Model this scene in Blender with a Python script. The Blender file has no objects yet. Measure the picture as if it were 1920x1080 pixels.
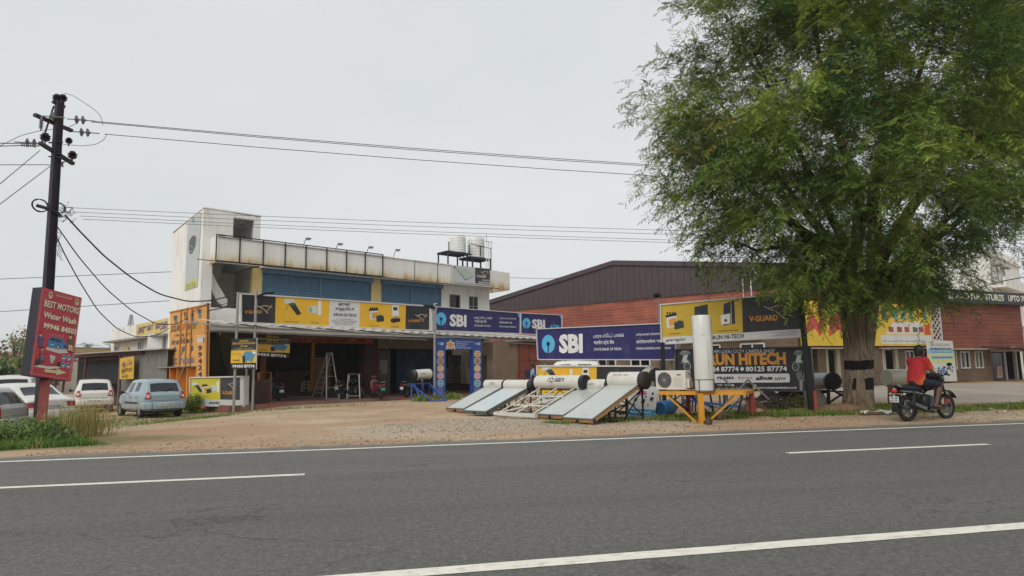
import bpy, bmesh, math, random
import numpy as np
from mathutils import Vector as V, Matrix
PI=math.pi; R=math.radians
random.seed(7); RNG=np.random.default_rng(7)
sc=bpy.context.scene; COL=sc.collection
# ---------------- camera ----------------
FPX=1250.0; CH=1.29; PIT=math.atan(153/1250); ROL=0.016
Fw=V((0,math.cos(PIT),math.sin(PIT))); R0=V((1,0,0)); U0=V((0,-math.sin(PIT),math.cos(PIT)))
Rw=R0*math.cos(ROL)-U0*math.sin(ROL); Uw=U0*math.cos(ROL)+R0*math.sin(ROL); CAM=V((0,0,CH))
cd=bpy.data.cameras.new('camera'); cam=bpy.data.objects.new('camera',cd); COL.objects.link(cam)
cam.matrix_world=Matrix(((Rw.x,Uw.x,-Fw.x,0),(Rw.y,Uw.y,-Fw.y,0),(Rw.z,Uw.z,-Fw.z,CH),(0,0,0,1)))
cd.sensor_width=36; cd.lens=36*FPX/1920; cd.clip_start=.1; cd.clip_end=3000; sc.camera=cam
# ---------------- light ----------------
w=bpy.data.worlds.new('World'); sc.world=w; w.use_nodes=True
nt=w.node_tree; N=nt.nodes; L=nt.links; N.clear()
SUN_EL=R(42); SUN_AZ=R(205)   # azimuth measured from +Y clockwise: behind the camera, a little to its left
out=N.new('ShaderNodeOutputWorld'); bg=N.new('ShaderNodeBackground')
sky=N.new('ShaderNodeTexSky'); sky.sky_type='NISHITA'; sky.sun_disc=False; sky.sun_elevation=SUN_EL; sky.sun_rotation=SUN_AZ
sky.dust_density=6; sky.air_density=1.5
# thick overcast: the sky colour is veiled by a nearly even cloud layer
tc=N.new('ShaderNodeTexCoord'); mp=N.new('ShaderNodeMapping'); mp.inputs['Scale'].default_value=(1,1,2.5)
nz=N.new('ShaderNodeTexNoise'); nz.inputs['Scale'].default_value=1.3; nz.inputs['Detail'].default_value=4
cr=N.new('ShaderNodeValToRGB'); cr.color_ramp.elements[0].position=.3; cr.color_ramp.elements[0].color=(5.95,6.25,6.4,1)
cr.color_ramp.elements[1].position=.75; cr.color_ramp.elements[1].color=(7.0,7.18,7.2,1)
mx=N.new('ShaderNodeMix'); mx.data_type='RGBA'; mx.inputs['Factor'].default_value=.93
L.new(tc.outputs['Generated'],mp.inputs[0]); L.new(mp.outputs[0],nz.inputs['Vector']); L.new(nz.outputs['Fac'],cr.inputs[0])
L.new(sky.outputs[0],mx.inputs['A']); L.new(cr.outputs[0],mx.inputs['B']); L.new(mx.outputs['Result'],bg.inputs[0])
bg.inputs[1].default_value=.10; L.new(bg.outputs[0],out.inputs[0])
sl=bpy.data.lights.new('sun','SUN'); sl.energy=1.5; sl.angle=R(50); sl.color=(1,.97,.92)
so=bpy.data.objects.new('sun',sl); COL.objects.link(so)
sd=V((math.sin(SUN_AZ)*math.cos(SUN_EL),math.cos(SUN_AZ)*math.cos(SUN_EL),math.sin(SUN_EL)))
so.rotation_euler=sd.to_track_quat('Z','Y').to_euler(); so.location=(0,-20,40)
sc.view_settings.view_transform='Standard'; sc.view_settings.look='None'; sc.view_settings.exposure=0.24; sc.view_settings.gamma=1
# ---------------- picture rays to places ----------------
def ray(x,y): return Fw*FPX+Rw*(x-960)-Uw*(y-540)
def G(x,y,z=0): r=ray(x,y); return CAM+r*((z-CH)/r.z)
def at(x,y,D): r=ray(x,y); return CAM+r*(D/r.y)
def U2(deg): return V((math.cos(R(deg)),math.sin(R(deg)),0))
class Frame:          # local frame of a facade: x along it, y into it, z up
    def __init__(s,o,deg):
        s.o=V((o[0],o[1],0)); s.deg=deg; s.u=U2(deg); s.n=V((-s.u.y,s.u.x,0))
    def pl(s,x,y,off=0):
        r=ray(x,y); t=(off-(CAM-s.o).dot(s.n))/r.dot(s.n); q=CAM+r*t
        return ((q-s.o).dot(s.u),q.z)
    def w(s,x,y,z=0): return s.o+s.u*x+s.n*y+V((0,0,z))
# ---------------- materials ----------------
def C(h): 
    h=h.lstrip('#'); return tuple(((int(h[i:i+2],16)/255+.055)/1.055)**2.4 if int(h[i:i+2],16)>10 else int(h[i:i+2],16)/255/12.92 for i in (0,2,4))
MATS={}
def mat(name,col=None,rough=.6,metal=0,var=.12,scale=2.0,stretch=(1,1,1),dirt=None,bump=0,bscale=25,emit=None,coat=0,trans=0):
    if name in MATS: return MATS[name]
    m=bpy.data.materials.new(name); m.use_nodes=True; MATS[name]=m
    if isinstance(col,str): col=C(col)
    nt=m.node_tree; N=nt.nodes; L=nt.links; b=N['Principled BSDF']
    b.inputs['Roughness'].default_value=rough; b.inputs['Metallic'].default_value=metal
    if coat: b.inputs['Coat Weight'].default_value=coat; b.inputs['Coat Roughness'].default_value=.08
    tc=N.new('ShaderNodeTexCoord'); mp=N.new('ShaderNodeMapping'); mp.inputs['Scale'].default_value=stretch
    L.new(tc.outputs['Object'],mp.inputs[0])
    n=N.new('ShaderNodeTexNoise'); n.inputs['Scale'].default_value=scale; n.inputs['Detail'].default_value=6; n.inputs['Roughness'].default_value=.6
    L.new(mp.outputs[0],n.inputs['Vector'])
    r=N.new('ShaderNodeValToRGB'); r.color_ramp.elements[0].position=.3; r.color_ramp.elements[1].position=.7
    r.color_ramp.elements[0].color=tuple(c*(1-var) for c in col)+(1,); r.color_ramp.elements[1].color=tuple(min(1,c*(1+var)) for c in col)+(1,)
    L.new(n.outputs['Fac'],r.inputs[0]); last=r.outputs[0]
    if dirt:
        dc,amt,dsc,dst=dirt
        if isinstance(dc,str): dc=C(dc)
        mp2=N.new('ShaderNodeMapping'); mp2.inputs['Scale'].default_value=dst; L.new(tc.outputs['Object'],mp2.inputs[0])
        n2=N.new('ShaderNodeTexNoise'); n2.inputs['Scale'].default_value=dsc; n2.inputs['Detail'].default_value=8; n2.inputs['Roughness'].default_value=.7
        L.new(mp2.outputs[0],n2.inputs['Vector'])
        r2=N.new('ShaderNodeValToRGB'); r2.color_ramp.elements[0].position=.5; r2.color_ramp.elements[1].position=.72
        r2.color_ramp.elements[0].color=(0,0,0,1); r2.color_ramp.elements[1].color=(amt,amt,amt,1); L.new(n2.outputs['Fac'],r2.inputs[0])
        x=N.new('ShaderNodeMix'); x.data_type='RGBA'; L.new(r2.outputs[0],x.inputs['Factor']); L.new(last,x.inputs['A']); x.inputs['B'].default_value=(*dc,1); last=x.outputs['Result']
    L.new(last,b.inputs['Base Color'])
    if bump:
        n3=N.new('ShaderNodeTexNoise'); n3.inputs['Scale'].default_value=bscale; n3.inputs['Detail'].default_value=5; L.new(tc.outputs['Object'],n3.inputs['Vector'])
        bp=N.new('ShaderNodeBump'); bp.inputs['Strength'].default_value=bump; bp.inputs['Distance'].default_value=.02; L.new(n3.outputs['Fac'],bp.inputs['Height']); L.new(bp.outputs[0],b.inputs['Normal'])
    if emit: b.inputs['Emission Color'].default_value=(*(C(emit[0]) if isinstance(emit[0],str) else emit[0]),1); b.inputs['Emission Strength'].default_value=emit[1]
    if trans:
        t=N.new('ShaderNodeBsdfTranslucent'); L.new(last,t.inputs[0]); a=N.new('ShaderNodeMixShader'); a.inputs[0].default_value=trans
        L.new(b.outputs[0],a.inputs[1]); L.new(t.outputs[0],a.inputs[2]); L.new(a.outputs[0],N['Material Output'].inputs[0])
    return m
def paint(h,rough=.5):   # printed or painted colour
    return mat('paint_'+h.lstrip('#'),h,rough=rough,var=.07,scale=1.3,dirt=('#8a8378',.16,2.2,(1,1,.5)),bump=.12,bscale=1.6)
def brick(name,c1,c2,mortar,bw,bh,msize=.012,var=1.0,rough=.8,ax='XZ'):
    if name in MATS: return MATS[name]
    m=bpy.data.materials.new(name); m.use_nodes=True; MATS[name]=m
    nt=m.node_tree; N=nt.nodes; L=nt.links; b=N['Principled BSDF']; b.inputs['Roughness'].default_value=rough
    tc=N.new('ShaderNodeTexCoord'); s=N.new('ShaderNodeSeparateXYZ'); c=N.new('ShaderNodeCombineXYZ'); L.new(tc.outputs['Object'],s.inputs[0])
    L.new(s.outputs[ax[0]],c.inputs[0]); L.new(s.outputs[ax[1]],c.inputs[1])
    t=N.new('ShaderNodeTexBrick'); t.inputs['Scale'].default_value=1; t.inputs['Brick Width'].default_value=bw; t.inputs['Row Height'].default_value=bh
    t.inputs['Mortar Size'].default_value=msize; t.inputs['Mortar Smooth'].default_value=.3; t.inputs['Bias'].default_value=0
    t.inputs['Color1'].default_value=(*C(c1),1); t.inputs['Color2'].default_value=(*C(c2),1); t.inputs['Mortar'].default_value=(*C(mortar),1)
    L.new(c.outputs[0],t.inputs['Vector'])
    n=N.new('ShaderNodeTexNoise'); n.inputs['Scale'].default_value=.7; n.inputs['Detail'].default_value=8; L.new(tc.outputs['Object'],n.inputs['Vector'])
    r=N.new('ShaderNodeValToRGB'); r.color_ramp.elements[0].position=.3; r.color_ramp.elements[0].color=(.72,.72,.72,1); r.color_ramp.elements[1].position=.7; r.color_ramp.elements[1].color=(1.1,1.08,1.05,1)
    L.new(n.outputs['Fac'],r.inputs[0])
    x=N.new('ShaderNodeMix'); x.data_type='RGBA'; x.blend_type='MULTIPLY'; x.inputs['Factor'].default_value=var; L.new(t.outputs['Color'],x.inputs['A']); L.new(r.outputs[0],x.inputs['B'])
    L.new(x.outputs['Result'],b.inputs['Base Color'])
    bp=N.new('ShaderNodeBump'); bp.inputs['Strength'].default_value=.5; bp.inputs['Distance'].default_value=.01; bp.invert=True; L.new(t.outputs['Fac'],bp.inputs['Height']); L.new(bp.outputs[0],b.inputs['Normal'])
    return m
# ---------------- objects ----------------
def tag(o,label=None,cat=None,group=None,kind=None):
    if label: o['label']=label
    if cat: o['category']=cat
    if group: o['group']=group
    if kind: o['kind']=kind
    return o
def thing(name,label,cat,loc=(0,0,0),deg=0,group=None,scale=1):
    o=bpy.data.objects.new(name,None); COL.objects.link(o); o.location=loc; o.rotation_euler=(0,0,R(deg)); o.scale=(scale,)*3
    o.empty_display_size=.2; o['Minv']=[c for row in (Matrix.Translation(V(loc))@Matrix.Rotation(R(deg),4,'Z')@Matrix.Scale(scale,4)).inverted() for c in row]
    return tag(o,label,cat,group)
def root(o):
    while o.parent: o=o.parent
    return o
def minv(o):
    a=list(root(o).get('Minv',[1,0,0,0,0,1,0,0,0,0,1,0,0,0,0,1])); return Matrix((a[0:4],a[4:8],a[8:12],a[12:16]))
def copy_tree(o,parent=None):
    c=o.copy(); COL.objects.link(c); c.parent=parent
    for ch in list(o.children): copy_tree(ch,c)
    return c
class MB:
    def __init__(s,m=None): s.v=[]; s.f=[]; s.mi=[]; s.ms=[]; s.cur=0; s.uses(m) if m else None
    def uses(s,m):
        if m not in s.ms: s.ms.append(m)
        s.cur=s.ms.index(m); return s
    def add(s,vs,fs):
        k=len(s.v); s.v+= [V(p) for p in vs]; s.f+=[tuple(i+k for i in f) for f in fs]; s.mi+=[s.cur]*len(fs); return s
    def box(s,a,b,M=None):
        x0,y0,z0=a; x1,y1,z1=b
        p=[V(q) for q in ((x0,y0,z0),(x1,y0,z0),(x1,y1,z0),(x0,y1,z0),(x0,y0,z1),(x1,y0,z1),(x1,y1,z1),(x0,y1,z1))]
        if M: p=[M@q for q in p]
        return s.add(p,[(0,3,2,1),(4,5,6,7),(0,1,5,4),(1,2,6,5),(2,3,7,6),(3,0,4,7)])
    def cbox(s,c,d,M=None): return s.box([c[i]-d[i]/2 for i in range(3)],[c[i]+d[i]/2 for i in range(3)],M)
    def bar(s,a,b,w,h=None,up=V((0,0,1))):
        a=V(a); b=V(b); h=h or w; d=(b-a).normalized()
        if abs(d.dot(up))>.98: up=V((0,1,0))
        x=d.cross(up).normalized()*(w/2); y=x.cross(d).normalized()*(h/2)
        p=[a-x-y,a+x-y,a+x+y,a-x+y,b-x-y,b+x-y,b+x+y,b-x+y]
        return s.add(p,[(0,1,2,3),(7,6,5,4),(0,4,5,1),(1,5,6,2),(2,6,7,3),(3,7,4,0)])
    def tube(s,pts,r,n=8,caps=True):
        pts=[V(p) for p in pts]; m=len(pts); rs=r if isinstance(r,(list,tuple)) else [r]*m; ring=[]
        ref=V((0,0,1)); d0=(pts[-1]-pts[0])
        if d0.length and abs(d0.normalized().z)>.9: ref=V((0,1,0))
        for i,p in enumerate(pts):
            d=(pts[min(i+1,m-1)]-pts[max(i-1,0)]).normalized()
            x=d.cross(ref)
            if x.length<1e-4: x=d.cross(V((1,0,0)))
            x.normalize(); y=x.cross(d)
            ring+=[p+(x*math.cos(2*PI*k/n)+y*math.sin(2*PI*k/n))*rs[i] for k in range(n)]
        f=[(i*n+k,i*n+(k+1)%n,(i+1)*n+(k+1)%n,(i+1)*n+k) for i in range(m-1) for k in range(n)]
        if caps: f+=[tuple(range(n))[::-1],tuple(range((m-1)*n,m*n))]
        return s.add(ring,f)
    def lathe(s,c,axis,prof,n=24):      # prof: (distance along axis, radius)
        axis=V(axis).normalized(); c=V(c); x=axis.orthogonal().normalized(); y=axis.cross(x); m=len(prof)
        ring=[c+axis*a+(x*math.cos(2*PI*k/n)+y*math.sin(2*PI*k/n))*r for a,r in prof for k in range(n)]
        f=[(i*n+k,i*n+(k+1)%n,(i+1)*n+(k+1)%n,(i+1)*n+k) for i in range(m-1) for k in range(n)]
        f+=[tuple(range(n))[::-1],tuple(range((m-1)*n,m*n))]
        return s.add(ring,f)
    def ball(s,c,r,n=12,m=8,sc3=(1,1,1)):
        c=V(c); vs=[]; 
        for i in range(m+1):
            t=PI*i/m
            for k in range(n): vs.append(c+V((r*sc3[0]*math.sin(t)*math.cos(2*PI*k/n),r*sc3[1]*math.sin(t)*math.sin(2*PI*k/n),r*sc3[2]*math.cos(t))))
        return s.add(vs,[(i*n+k,(i+1)*n+k,(i+1)*n+(k+1)%n,i*n+(k+1)%n) for i in range(m) for k in range(n)])
    def poly(s,pts): return s.add(pts,[tuple(range(len(pts)))])
    def prism(s,pts,d):
        d=V(d); n=len(pts); pts=[V(p) for p in pts]
        return s.add(pts+[p+d for p in pts],[tuple(range(n))[::-1],tuple(range(n,2*n))]+[(i,(i+1)%n,n+(i+1)%n,n+i) for i in range(n)])
    def build(s,name,parent=None,world=False,smooth=0,sub=0,bevel=0,solid=0,fix=True):
        me=bpy.data.meshes.new(name); Mi=minv(parent) if (world and parent) else None
        vs=[(Mi@p) if Mi else p for p in s.v]; me.from_pydata(vs,[],s.f)
        for m in s.ms: me.materials.append(m)
        me.polygons.foreach_set('material_index',s.mi); me.update()
        if fix:
            bm=bmesh.new(); bm.from_mesh(me); bmesh.ops.recalc_face_normals(bm,faces=bm.faces); bm.to_mesh(me); bm.free()
        o=bpy.data.objects.new(name,me); COL.objects.link(o)
        if parent: o.parent=parent
        if sub or bevel or solid:
            if solid: q=o.modifiers.new('s','SOLIDIFY'); q.thickness=solid
            if bevel: q=o.modifiers.new('b','BEVEL'); q.width=bevel; q.segments=2; q.limit_method='ANGLE'
            if sub: q=o.modifiers.new('u','SUBSURF'); q.levels=sub; q.render_levels=sub
            bake(o)
        if smooth:
            o.data.shade_smooth()
            if smooth<179: o.data.set_sharp_from_angle(angle=R(smooth))
        return o
def bake(o):
    bpy.context.view_layer.update(); dg=bpy.context.evaluated_depsgraph_get()
    me=bpy.data.meshes.new_from_object(o.evaluated_get(dg)); o.modifiers.clear(); o.data=me
# ---------------- flat artwork on a sign's own plane ----------------
_tc={}
def textmesh(s,bold):
    k=(s,bold)
    if k in _tc: return _tc[k]
    cu=bpy.data.curves.new('t','FONT'); cu.body=s; cu.size=1; cu.resolution_u=2; cu.offset=bold
    o=bpy.data.objects.new('t',cu); COL.objects.link(o); bpy.context.view_layer.update()
    me=o.to_mesh(); vs=[V(v.co) for v in me.vertices]; fs=[tuple(p.vertices) for p in me.polygons]; o.to_mesh_clear()
    bpy.data.objects.remove(o); bpy.data.curves.remove(cu); _tc[k]=(vs,fs); return _tc[k]
class Plane:
    def __init__(s,xl,Dl,xr,Dr,off=0,y=600):
        a=at(xl,y,Dl); b=at(xr,y,Dr); s.A=V((a.x,a.y,0)); B=V((b.x,b.y,0)); s.u=(B-s.A).normalized(); s.n=V((s.u.y,-s.u.x,0))
        if s.n.dot(CAM-s.A)<0: s.n=-s.n
        s.A+=s.n*off; s.lay=0; s.mb=MB()
    @classmethod
    def of(cls,fr,off=0):
        p=cls.__new__(cls); p.u=fr.u; p.n=-fr.n; p.A=fr.o+fr.n*off; p.lay=0; p.mb=MB(); return p
    def loc(s,x,y):
        r=ray(x,y); q=CAM+r*((s.A-CAM).dot(s.n)/r.dot(s.n)); return V(((q-s.A).dot(s.u),q.z))
    def w(s,a,off=0): return s.A+s.u*a[0]+V((0,0,a[1]))+s.n*off
    def pw(s,x,y,off=0): return s.w(s.loc(x,y),off)
    def poly(s,col,pts,lay=1):
        m=paint(col) if isinstance(col,str) else col; s.mb.uses(m); s.mb.poly([s.pw(x,y,.003*lay) for x,y in pts]); return s
    def rect(s,col,x0,y0,x1,y1,x2=None,y2=None,x3=None,y3=None,lay=1):   # TL TR BR BL
        if x2 is None: return s.poly(col,[(x0,y0),(x1,y0),(x1,y1),(x0,y1)],lay)
        return s.poly(col,[(x0,y0),(x1,y1),(x2,y2),(x3,y3)],lay)
    def line(s,col,pts,wd,lay=2):       # wd in metres
        m=paint(col) if isinstance(col,str) else col; s.mb.uses(m); P=[s.loc(*p) for p in pts]; k=len(P); Lf=[];Rt=[]
        for i,p in enumerate(P):
            d=(P[min(i+1,k-1)]-P[max(i-1,0)]).normalized(); nn=V((-d.y,d.x))*wd/2*(.35 if i in(0,k-1) else 1); Lf.append(s.w(p+nn,.003*lay)); Rt.append(s.w(p-nn,.003*lay))
        for i in range(k-1): s.mb.poly([Rt[i],Rt[i+1],Lf[i+1],Lf[i]])
        return s
    def disc(s,col,x,y,rx,ry=None,lay=2,n=20,a0=0,a1=360):
        ry=ry or rx; return s.poly(col,[(x+rx*math.cos(R(a0+(a1-a0)*k/n)),y+ry*math.sin(R(a0+(a1-a0)*k/n))) for k in range(n)],lay)
    def text(s,col,t,x0,y0,x1,y1,h,bold=.0,lay=3,sh=0):    # baseline from (x0,y0) to (x1,y1), capital height h pixels
        vs,fs=textmesh(t,bold)
        if not vs: return s
        a=s.loc(x0,y0); b=s.loc(x1,y1); top=s.loc(x0,y0-h); d=b-a; wd=d.length; d.normalize(); nn=V((-d.y,d.x)); hh=(top-a).length
        mnx=min(v.x for v in vs); mxx=max(v.x for v in vs); sx=wd/(mxx-mnx); sy=hh/.729
        m=paint(col) if isinstance(col,str) else col; s.mb.uses(m)
        s.mb.add([s.w(a+d*((v.x-mnx)*sx+v.y*sh*sy)+nn*(v.y*sy),.003*lay) for v in vs],fs); return s
    def done(s,name,parent): return s.mb.build(name,parent,world=True,fix=False)
    def slab(s,name,parent,m,c4,th,off=0,bevel=0):      # c4 = TL TR BR BL picture corners
        mb=MB(m); mb.prism([s.pw(x,y,off) for x,y in c4],-s.n*th); return mb.build(name,parent,world=True,bevel=bevel)
    def border(s,name,parent,m,c4,wd,th=.05,off=.02):
        mb=MB(m); P=[s.pw(x,y,off-th/2) for x,y in c4]
        for i in range(4): mb.bar(P[i],P[(i+1)%4],wd if i%2 else th,th if i%2 else wd) if 0 else mb.bar(P[i],P[(i+1)%4],wd,wd)
        return mb.build(name,parent,world=True)
def group_sign(name,label,cat,pl,x,y,group=None):
    p=pl.pw(x,y); return thing(name,label,cat,(p.x,p.y,0),0,group)
# ================= ground and road =================
def sst(a,b,x):
    t=np.clip((x-a)/(b-a),0,1); return t*t*(3-2*t)
def vnoise(x,y,s,seed=0):
    x=np.asarray(x,float)/s; y=np.asarray(y,float)/s; xi=np.floor(x).astype(int); yi=np.floor(y).astype(int); fx=x-xi; fy=y-yi; fx=fx*fx*(3-2*fx); fy=fy*fy*(3-2*fy)
    h=lambda i,j:(np.sin((i*127.1+j*311.7+seed*17.3))*43758.5453)%1
    return (h(xi,yi)*(1-fx)+h(xi+1,yi)*fx)*(1-fy)+(h(xi,yi+1)*(1-fx)+h(xi+1,yi+1)*fx)*fy
RD=Frame((0,4.69),11.2)
def roadq(x,y): return -(x-0)*math.sin(R(11.2))+(y-4.69)*math.cos(R(11.2))
def gz(x,y):
    x=np.asarray(x,float); y=np.asarray(y,float); q=roadq(x,y)
    z=-.03+0*x
    z=z+(.04*(vnoise(x,y,1.7)-.5)+.05*(vnoise(x,y,4,3)-.4)+.02*(vnoise(x,y,.6,5)-.5))*sst(8,9.2,q)*(1-sst(40,60,y))
    z=z-.26*(1-sst(-12.5,-9,x))*sst(13.2,15.5,y)*(1-.45*sst(20,24,y))-.08*(1-sst(-10.5,-6.5,x))*sst(20,24,y)
    z=z+.16*np.exp(-((x-9.9)**2+(y-19.3)**2)/3.5)+.05*sst(8.2,9.5,q)*(1-sst(12,14,q))*sst(3,7,x)
    z=z*(1-sst(26,28,y)*sst(-11,-9,x)*(1-sst(0,2,x)))-.03*sst(26,28,y)*sst(-11,-9,x)*(1-sst(0,2,x))
    return z
def gzf(x,y): return float(gz(x,y))
xs=np.concatenate([np.linspace(-900,-60,15)[:-1],np.arange(-60,-22,2),np.arange(-22,40,.25),np.arange(40,70,2),np.linspace(70,900,15)])
ys=np.concatenate([np.linspace(-300,-14,8)[:-1],np.arange(-14,8,1.5),np.arange(8,36,.25),np.arange(36,80,2),np.linspace(80,1400,14)])
X,Y=np.meshgrid(xs,ys); Z=gz(X,Y); nx,ny=len(xs),len(ys)
vv=np.stack([X.ravel(),Y.ravel(),Z.ravel()],1); ii=np.arange(nx*ny).reshape(ny,nx)
ff=np.stack([ii[:-1,:-1].ravel(),ii[:-1,1:].ravel(),ii[1:,1:].ravel(),ii[1:,:-1].ravel()],1)
def npmesh(name,vv,ff,mats,mi=None,kind=None,label=None,cat=None,parent=None,smooth=False,group=None):
    me=bpy.data.meshes.new(name); k=ff.shape[1]; me.vertices.add(len(vv)); me.vertices.foreach_set('co',vv.astype(np.float32).ravel())
    me.loops.add(ff.size); me.loops.foreach_set('vertex_index',ff.astype(np.int32).ravel()); me.polygons.add(len(ff))
    me.polygons.foreach_set('loop_start',np.arange(0,ff.size,k,dtype=np.int32)); me.polygons.foreach_set('loop_total',np.full(len(ff),k,np.int32))
    for m in mats: me.materials.append(m)
    if mi is not None: me.polygons.foreach_set('material_index',mi.astype(np.int32))
    me.update(calc_edges=True)
    if smooth: me.shade_smooth()
    o=bpy.data.objects.new(name,me); COL.objects.link(o); o.parent=parent; return tag(o,label,cat,group,kind)
def ground_mat():
    m=bpy.data.materials.new('dirt_ground'); m.use_nodes=True; nt=m.node_tree; N=nt.nodes; L=nt.links; b=N['Principled BSDF']; b.inputs['Roughness'].default_value=.95
    g=N.new('ShaderNodeNewGeometry'); P=g.outputs['Position']
    def noise(sc,det=6,ro=.6,st=None):
        n=N.new('ShaderNodeTexNoise'); n.inputs['Scale'].default_value=sc; n.inputs['Detail'].default_value=det; n.inputs['Roughness'].default_value=ro
        if st:
            mp=N.new('ShaderNodeMapping'); mp.inputs['Scale'].default_value=st[0]; mp.inputs['Rotation'].default_value=(0,0,R(st[1])); L.new(P,mp.inputs[0]); L.new(mp.outputs[0],n.inputs['Vector'])
        else: L.new(P,n.inputs['Vector'])
        return n.outputs['Fac']
    def ramp(i,*st):
        r=N.new('ShaderNodeValToRGB'); e=r.color_ramp.elements
        while len(e)<len(st): e.new(.5)
        for k,(p,c) in enumerate(st): e[k].position=p; e[k].color=(*(C(c) if isinstance(c,str) else (c,c,c)),1)
        L.new(i,r.inputs[0]); return r.outputs[0]
    def mix(f,a,bb,mode='MIX'):
        x=N.new('ShaderNodeMix'); x.data_type='RGBA'; x.blend_type=mode
        if isinstance(f,float): x.inputs['Factor'].default_value=f
        else: L.new(f,x.inputs['Factor'])
        for s,k in ((a,'A'),(bb,'B')):
            if isinstance(s,tuple): x.inputs[k].default_value=s
            else: L.new(s,x.inputs[k])
        return x.outputs['Result']
    def area(c,rad,soft,sx=1,sy=1,rot=0,wob=1.2):   # a patch of ground round a place, with a ragged outline
        mp=N.new('ShaderNodeMapping'); mp.vector_type='TEXTURE'; mp.inputs['Location'].default_value=(c[0],c[1],0); mp.inputs['Rotation'].default_value=(0,0,R(rot)); mp.inputs['Scale'].default_value=(rad*sx,rad*sy,1e4); L.new(P,mp.inputs[0])
        d=N.new('ShaderNodeVectorMath'); d.operation='LENGTH'; L.new(mp.outputs[0],d.inputs[0])
        a=N.new('ShaderNodeMath'); a.operation='MULTIPLY_ADD'; L.new(noise(.9,6),a.inputs[0]); a.inputs[1].default_value=wob; L.new(d.outputs['Value'],a.inputs[2])
        return ramp(a.outputs[0],(max(0,(.5*wob+1-soft))/3,1.),(min(1,(.5*wob+1+soft)/3),0.)) if 0 else thr(a.outputs[0],.5*wob+1-soft,.5*wob+1+soft)
    def thr(i,a,bb):
        q=N.new('ShaderNodeMapRange'); q.interpolation_type='SMOOTHSTEP'; q.inputs['From Min'].default_value=a; q.inputs['From Max'].default_value=bb; q.inputs['To Min'].default_value=1; q.inputs['To Max'].default_value=0; L.new(i,q.inputs['Value']); return q.outputs['Result']
    base=ramp(noise(.35,8,.65),(.3,'#9f8a6f'),(.48,'#b29b7e'),(.7,'#c4b299'))
    tracks=ramp(noise(1.0,6,.7,((.10,2.6,1),-24)),(.38,.72),(.46,.98),(.52,.86),(.62,1.08))
    base=mix(.8,base,tracks,'MULTIPLY')
    red=ramp(noise(.22,5),(.44,0.),(.62,.75)); base=mix(red,base,(*C('#a27c5d'),1))
    grav=area((1.0,16.9),1,.5,4.8,2.0,18); gcol=ramp(noise(38,4,.8),(.3,'#857868'),(.5,'#a89a88'),(.72,'#cbc2b3'))
    base=mix(grav,base,gcol)
    fine=ramp(noise(70,3,.8),(.25,.68),(.5,1.0),(.75,1.18)); base=mix(.75,base,fine,'MULTIPLY')
    conc=area((24,31),1,.12,13,11.5,25,.3); ccol=ramp(noise(.5,8,.7,((1,.35,1),-25)),(.3,'#97897b'),(.5,'#a99c8f'),(.7,'#b9afa4')); base=mix(conc,base,ccol)
    for c,r1,r2,rot,am in (((8.6,18.6),5.0,1.3,8,.75),((-10.5,13.7),3.6,1.6,11,.9),((15.5,19.5),5.0,1.1,14,.7),((1.9,17.3),1.6,.8,-40,.5),((25,22.5),6,1.2,14,.6)):
        ar=area(c,1,.35,r1,r2,rot,1.0); gm=mix(ar,(0,0,0,1),(am,am,am,1)); base=mix(gm,base,ramp(noise(3,7,.7),(.35,'#5d5a30'),(.55,'#6f6438'),(.7,'#8a7050')))
    L.new(base,b.inputs['Base Color'])
    bp=N.new('ShaderNodeBump'); bp.inputs['Strength'].default_value=.7; bp.inputs['Distance'].default_value=.03; L.new(noise(22,7,.7),bp.inputs['Height']); L.new(bp.outputs[0],b.inputs['Normal'])
    return m
npmesh('ground',vv,ff,[ground_mat()],kind='structure',smooth=True)
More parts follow.
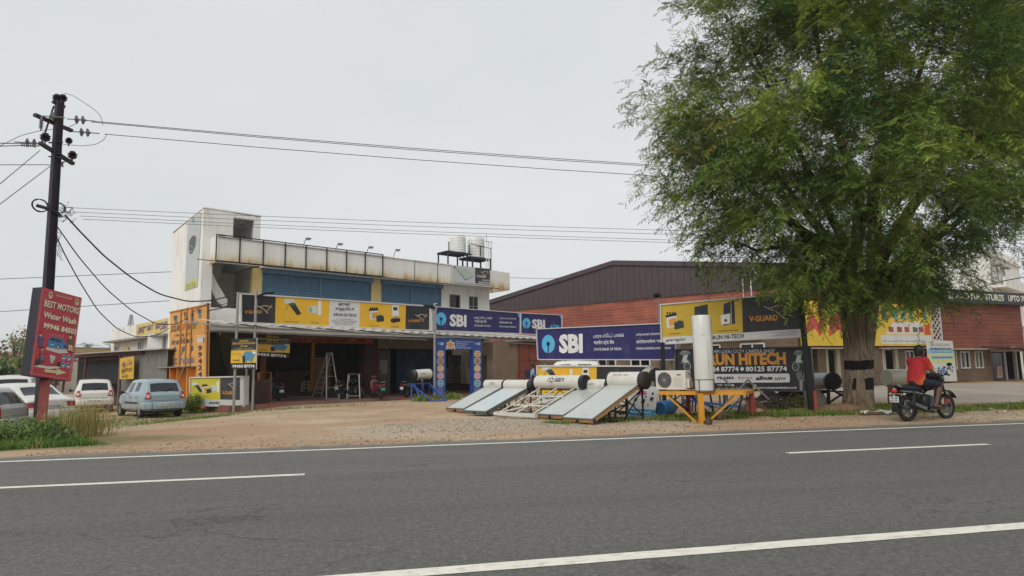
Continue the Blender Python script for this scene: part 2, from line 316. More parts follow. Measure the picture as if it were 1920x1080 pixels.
def asphalt():
    m=bpy.data.materials.new('asphalt'); m.use_nodes=True; nt=m.node_tree; N=nt.nodes; L=nt.links; b=N['Principled BSDF']; b.inputs['Roughness'].default_value=.82; b.inputs['Specular IOR Level'].default_value=.35
    tc=N.new('ShaderNodeTexCoord'); O=tc.outputs['Object']
    def noise(s,d,r,st=(1,1,1)):
        mp=N.new('ShaderNodeMapping'); mp.inputs['Scale'].default_value=st; L.new(O,mp.inputs[0]); n=N.new('ShaderNodeTexNoise'); n.inputs['Scale'].default_value=s; n.inputs['Detail'].default_value=d; n.inputs['Roughness'].default_value=r; L.new(mp.outputs[0],n.inputs['Vector']); return n.outputs['Fac']
    def ramp(i,st):
        r=N.new('ShaderNodeValToRGB'); e=r.color_ramp.elements
        while len(e)<len(st): e.new(.5)
        for k,(p,c) in enumerate(st): e[k].position=p; e[k].color=(c,c,c,1) if not isinstance(c,tuple) else (*c,1)
        L.new(i,r.inputs[0]); return r.outputs[0]
    def mul(a,bb,f=1.0):
        x=N.new('ShaderNodeMix'); x.data_type='RGBA'; x.blend_type='MULTIPLY'; x.inputs['Factor'].default_value=f; L.new(a,x.inputs['A']); L.new(bb,x.inputs['B']); return x.outputs['Result']
    base=ramp(noise(.5,6,.6,(.25,1,1)),[(.3,(.107,.103,.095)),(.7,(.134,.129,.119))])
    sp=ramp(noise(60,3,.9),[(.3,.45),(.47,.92),(.6,1.12),(.72,2.1)]); c=mul(base,sp,.95); c=mul(c,ramp(noise(26,2,.7),[(.32,.78),(.47,.97),(.55,1.02),(.7,1.30)]))
    c=mul(c,ramp(noise(13,2,.6),[(.3,.88),(.7,1.14)]))
    c=mul(c,ramp(noise(.9,9,.75,(.08,1.6,1)),[(.3,.9),(.5,1.0),(.62,1.0),(.7,1.1)]))
    c=mul(c,ramp(noise(9,5,.8),[(.3,.86),(.7,1.12)]))
    s=N.new('ShaderNodeSeparateXYZ'); L.new(O,s.inputs[0])
    wv=N.new('ShaderNodeMath'); wv.operation='MULTIPLY_ADD'; L.new(noise(.6,3,.5,(.3,1,1)),wv.inputs[0]); wv.inputs[1].default_value=.5; L.new(s.outputs['Y'],wv.inputs[2])
    sc_=N.new('ShaderNodeMath'); sc_.operation='DIVIDE'; L.new(wv.outputs[0],sc_.inputs[0]); sc_.inputs[1].default_value=9
    c=mul(c,ramp(sc_.outputs[0],[(0,.92),(.02,.95),(.06,1.04),(.2,1.0),(.23,.9),(.27,1.0),(.45,.98),(.505,1.0),(.53,1.13),(.63,1.05),(.72,1.16),(.8,1.05),(.9,1.2)]))
    dm=N.new('ShaderNodeMath'); dm.operation='MULTIPLY'; L.new(ramp(sc_.outputs[0],[(0,0.),(.86,0.),(.91,.75),(1,.9)]),dm.inputs[0]); L.new(ramp(noise(3.5,7,.75,(.5,1,1)),[(.4,0.),(.62,1.)]),dm.inputs[1])
    dx=N.new('ShaderNodeMix'); dx.data_type='RGBA'; L.new(dm.outputs[0],dx.inputs['Factor']); L.new(c,dx.inputs['A']); dx.inputs['B'].default_value=(*C('#a08a70'),1); c=dx.outputs['Result']
    vo=N.new('ShaderNodeTexVoronoi'); vo.feature='DISTANCE_TO_EDGE'; vo.inputs['Scale'].default_value=.55; vm=N.new('ShaderNodeMapping'); vm.inputs['Scale'].default_value=(.35,1,1); nd_=N.new('ShaderNodeTexNoise'); nd_.inputs['Scale'].default_value=1.6; nd_.inputs['Detail'].default_value=6; va=N.new('ShaderNodeVectorMath'); va.operation='ADD'; L.new(O,vm.inputs[0]); L.new(O,nd_.inputs['Vector']); L.new(vm.outputs[0],va.inputs[0]); L.new(nd_.outputs['Color'],va.inputs[1]); L.new(va.outputs[0],vo.inputs['Vector'])
    cm_=N.new('ShaderNodeMath'); cm_.operation='MAXIMUM'; L.new(ramp(vo.outputs['Distance'],[(.0,.62),(.012,1.)]),cm_.inputs[0]); L.new(ramp(noise(.35,3,.6),[(.5,1.),(.62,0.)]),cm_.inputs[1]); c=mul(c,cm_.outputs[0])
    L.new(c,b.inputs['Base Color'])
    bp=N.new('ShaderNodeBump'); bp.inputs['Strength'].default_value=.5; bp.inputs['Distance'].default_value=.006; L.new(noise(90,3,.8),bp.inputs['Height']); L.new(bp.outputs[0],b.inputs['Normal'])
    return m
def strip(name,x0,x1,q0,q1,z,m,ragged=0,step=.25,lo=0):
    t=np.arange(x0,x1+step,step); a=q0+lo*(vnoise(t,t*0,.25,31)-.5)*2; b=q1+ragged*((vnoise(t,t*0,.8,2)-.5)+.6*(vnoise(t,t*0,.22,4)-.5))*2
    v=np.concatenate([np.stack([t,a,t*0+z],1),np.stack([t,b,t*0+z],1)]); n=len(t); i=np.arange(n-1)
    o=npmesh(name,v,np.stack([i,i+1,i+1+n,i+n],1),[m],kind='structure'); o.location=(RD.o.x,RD.o.y,0); o.rotation_euler=(0,0,R(11.2)); return o
strip('road',-320,320,-9,7.98,0.0,asphalt(),.13)
line_m=mat('road_paint','#dcd8cb',rough=.7,var=.06,scale=6,dirt=('#77736a',.6,14,(.5,1,1)))
na,nb2=G(960,1060.5),G(1920,986); nd=math.degrees(math.atan2(nb2.y-na.y,nb2.x-na.x)); q0=roadq(na.x,na.y)
o_=strip('edge_line',-320,320,-.085,.085,.004,line_m,.004,lo=.004); o_.location=(na.x,na.y,0); o_.rotation_euler=(0,0,R(nd))
strip('far_edge_line',-320,320,7.2,7.34,.004,line_m,.006,lo=.006)
a0=-1.85
for k in range(-6,8):
    x1_=a0+k*10.35; strip('center_line',x1_-3.5,x1_,4.43,4.57,.004,line_m,.004,lo=.004)
# ================= shop building =================
S=Frame((-10.5,27),43)
wallm=mat('whitewash','#e2e2de',rough=.85,var=.03,scale=1.2,stretch=(1,1,.5),dirt=('#9c998f',.4,1.6,(1.6,1.6,.35)),bump=.15)
parm=mat('parapet_whitewash','#dcdad4',rough=.85,var=.06,scale=1.5,dirt=('#98938a',.5,1.2,(1.6,1.6,.3)),bump=.15)
def rust_wall():
    m=bpy.data.materials.new('rust_stained_wall'); m.use_nodes=True; nt=m.node_tree; N=nt.nodes; L=nt.links; b=N['Principled BSDF']; b.inputs['Roughness'].default_value=.85
    tc=N.new('ShaderNodeTexCoord'); s=N.new('ShaderNodeSeparateXYZ'); L.new(tc.outputs['Object'],s.inputs[0])
    def noise(sc,st):
        mp=N.new('ShaderNodeMapping'); mp.inputs['Scale'].default_value=st; L.new(tc.outputs['Object'],mp.inputs[0]); n=N.new('ShaderNodeTexNoise'); n.inputs['Scale'].default_value=sc; n.inputs['Detail'].default_value=7; n.inputs['Roughness'].default_value=.7; L.new(mp.outputs[0],n.inputs['Vector']); return n.outputs['Fac']
    z=N.new('ShaderNodeMapRange'); z.inputs['From Min'].default_value=7.15; z.inputs['From Max'].default_value=6.4; L.new(s.outputs['Z'],z.inputs['Value'])
    a=N.new('ShaderNodeMath'); a.operation='MULTIPLY'; L.new(z.outputs[0],a.inputs[0]); L.new(noise(2.2,(1.3,1,.25)),a.inputs[1])
    r=N.new('ShaderNodeValToRGB'); e=r.color_ramp.elements; e.new(.5); e.new(.5)
    for k,(p,c) in enumerate(((.18,'#e0dfda'),(.35,'#d8cfb9'),(.52,'#c0a47a'),(.75,'#96683f'))): e[k].position=p; e[k].color=(*C(c),1)
    L.new(a.outputs[0],r.inputs[0])
    r2=N.new('ShaderNodeValToRGB'); r2.color_ramp.elements[0].color=(.86,.85,.83,1); r2.color_ramp.elements[0].position=.3; r2.color_ramp.elements[1].position=.6; L.new(noise(1.3,(1,1,.4)),r2.inputs[0])
    x=N.new('ShaderNodeMix'); x.data_type='RGBA'; x.blend_type='MULTIPLY'; x.inputs['Factor'].default_value=1; L.new(r.outputs[0],x.inputs['A']); L.new(r2.outputs[0],x.inputs['B']); L.new(x.outputs['Result'],b.inputs['Base Color']); return m
rustw=rust_wall()
shutm=mat('blue_shutter_paint','#54758f',rough=.5,var=.1,scale=1.5,dirt=('#8b98a0',.35,3,(1,1,.3)))
yel=mat('cream_yellow_plaster','#d5bd84',rough=.85,var=.06,dirt=('#a08c60',.4,2,(1,1,.4)))
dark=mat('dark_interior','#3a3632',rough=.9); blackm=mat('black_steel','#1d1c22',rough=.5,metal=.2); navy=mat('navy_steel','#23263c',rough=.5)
steel=mat('galvanised_steel','#9a9a98',rough=.45,metal=.5,var=.15,dirt=('#6b5a48',.4,6,(1,1,1))); rustm=mat('rusty_steel','#6b4a38',rough=.8,var=.25,scale=8)
glassd=mat('dark_glass','#15181b',rough=.08,var=.02); whitep=mat('white_paint','#c8c8c4',rough=.5,var=.05); concm=mat('grey_concrete','#8f8b84',rough=.9,var=.12)
alum=mat('aluminium','#b5b6b8',rough=.35,metal=.6,var=.08)
o0=S.w(0,5)
shop=thing('shop_building','white two storey shop building with blue roller shutters and rust stained parapet','building',(S.o.x,S.o.y,0),43)
E_=17.03; B0=-.50
def rel(name,fn,m,**k):
    mb=MB(m); fn(mb); return mb.build(name,shop,**k)
def f(mb):  # walls, local coordinates of S
    # upper floor front wall pieces at y=5, floor z 3.45, ceiling 6.4
    mb.box((13.24,5,3.45),(13.86,5.2,6.38)); mb.box((14.62,5,3.45),(15.36,5.2,6.38)); mb.box((16.1,5,3.45),(E_,5.2,6.38)); mb.box((13.86,5,5.85),(14.62,5.2,6.38)); mb.box((15.36,5,5.87),(16.1,5.2,6.38)); mb.box((15.36,5,3.45),(16.1,5.2,4.95))
    mb.box((E_-.2,5.2,0),(E_,9.7,6.38))          # right end wall
    mb.box((2.33,5.25,3.45),(13.24,5.45,6.38))    # behind shutters
    mb.box((B0+2.7,9.5,0),(E_,9.7,6.4)); mb.box((E_-.5,5,0),(E_,5.2,3.45))
    mb.box((B0,4.3,3.2),(E_,9.5,3.45))           # first floor slab
    mb.box((B0,4.3,3.45),(.2+1.7,4.42,4.3)) ; mb.box((1.9,4.3,3.45),(E_,4.42,4.2))   # balcony upstand
rel('wall',f,wallm)
rel('roof_slab',lambda mb: mb.box((2.2,4.15,6.4),(E_+.05,9.75,6.55)),parm)
def f(mb):
    mb.box((-.15,4.0,6.38),(-.05+.0,5.0,7.58)); mb.box((-.05,4.0,6.38),(.15,4.12,7.58))
    mb.box((9.05,4.0,6.36),(13.3,4.12,7.52)); mb.box((17.0,4.0,6.3),(17.9,4.12,7.42)); mb.box((13.3,4.0,6.34),(17.0,4.12,7.45)); mb.box((17.78,4.12,6.3),(17.9,6,7.42)); mb.box((2.1,6,6.55),(17.9,6.12,7.1))
    mb.box((.15,4.0,6.38),(9.05,4.12,7.55))
par=rel('parapet',f,rustw)
def f(mb):     # black iron frame that divides the parapet into panels
    xs_=[S.pl(x,y,3.95)[0] for x,y in ((405.8,460),(450,465),(494,470),(535,475),(574,480),(613,484),(650,488),(685,491),(718,496))]
    for x in xs_: mb.bar((x,3.96,6.4),(x,3.96,7.6),.045)
    mb.bar((xs_[0],3.96,6.4),(xs_[-1],3.96,6.4),.045); mb.bar((xs_[0],3.96,7.6),(xs_[-1],3.96,7.6),.045); mb.bar((xs_[0],3.96,7.5),(13.2,3.96,7.44),.02)
    mb.bar((10.6,3.985,6.4),(10.6,3.985,7.5),.02); mb.bar((12.2,3.985,6.4),(12.2,3.985,7.5),.02)
    mb.bar((xs_[0]-.8,3.98,6.38),(17,3.98,6.33),.03)
rel('parapet_frame',f,blackm)
# stair tower
def f(mb):
    B=B0; 
    mb.box((B,5,7.5),(.87,5.18,8.98)); mb.box((.87,5,8.72),(1.86,5.18,8.94)); mb.box((1.86,5,6.5),(2.18,5.18,8.93)); mb.box((B,5,3.0),(-.02,5.18,7.5))  # front with opening
    mb.box((-.02,5,6.5),(.87,5.18,7.5)); mb.box((.87,5,6.5),(1.86,5.18,7.45))
    mb.prism([(B,5.18,0),(B,9.4,0),(B,9.4,8.5),(B,5.18,8.97)],(.18,0,0)); mb.box((B,9.4,0),(2.18,9.58,8.4)); mb.prism([(2.0,5.18,6.5),(2.0,9.4,6.5),(2.0,9.4,8.5),(2.0,5.18,8.95)],(.18,0,0))
    mb.box((B,5,0),(-.1,5.18,3.0))
tow=rel('stair_tower',f,mat('tower_whitewash','#e2e2df',rough=.85,var=.04,scale=1.2,dirt=('#98958c',.5,1.4,(1.8,1.8,.3)),bump=.15))
rel('tower_roof',lambda mb: mb.prism([(B0-.03,4.97,8.98),(B0-.03,9.6,8.55),(B0-.03,9.6,8.62),(B0-.03,4.97,9.03)],(2.75,0,0)),wallm)
def f(mb):
    n=12
    for i in range(n): x=.87+i*(.99/n); mb.poly([(x,4.96,8.7+.06*(i%2)),(x+.99/n,4.96,8.7+.06*((i+1)%2)),(x+.99/n,5.5,8.86),(x,5.5,8.86)])
rel('corrugated_hood',f,steel)
# stair flight in the recess
def f(mb):
    mb.box((2.0,5.2,3.45),(2.2,9.4,6.4)); mb.box((-.3,7.6,3.45),(2.0,7.8,6.4))
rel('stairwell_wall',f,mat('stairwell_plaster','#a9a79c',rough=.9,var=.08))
def f(mb):
    for i in range(9): mb.box((-.32,5.5+i*.22,3.45),(.62,5.5+(i+1)*.22,3.62+i*.2))
rel('stair',f,concm)
def sp(y,pts): return [(S.pl(a,b,y)[0],y,S.pl(a,b,y)[1]) for a,b in pts]
rel('stair_balustrade',lambda mb:mb.prism(sp(5.45,[(395.5,511),(399,513),(405.5,528),(426.7,563),(425.5,572),(419,575),(408,566),(399,549),(394.5,533)]),(0,.12,0)),wallm)
rel('upper_flight',lambda mb:mb.prism(sp(5.8,[(398,494),(422,494),(405,528),(395,515)]),(0,1.2,0)),mat('shade_toned_underside','#8a8983',rough=.9))  # shade under the flight painted in as a darker grey
rel('pillar',lambda mb: mb.box((1.88,4.97,3.45),(2.33,5.25,6.38)),yel)
rel('pillar',lambda mb: mb.box((8.43,4.97,3.45),(9.04,5.25,6.38)),yel)
def shutter(x0,x1,z0,z1,y=5.08,m=shutm,step=.075,parent=shop):
    mb=MB(m); n=int((z1-z0)/step)
    for i in range(n):
        z=z0+i*step; mb.add([(x0,y,z),(x1,y,z),(x1,y-.022,z+step*.35),(x0,y-.022,z+step*.35),(x1,y-.022,z+step*.75),(x0,y-.022,z+step*.75),(x1,y,z+step),(x0,y,z+step)],[(0,1,2,3),(3,2,4,5),(5,4,6,7)])
    mb.box((x0-.02,y-.06,z0),(x0+.04,y+.03,z1)); mb.box((x1-.04,y-.06,z0),(x1+.02,y+.03,z1)); return mb.build('roller_shutter',parent,fix=False)
shutter(2.36,5.42,3.45,6.2); shutter(5.46,8.40,3.45,6.2); shutter(9.07,11.1,3.45,6.2); shutter(11.14,13.2,3.45,6.2)
rel('shutter_box',lambda mb: (mb.box((2.3,4.86,6.16),(8.5,5.2,6.37)),mb.box((9.0,4.86,6.16),(13.3,5.2,6.37))),shutm)
# door and window of the upper floor
def f(mb): mb.box((13.86,5.12,3.45),(14.62,5.16,5.85))
rel('door',f,glassd); rel('door_frame',lambda mb:(mb.box((13.84,4.98,3.45),(13.9,5.1,5.86)),mb.box((14.57,4.98,3.45),(14.64,5.1,5.86)),mb.box((13.84,4.98,5.8),(14.64,5.1,5.87))),mat('brown_frame','#6a5650',rough=.6))
wf=rel('window',lambda mb: mb.box((15.36,5.12,4.95),(16.1,5.15,5.87)),mat('grey_glass','#3c4344',rough=.15,var=.3,scale=3))
mb=MB(mat('window_frame_grey','#8d8d88',rough=.5)); 
for x in (15.36,15.73,16.08): mb.bar((x,5.06,4.95),(x,5.06,5.87),.05)
for z in (4.97,5.25,5.85): mb.bar((15.36,5.06,z),(16.1,5.06,z),.04)
mb.build('window_frame',wf)
# ---- ground floor ----
rel('platform',lambda mb: mb.box((-1.0,-.35,-.3),(18.5,5.9,.07)),brick('platform_tiles','#8a5548','#7a6a62','#5d4c45',.6,.6,.01,ax='XY'))
rel('entrance_step',lambda mb:(mb.box((1.6,5.9,-.1),(13.1,6.3,.2)),mb.box((1.6,6.3,-.1),(13.1,6.7,.34)),mb.box((1.6,6.7,-.1),(16.8,9.5,.48))),mat('step_stone','#5f5347',rough=.8,var=.15))
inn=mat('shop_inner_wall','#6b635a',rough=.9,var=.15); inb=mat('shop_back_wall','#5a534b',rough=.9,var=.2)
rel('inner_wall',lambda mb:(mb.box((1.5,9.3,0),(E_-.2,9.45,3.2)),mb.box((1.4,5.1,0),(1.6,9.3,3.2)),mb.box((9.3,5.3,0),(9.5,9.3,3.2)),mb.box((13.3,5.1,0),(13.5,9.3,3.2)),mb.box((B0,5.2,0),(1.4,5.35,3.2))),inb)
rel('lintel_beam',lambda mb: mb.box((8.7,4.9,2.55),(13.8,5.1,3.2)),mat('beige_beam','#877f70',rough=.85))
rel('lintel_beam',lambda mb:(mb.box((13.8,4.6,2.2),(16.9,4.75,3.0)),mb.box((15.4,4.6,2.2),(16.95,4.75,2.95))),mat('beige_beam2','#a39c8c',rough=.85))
brk=brick('red_pillar_brick','#7a3528','#4d4742','#3a302b',.24,.12,.02)
rel('brick_pillar',lambda mb: mb.box((7.95,4.8,.07),(8.75,5.3,3.2)),brk)
rel('wooden_post',lambda mb: mb.box((2.35,4.9,.07),(2.62,5.1,3.2)),mat('orange_wood','#8a5320',rough=.7,var=.2))
rel('wooden_post',lambda mb: mb.box((5.0,4.95,.4),(5.14,5.08,3.0)),mat('mustard_wood','#b07d24',rough=.7,var=.15))
shutter(9.0,9.75,.07,2.5,5.2,mat('grey_shutter','#76706a',rough=.6))
shutter(10.3,13.0,.07,2.55,5.3,mat('dark_blue_shutter','#1f3558',rough=.5,dirt=('#56708a',.5,2,(1,1,.4))))
rel('notice_board',lambda mb: mb.box((9.0,5.02,1.2),(9.5,5.06,1.9)),mat('pale_board','#8d8a8c',rough=.6))
rel('bank_partition',lambda mb:(mb.box((14.0,6.2,.5),(16.9,6.3,3.0)),),mat('bank_dark_glass','#2c3432',rough=.25,var=.3,scale=1))
rel('bank_window',lambda mb:([mb.bar((x,6.15,1.5),(x,6.15,2.5),.05) for x in (14.6,15.3,15.9)],[mb.bar((14.6,6.15,z),(15.9,6.15,z),.05) for z in (1.5,2.5)]),mat('dull_white_frame','#8b9190',rough=.5))
rel('column',lambda mb:(mb.box((16.55,4.75,0),(17.05,5.2,2.3)),mb.box((15.95,4.8,0),(16.1,4.95,2.3))),mat('cream_column','#b5ab98',rough=.85))
# stairs side triangle under the flight, left of the shop
rel('sloping_soffit',lambda mb:(mb.prism([(-.2,3.6,3.2),(1.4,3.6,3.2),(1.4,3.6,.2),(.6,3.6,.2)],(0,.15,0)),mb.box((-.45,4.6,0),(1.5,4.75,3.2))),mat('olive_tarp','#3f3f22',rough=.9,var=.25))
# ---- awning ----
def f(mb):
    n=170; x0=-1.8; x1=20.6
    def zt(x,y): return 3.30-.016*(x+1.8)+.115*(y+.55)
    k=(x1-x0)/n
    for i in range(n):
        a=x0+i*k; b=a+k; za=.03*math.sin(i*PI/2); zb=.03*math.sin((i+1)*PI/2)
        yb=(3.9 if a<18 else 2.4) if a>-.3 else .9
        mb.poly([(a,-.55,zt(a,-.55)-.05+za),(b,-.55,zt(b,-.55)-.05+zb),(b,-.45,zt(b,-.45)+zb),(a,-.45,zt(a,-.45)+za)])
        mb.poly([(a,-.45,zt(a,-.45)+za),(b,-.45,zt(b,-.45)+zb),(b,yb,zt(b,yb)+zb),(a,yb,zt(a,yb)+za)])
aw=rel('awning',f,mat('corrugated_white_sheet','#b8b5ad',rough=.6,metal=.1,var=.12,scale=3,dirt=('#6a5f52',.55,4,(1,1,1))),fix=False)
mb=MB(steel)
for y,z in ((-.35,2.93),(.1,2.78)): mb.bar((-1.8,y,z+.2),(20.3,y,z-.12),.07)
for i in range(12): x=-1.5+i*1.95; mb.bar((x,-.4,3.12-.016*x),(x,3.9,3.6-.016*x),.06); mb.bar((x,-.35,2.95-.016*x),(x+.25,.1,2.8-.016*x),.04)
mb.build('awning_beam',aw)
# ================= red brick warehouse =================
c0=at(1500,700,38.4); W3=Frame((c0.x,c0.y),25); W=Frame((c0.x,c0.y),141)
ware=thing('warehouse','long red brick warehouse with dark brown metal gable and signboard front','building',(c0.x,c0.y,0),0)
redb=brick('red_siding_brick','#86483a','#9a5645','#b07a68',1.6,.2,.012); redb2=brick('red_siding_plank','#70392c','#81483a','#a06a58',4.0,.25,.011)
brb=brick('brown_wall_brick','#6d5a4a','#7a6553','#5c4e42',.6,.17,.014); clad=mat('brown_cladding','#4b4042',rough=.5,metal=.2,var=.1,scale=.6,stretch=(1,1,3))
def wbox(mb,fr,a,b,M=None):
    x0,y0,z0=a; x1,y1,z1=b
    p=[fr.w(*q) for q in ((x0,y0,z0),(x1,y0,z0),(x1,y1,z0),(x0,y1,z0),(x0,y0,z1),(x1,y0,z1),(x1,y1,z1),(x0,y1,z1))]
    mb.add(p,[(0,3,2,1),(4,5,6,7),(0,1,5,4),(1,2,6,5),(2,3,7,6),(3,0,4,7)])
# side wall, built in its own frame so that the courses run level
side=thing('gable_wall','x','x',(c0.x,c0.y,0),141); 
def sub(frame_deg,fn,m,name,parent=ware,origin=c0,**k):
    # a part whose object axes follow its wall: the child carries the wall's turn
    mb=MB(m); fn(mb); o=mb.build(name,parent,**k); o.rotation_euler=(0,0,R(frame_deg)); return o
bpy.data.objects.remove(side)
def zroof(x): return 7.05+(8.62-7.05)*min(x/11.9,1) if x<11.9 else 8.62-(8.62-6.9)*(x-11.9)/10.45
def f(mb):
    for a,b in ((0,17.2),(17.2,18.5),(20.6,24.5)): mb.box((a,-.2,0 if a!=17.2 else 3.4),(b,0,3.5)) if a!=17.2 else mb.box((a,-.2,0),(b,0,3.5))
    mb.box((18.5,-.2,3.3),(20.6,0,3.5))
sub(141,f,brb,'lower_wall')
sub(141,lambda mb: mb.box((0,-.18,3.5),(24.5,.02,5.9)),redb,'upper_wall')
def f(mb):
    n=163; w_=24.5/n
    for i in range(n):
        a=i*w_; y=.05 if i%3==0 else .02; y2=.05 if (i+1)%3==0 else .02
        mb.poly([(a,y,5.78),(a+w_*.85,y,5.78),(a+w_*.85,y,zroof(a+w_*.85)),(a,y,zroof(a))]); mb.poly([(a+w_*.85,y,5.78),(a+w_,y2,5.78),(a+w_,y2,zroof(a+w_)),(a+w_*.85,y,zroof(a+w_*.85))])
sub(141,f,clad,'gable_cladding')
def f(mb):
    for a,b in ((-.3,11.9),(11.9,24.7)):
        mb.prism([(a,.14,zroof(max(a,0))),(b,.14,zroof(b)),(b,-32,zroof(b)),(a,-32,zroof(max(a,0)))],(0,0,.1))
        mb.prism([(a,.10,zroof(max(a,0))-.22),(b,.10,zroof(b)-.22),(b,.10,zroof(b)),(a,.10,zroof(max(a,0)))],(0,.05,0))
    mb.box((24.3,-32,0),(24.5,-.2,6.5)); mb.box((0,-32.2,0),(24.5,-32,6.8)); mb.box((0,-32,0),(.2,-.2,6.9))
sub(141,f,mat('brown_roof_sheet','#4a3f44',rough=.5,metal=.2),'roof')
rd=mat('rusty_red_door','#6e3526',rough=.7,var=.15,dirt=('#44291f',.5,3,(1,1,1)))
d_=sub(141,lambda mb:(mb.box((18.5,-.12,0),(19.53,-.05,3.3)),mb.box((19.56,-.12,0),(20.6,-.05,3.3))),rd,'door')
sub(141,lambda mb:([mb.bar((x,-.03,0),(x,-.03,3.3),.06) for x in (18.53,19.54,20.57)],[mb.bar((18.5,-.03,z),(20.6,-.03,z),.06) for z in (1.1,2.0,3.25)]),rd,'door_bars')
sub(141,lambda mb:mb.box((18.0,0,3.42),(21.4,.55,3.5)),concm,'door_hood')
for xa in (1.9,4.6,9.4,12.0,15.0):
    wn=sub(141,lambda mb:mb.box((xa,.0,1.2),(xa+1.4,.02,2.6)),glassd,'window')
    sub(141,lambda mb:([mb.bar((xa+q,.04,1.2),(xa+q,.04,2.6),.09) for q in (0,.7,1.4)],[mb.bar((xa,.04,z),(xa+1.4,.04,z),.09) for z in (1.2,2.6)]),whitep,'window_frame')
# front wing along 25 degrees
def w3box(*bs): return lambda mb:[mb.box(a,b) for a,b in bs]
sub(25,w3box(((12.3,0,2.15),(22.2,.25,5.5)),((0,.05,2.2),(12.3,.25,6.2))),redb2,'siding')
cols=[0,.75,1.9,3.3,4.1,5.6,7.0,7.9,9.1,10.6,12.3]
sub(25,w3box(((0,0,0),(.7,.4,2.25)),((1.5,0,0),(2.15,.4,2.25)),((3.4,0,0),(4.6,.4,2.25)),((5.6,0,0),(7.0,.4,2.25)),((8.6,0,0),(9.2,.4,2.25)),((10.1,0,0),(13.4,.4,.9)),((11.0,0,.9),(13.2,.4,2.2)),((9.2,0,0),(10.1,.4,.75)),((13.2,.02,0),(18.2,.4,.88)),((13.2,.02,2.0),(18.2,.4,2.2)),((14.4,.02,.88),(14.75,.4,2.0)),((15.75,.02,.88),(16.3,.4,2.0)),((17.2,.02,.88),(18.2,.4,2.0))),brb,'wing_brickwork')
sub(25,w3box(((2.2,.02,0),(2.4,.2,2.25)),((3.1,.02,0),(3.4,.2,2.25)),((7.1,.02,0),(7.4,.2,2.25)),((8.3,.02,0),(8.6,.2,2.25)),((0,-.5,2.2),(4.8,.0,2.27)),((6.8,-.5,2.2),(13.0,0,2.26)),((13,-.5,2.12),(17.9,0,2.2))),mat('cream_trim','#a59c88',rough=.8),'trim')
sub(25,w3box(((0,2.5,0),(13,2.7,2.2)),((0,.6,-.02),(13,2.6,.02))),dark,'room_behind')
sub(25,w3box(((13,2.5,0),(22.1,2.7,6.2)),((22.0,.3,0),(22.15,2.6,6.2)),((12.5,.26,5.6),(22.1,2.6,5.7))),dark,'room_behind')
cur=mat('curtain','#8d867a',rough=.9,var=.3,scale=6,stretch=(6,1,.2))
for xa,xb,z0,z1 in ((9.25,10.05,.8,2.05),(13.45,14.3,.92,1.98),(14.8,15.7,.92,1.98),(16.35,17.15,.92,1.98)):
    wn=sub(25,lambda mb:mb.box((xa,.1,z0),(xb,.12,z1)),mat('curtained_glass','#4b4a45',rough=.12,var=.45,scale=5,stretch=(6,1,.3)),'window')
    sub(25,lambda mb:([mb.bar((x,.0,z0),(x,.0,z1),.08) for x in (xa,(xa+xb)/2,xb)],[mb.bar((xa-.04,0,z),(xb+.04,0,z),.09) for z in (z0,z1)]),mat('white_window_frame','#b9b8b2',rough=.5),'window_frame')
def f(mb):    # white lattice screen
    x0,x1,z0,z1=12.0,12.95,2.5,5.3
    for i in range(-7,9):
        for sgn in (1,-1):
            a=V((x0,-.06,z0+i*.4)); b=V((x1,-.06,z0+i*.4+sgn*.95*1.0))
            p=[]
            for t in np.linspace(0,1,20):
                q=a.lerp(b,t)
                if z0<=q.z<=z1: p.append(q)
            if len(p)>2: mb.bar(p[0],p[-1],.045)
    mb.bar((x0,-.06,z0),(x0,-.06,z1),.07); mb.bar((x1,-.06,z0),(x1,-.06,z1),.07)
sub(25,f,whitep,'lattice_screen')
# sign band over the wing
band=sub(25,lambda mb:mb.box((11.5,-.45,5.25),(25.5,.3,6.1)),mat('black_band','#20262a',rough=.5),'sign_band')
pl=Plane.of(W3,-.46)
cw='#d9d6cc'
a=[W3.w(x,-.46,z) for x,z in ((13.2,5.5),(19.6,5.5))]
def wtext(pl,col,t,x0,z0,wid,h,bold=.02,lay=2,fr=None):
    vs,fs=textmesh(t,bold); mnx=min(v.x for v in vs); mxx=max(v.x for v in vs); sx=wid/(mxx-mnx); sy=h/.729
    pl.mb.uses(paint(col)); pl.mb.add([pl.w(V((x0+(v.x-mnx)*sx,z0+v.y*sy)),.003*lay) for v in vs],fs)
wtext(pl,cw,'BRAND FURNITURES',13.4,5.5,6.1,.42,.03); wtext(pl,cw,'UPTO 70%',20.0,5.5,2.4,.42,.03)
pl.done('band_lettering',ware)
# canopy and entrance
sub(25,lambda mb:(mb.prism([(17.0,-.1,2.30),(24.5,-.1,2.22),(24.5,-2.6,2.02),(17.0,-2.6,2.1)],(0,0,.06)),[mb.bar((x,-2.5,0),(x,-2.5,2.1),.06) for x in (17.2,23.3)]),mat('dark_canopy','#3a3132',rough=.7),'canopy')
sub(25,w3box(((18.2,.1,0),(18.35,.3,2.1)),((19.9,.1,0),(20.05,.3,2.1)),((21.2,.1,0),(21.35,.3,2.1)),((18.2,.05,2.0),(23.3,.3,2.15))),mat('white_window_frame','#b9b8b2'),'entrance_frame')
sub(25,w3box(((18.35,.2,0),(19.9,.22,2.0)),),mat('entrance_glass','#2f3a3a',rough=.1,var=.2),'glass_door')
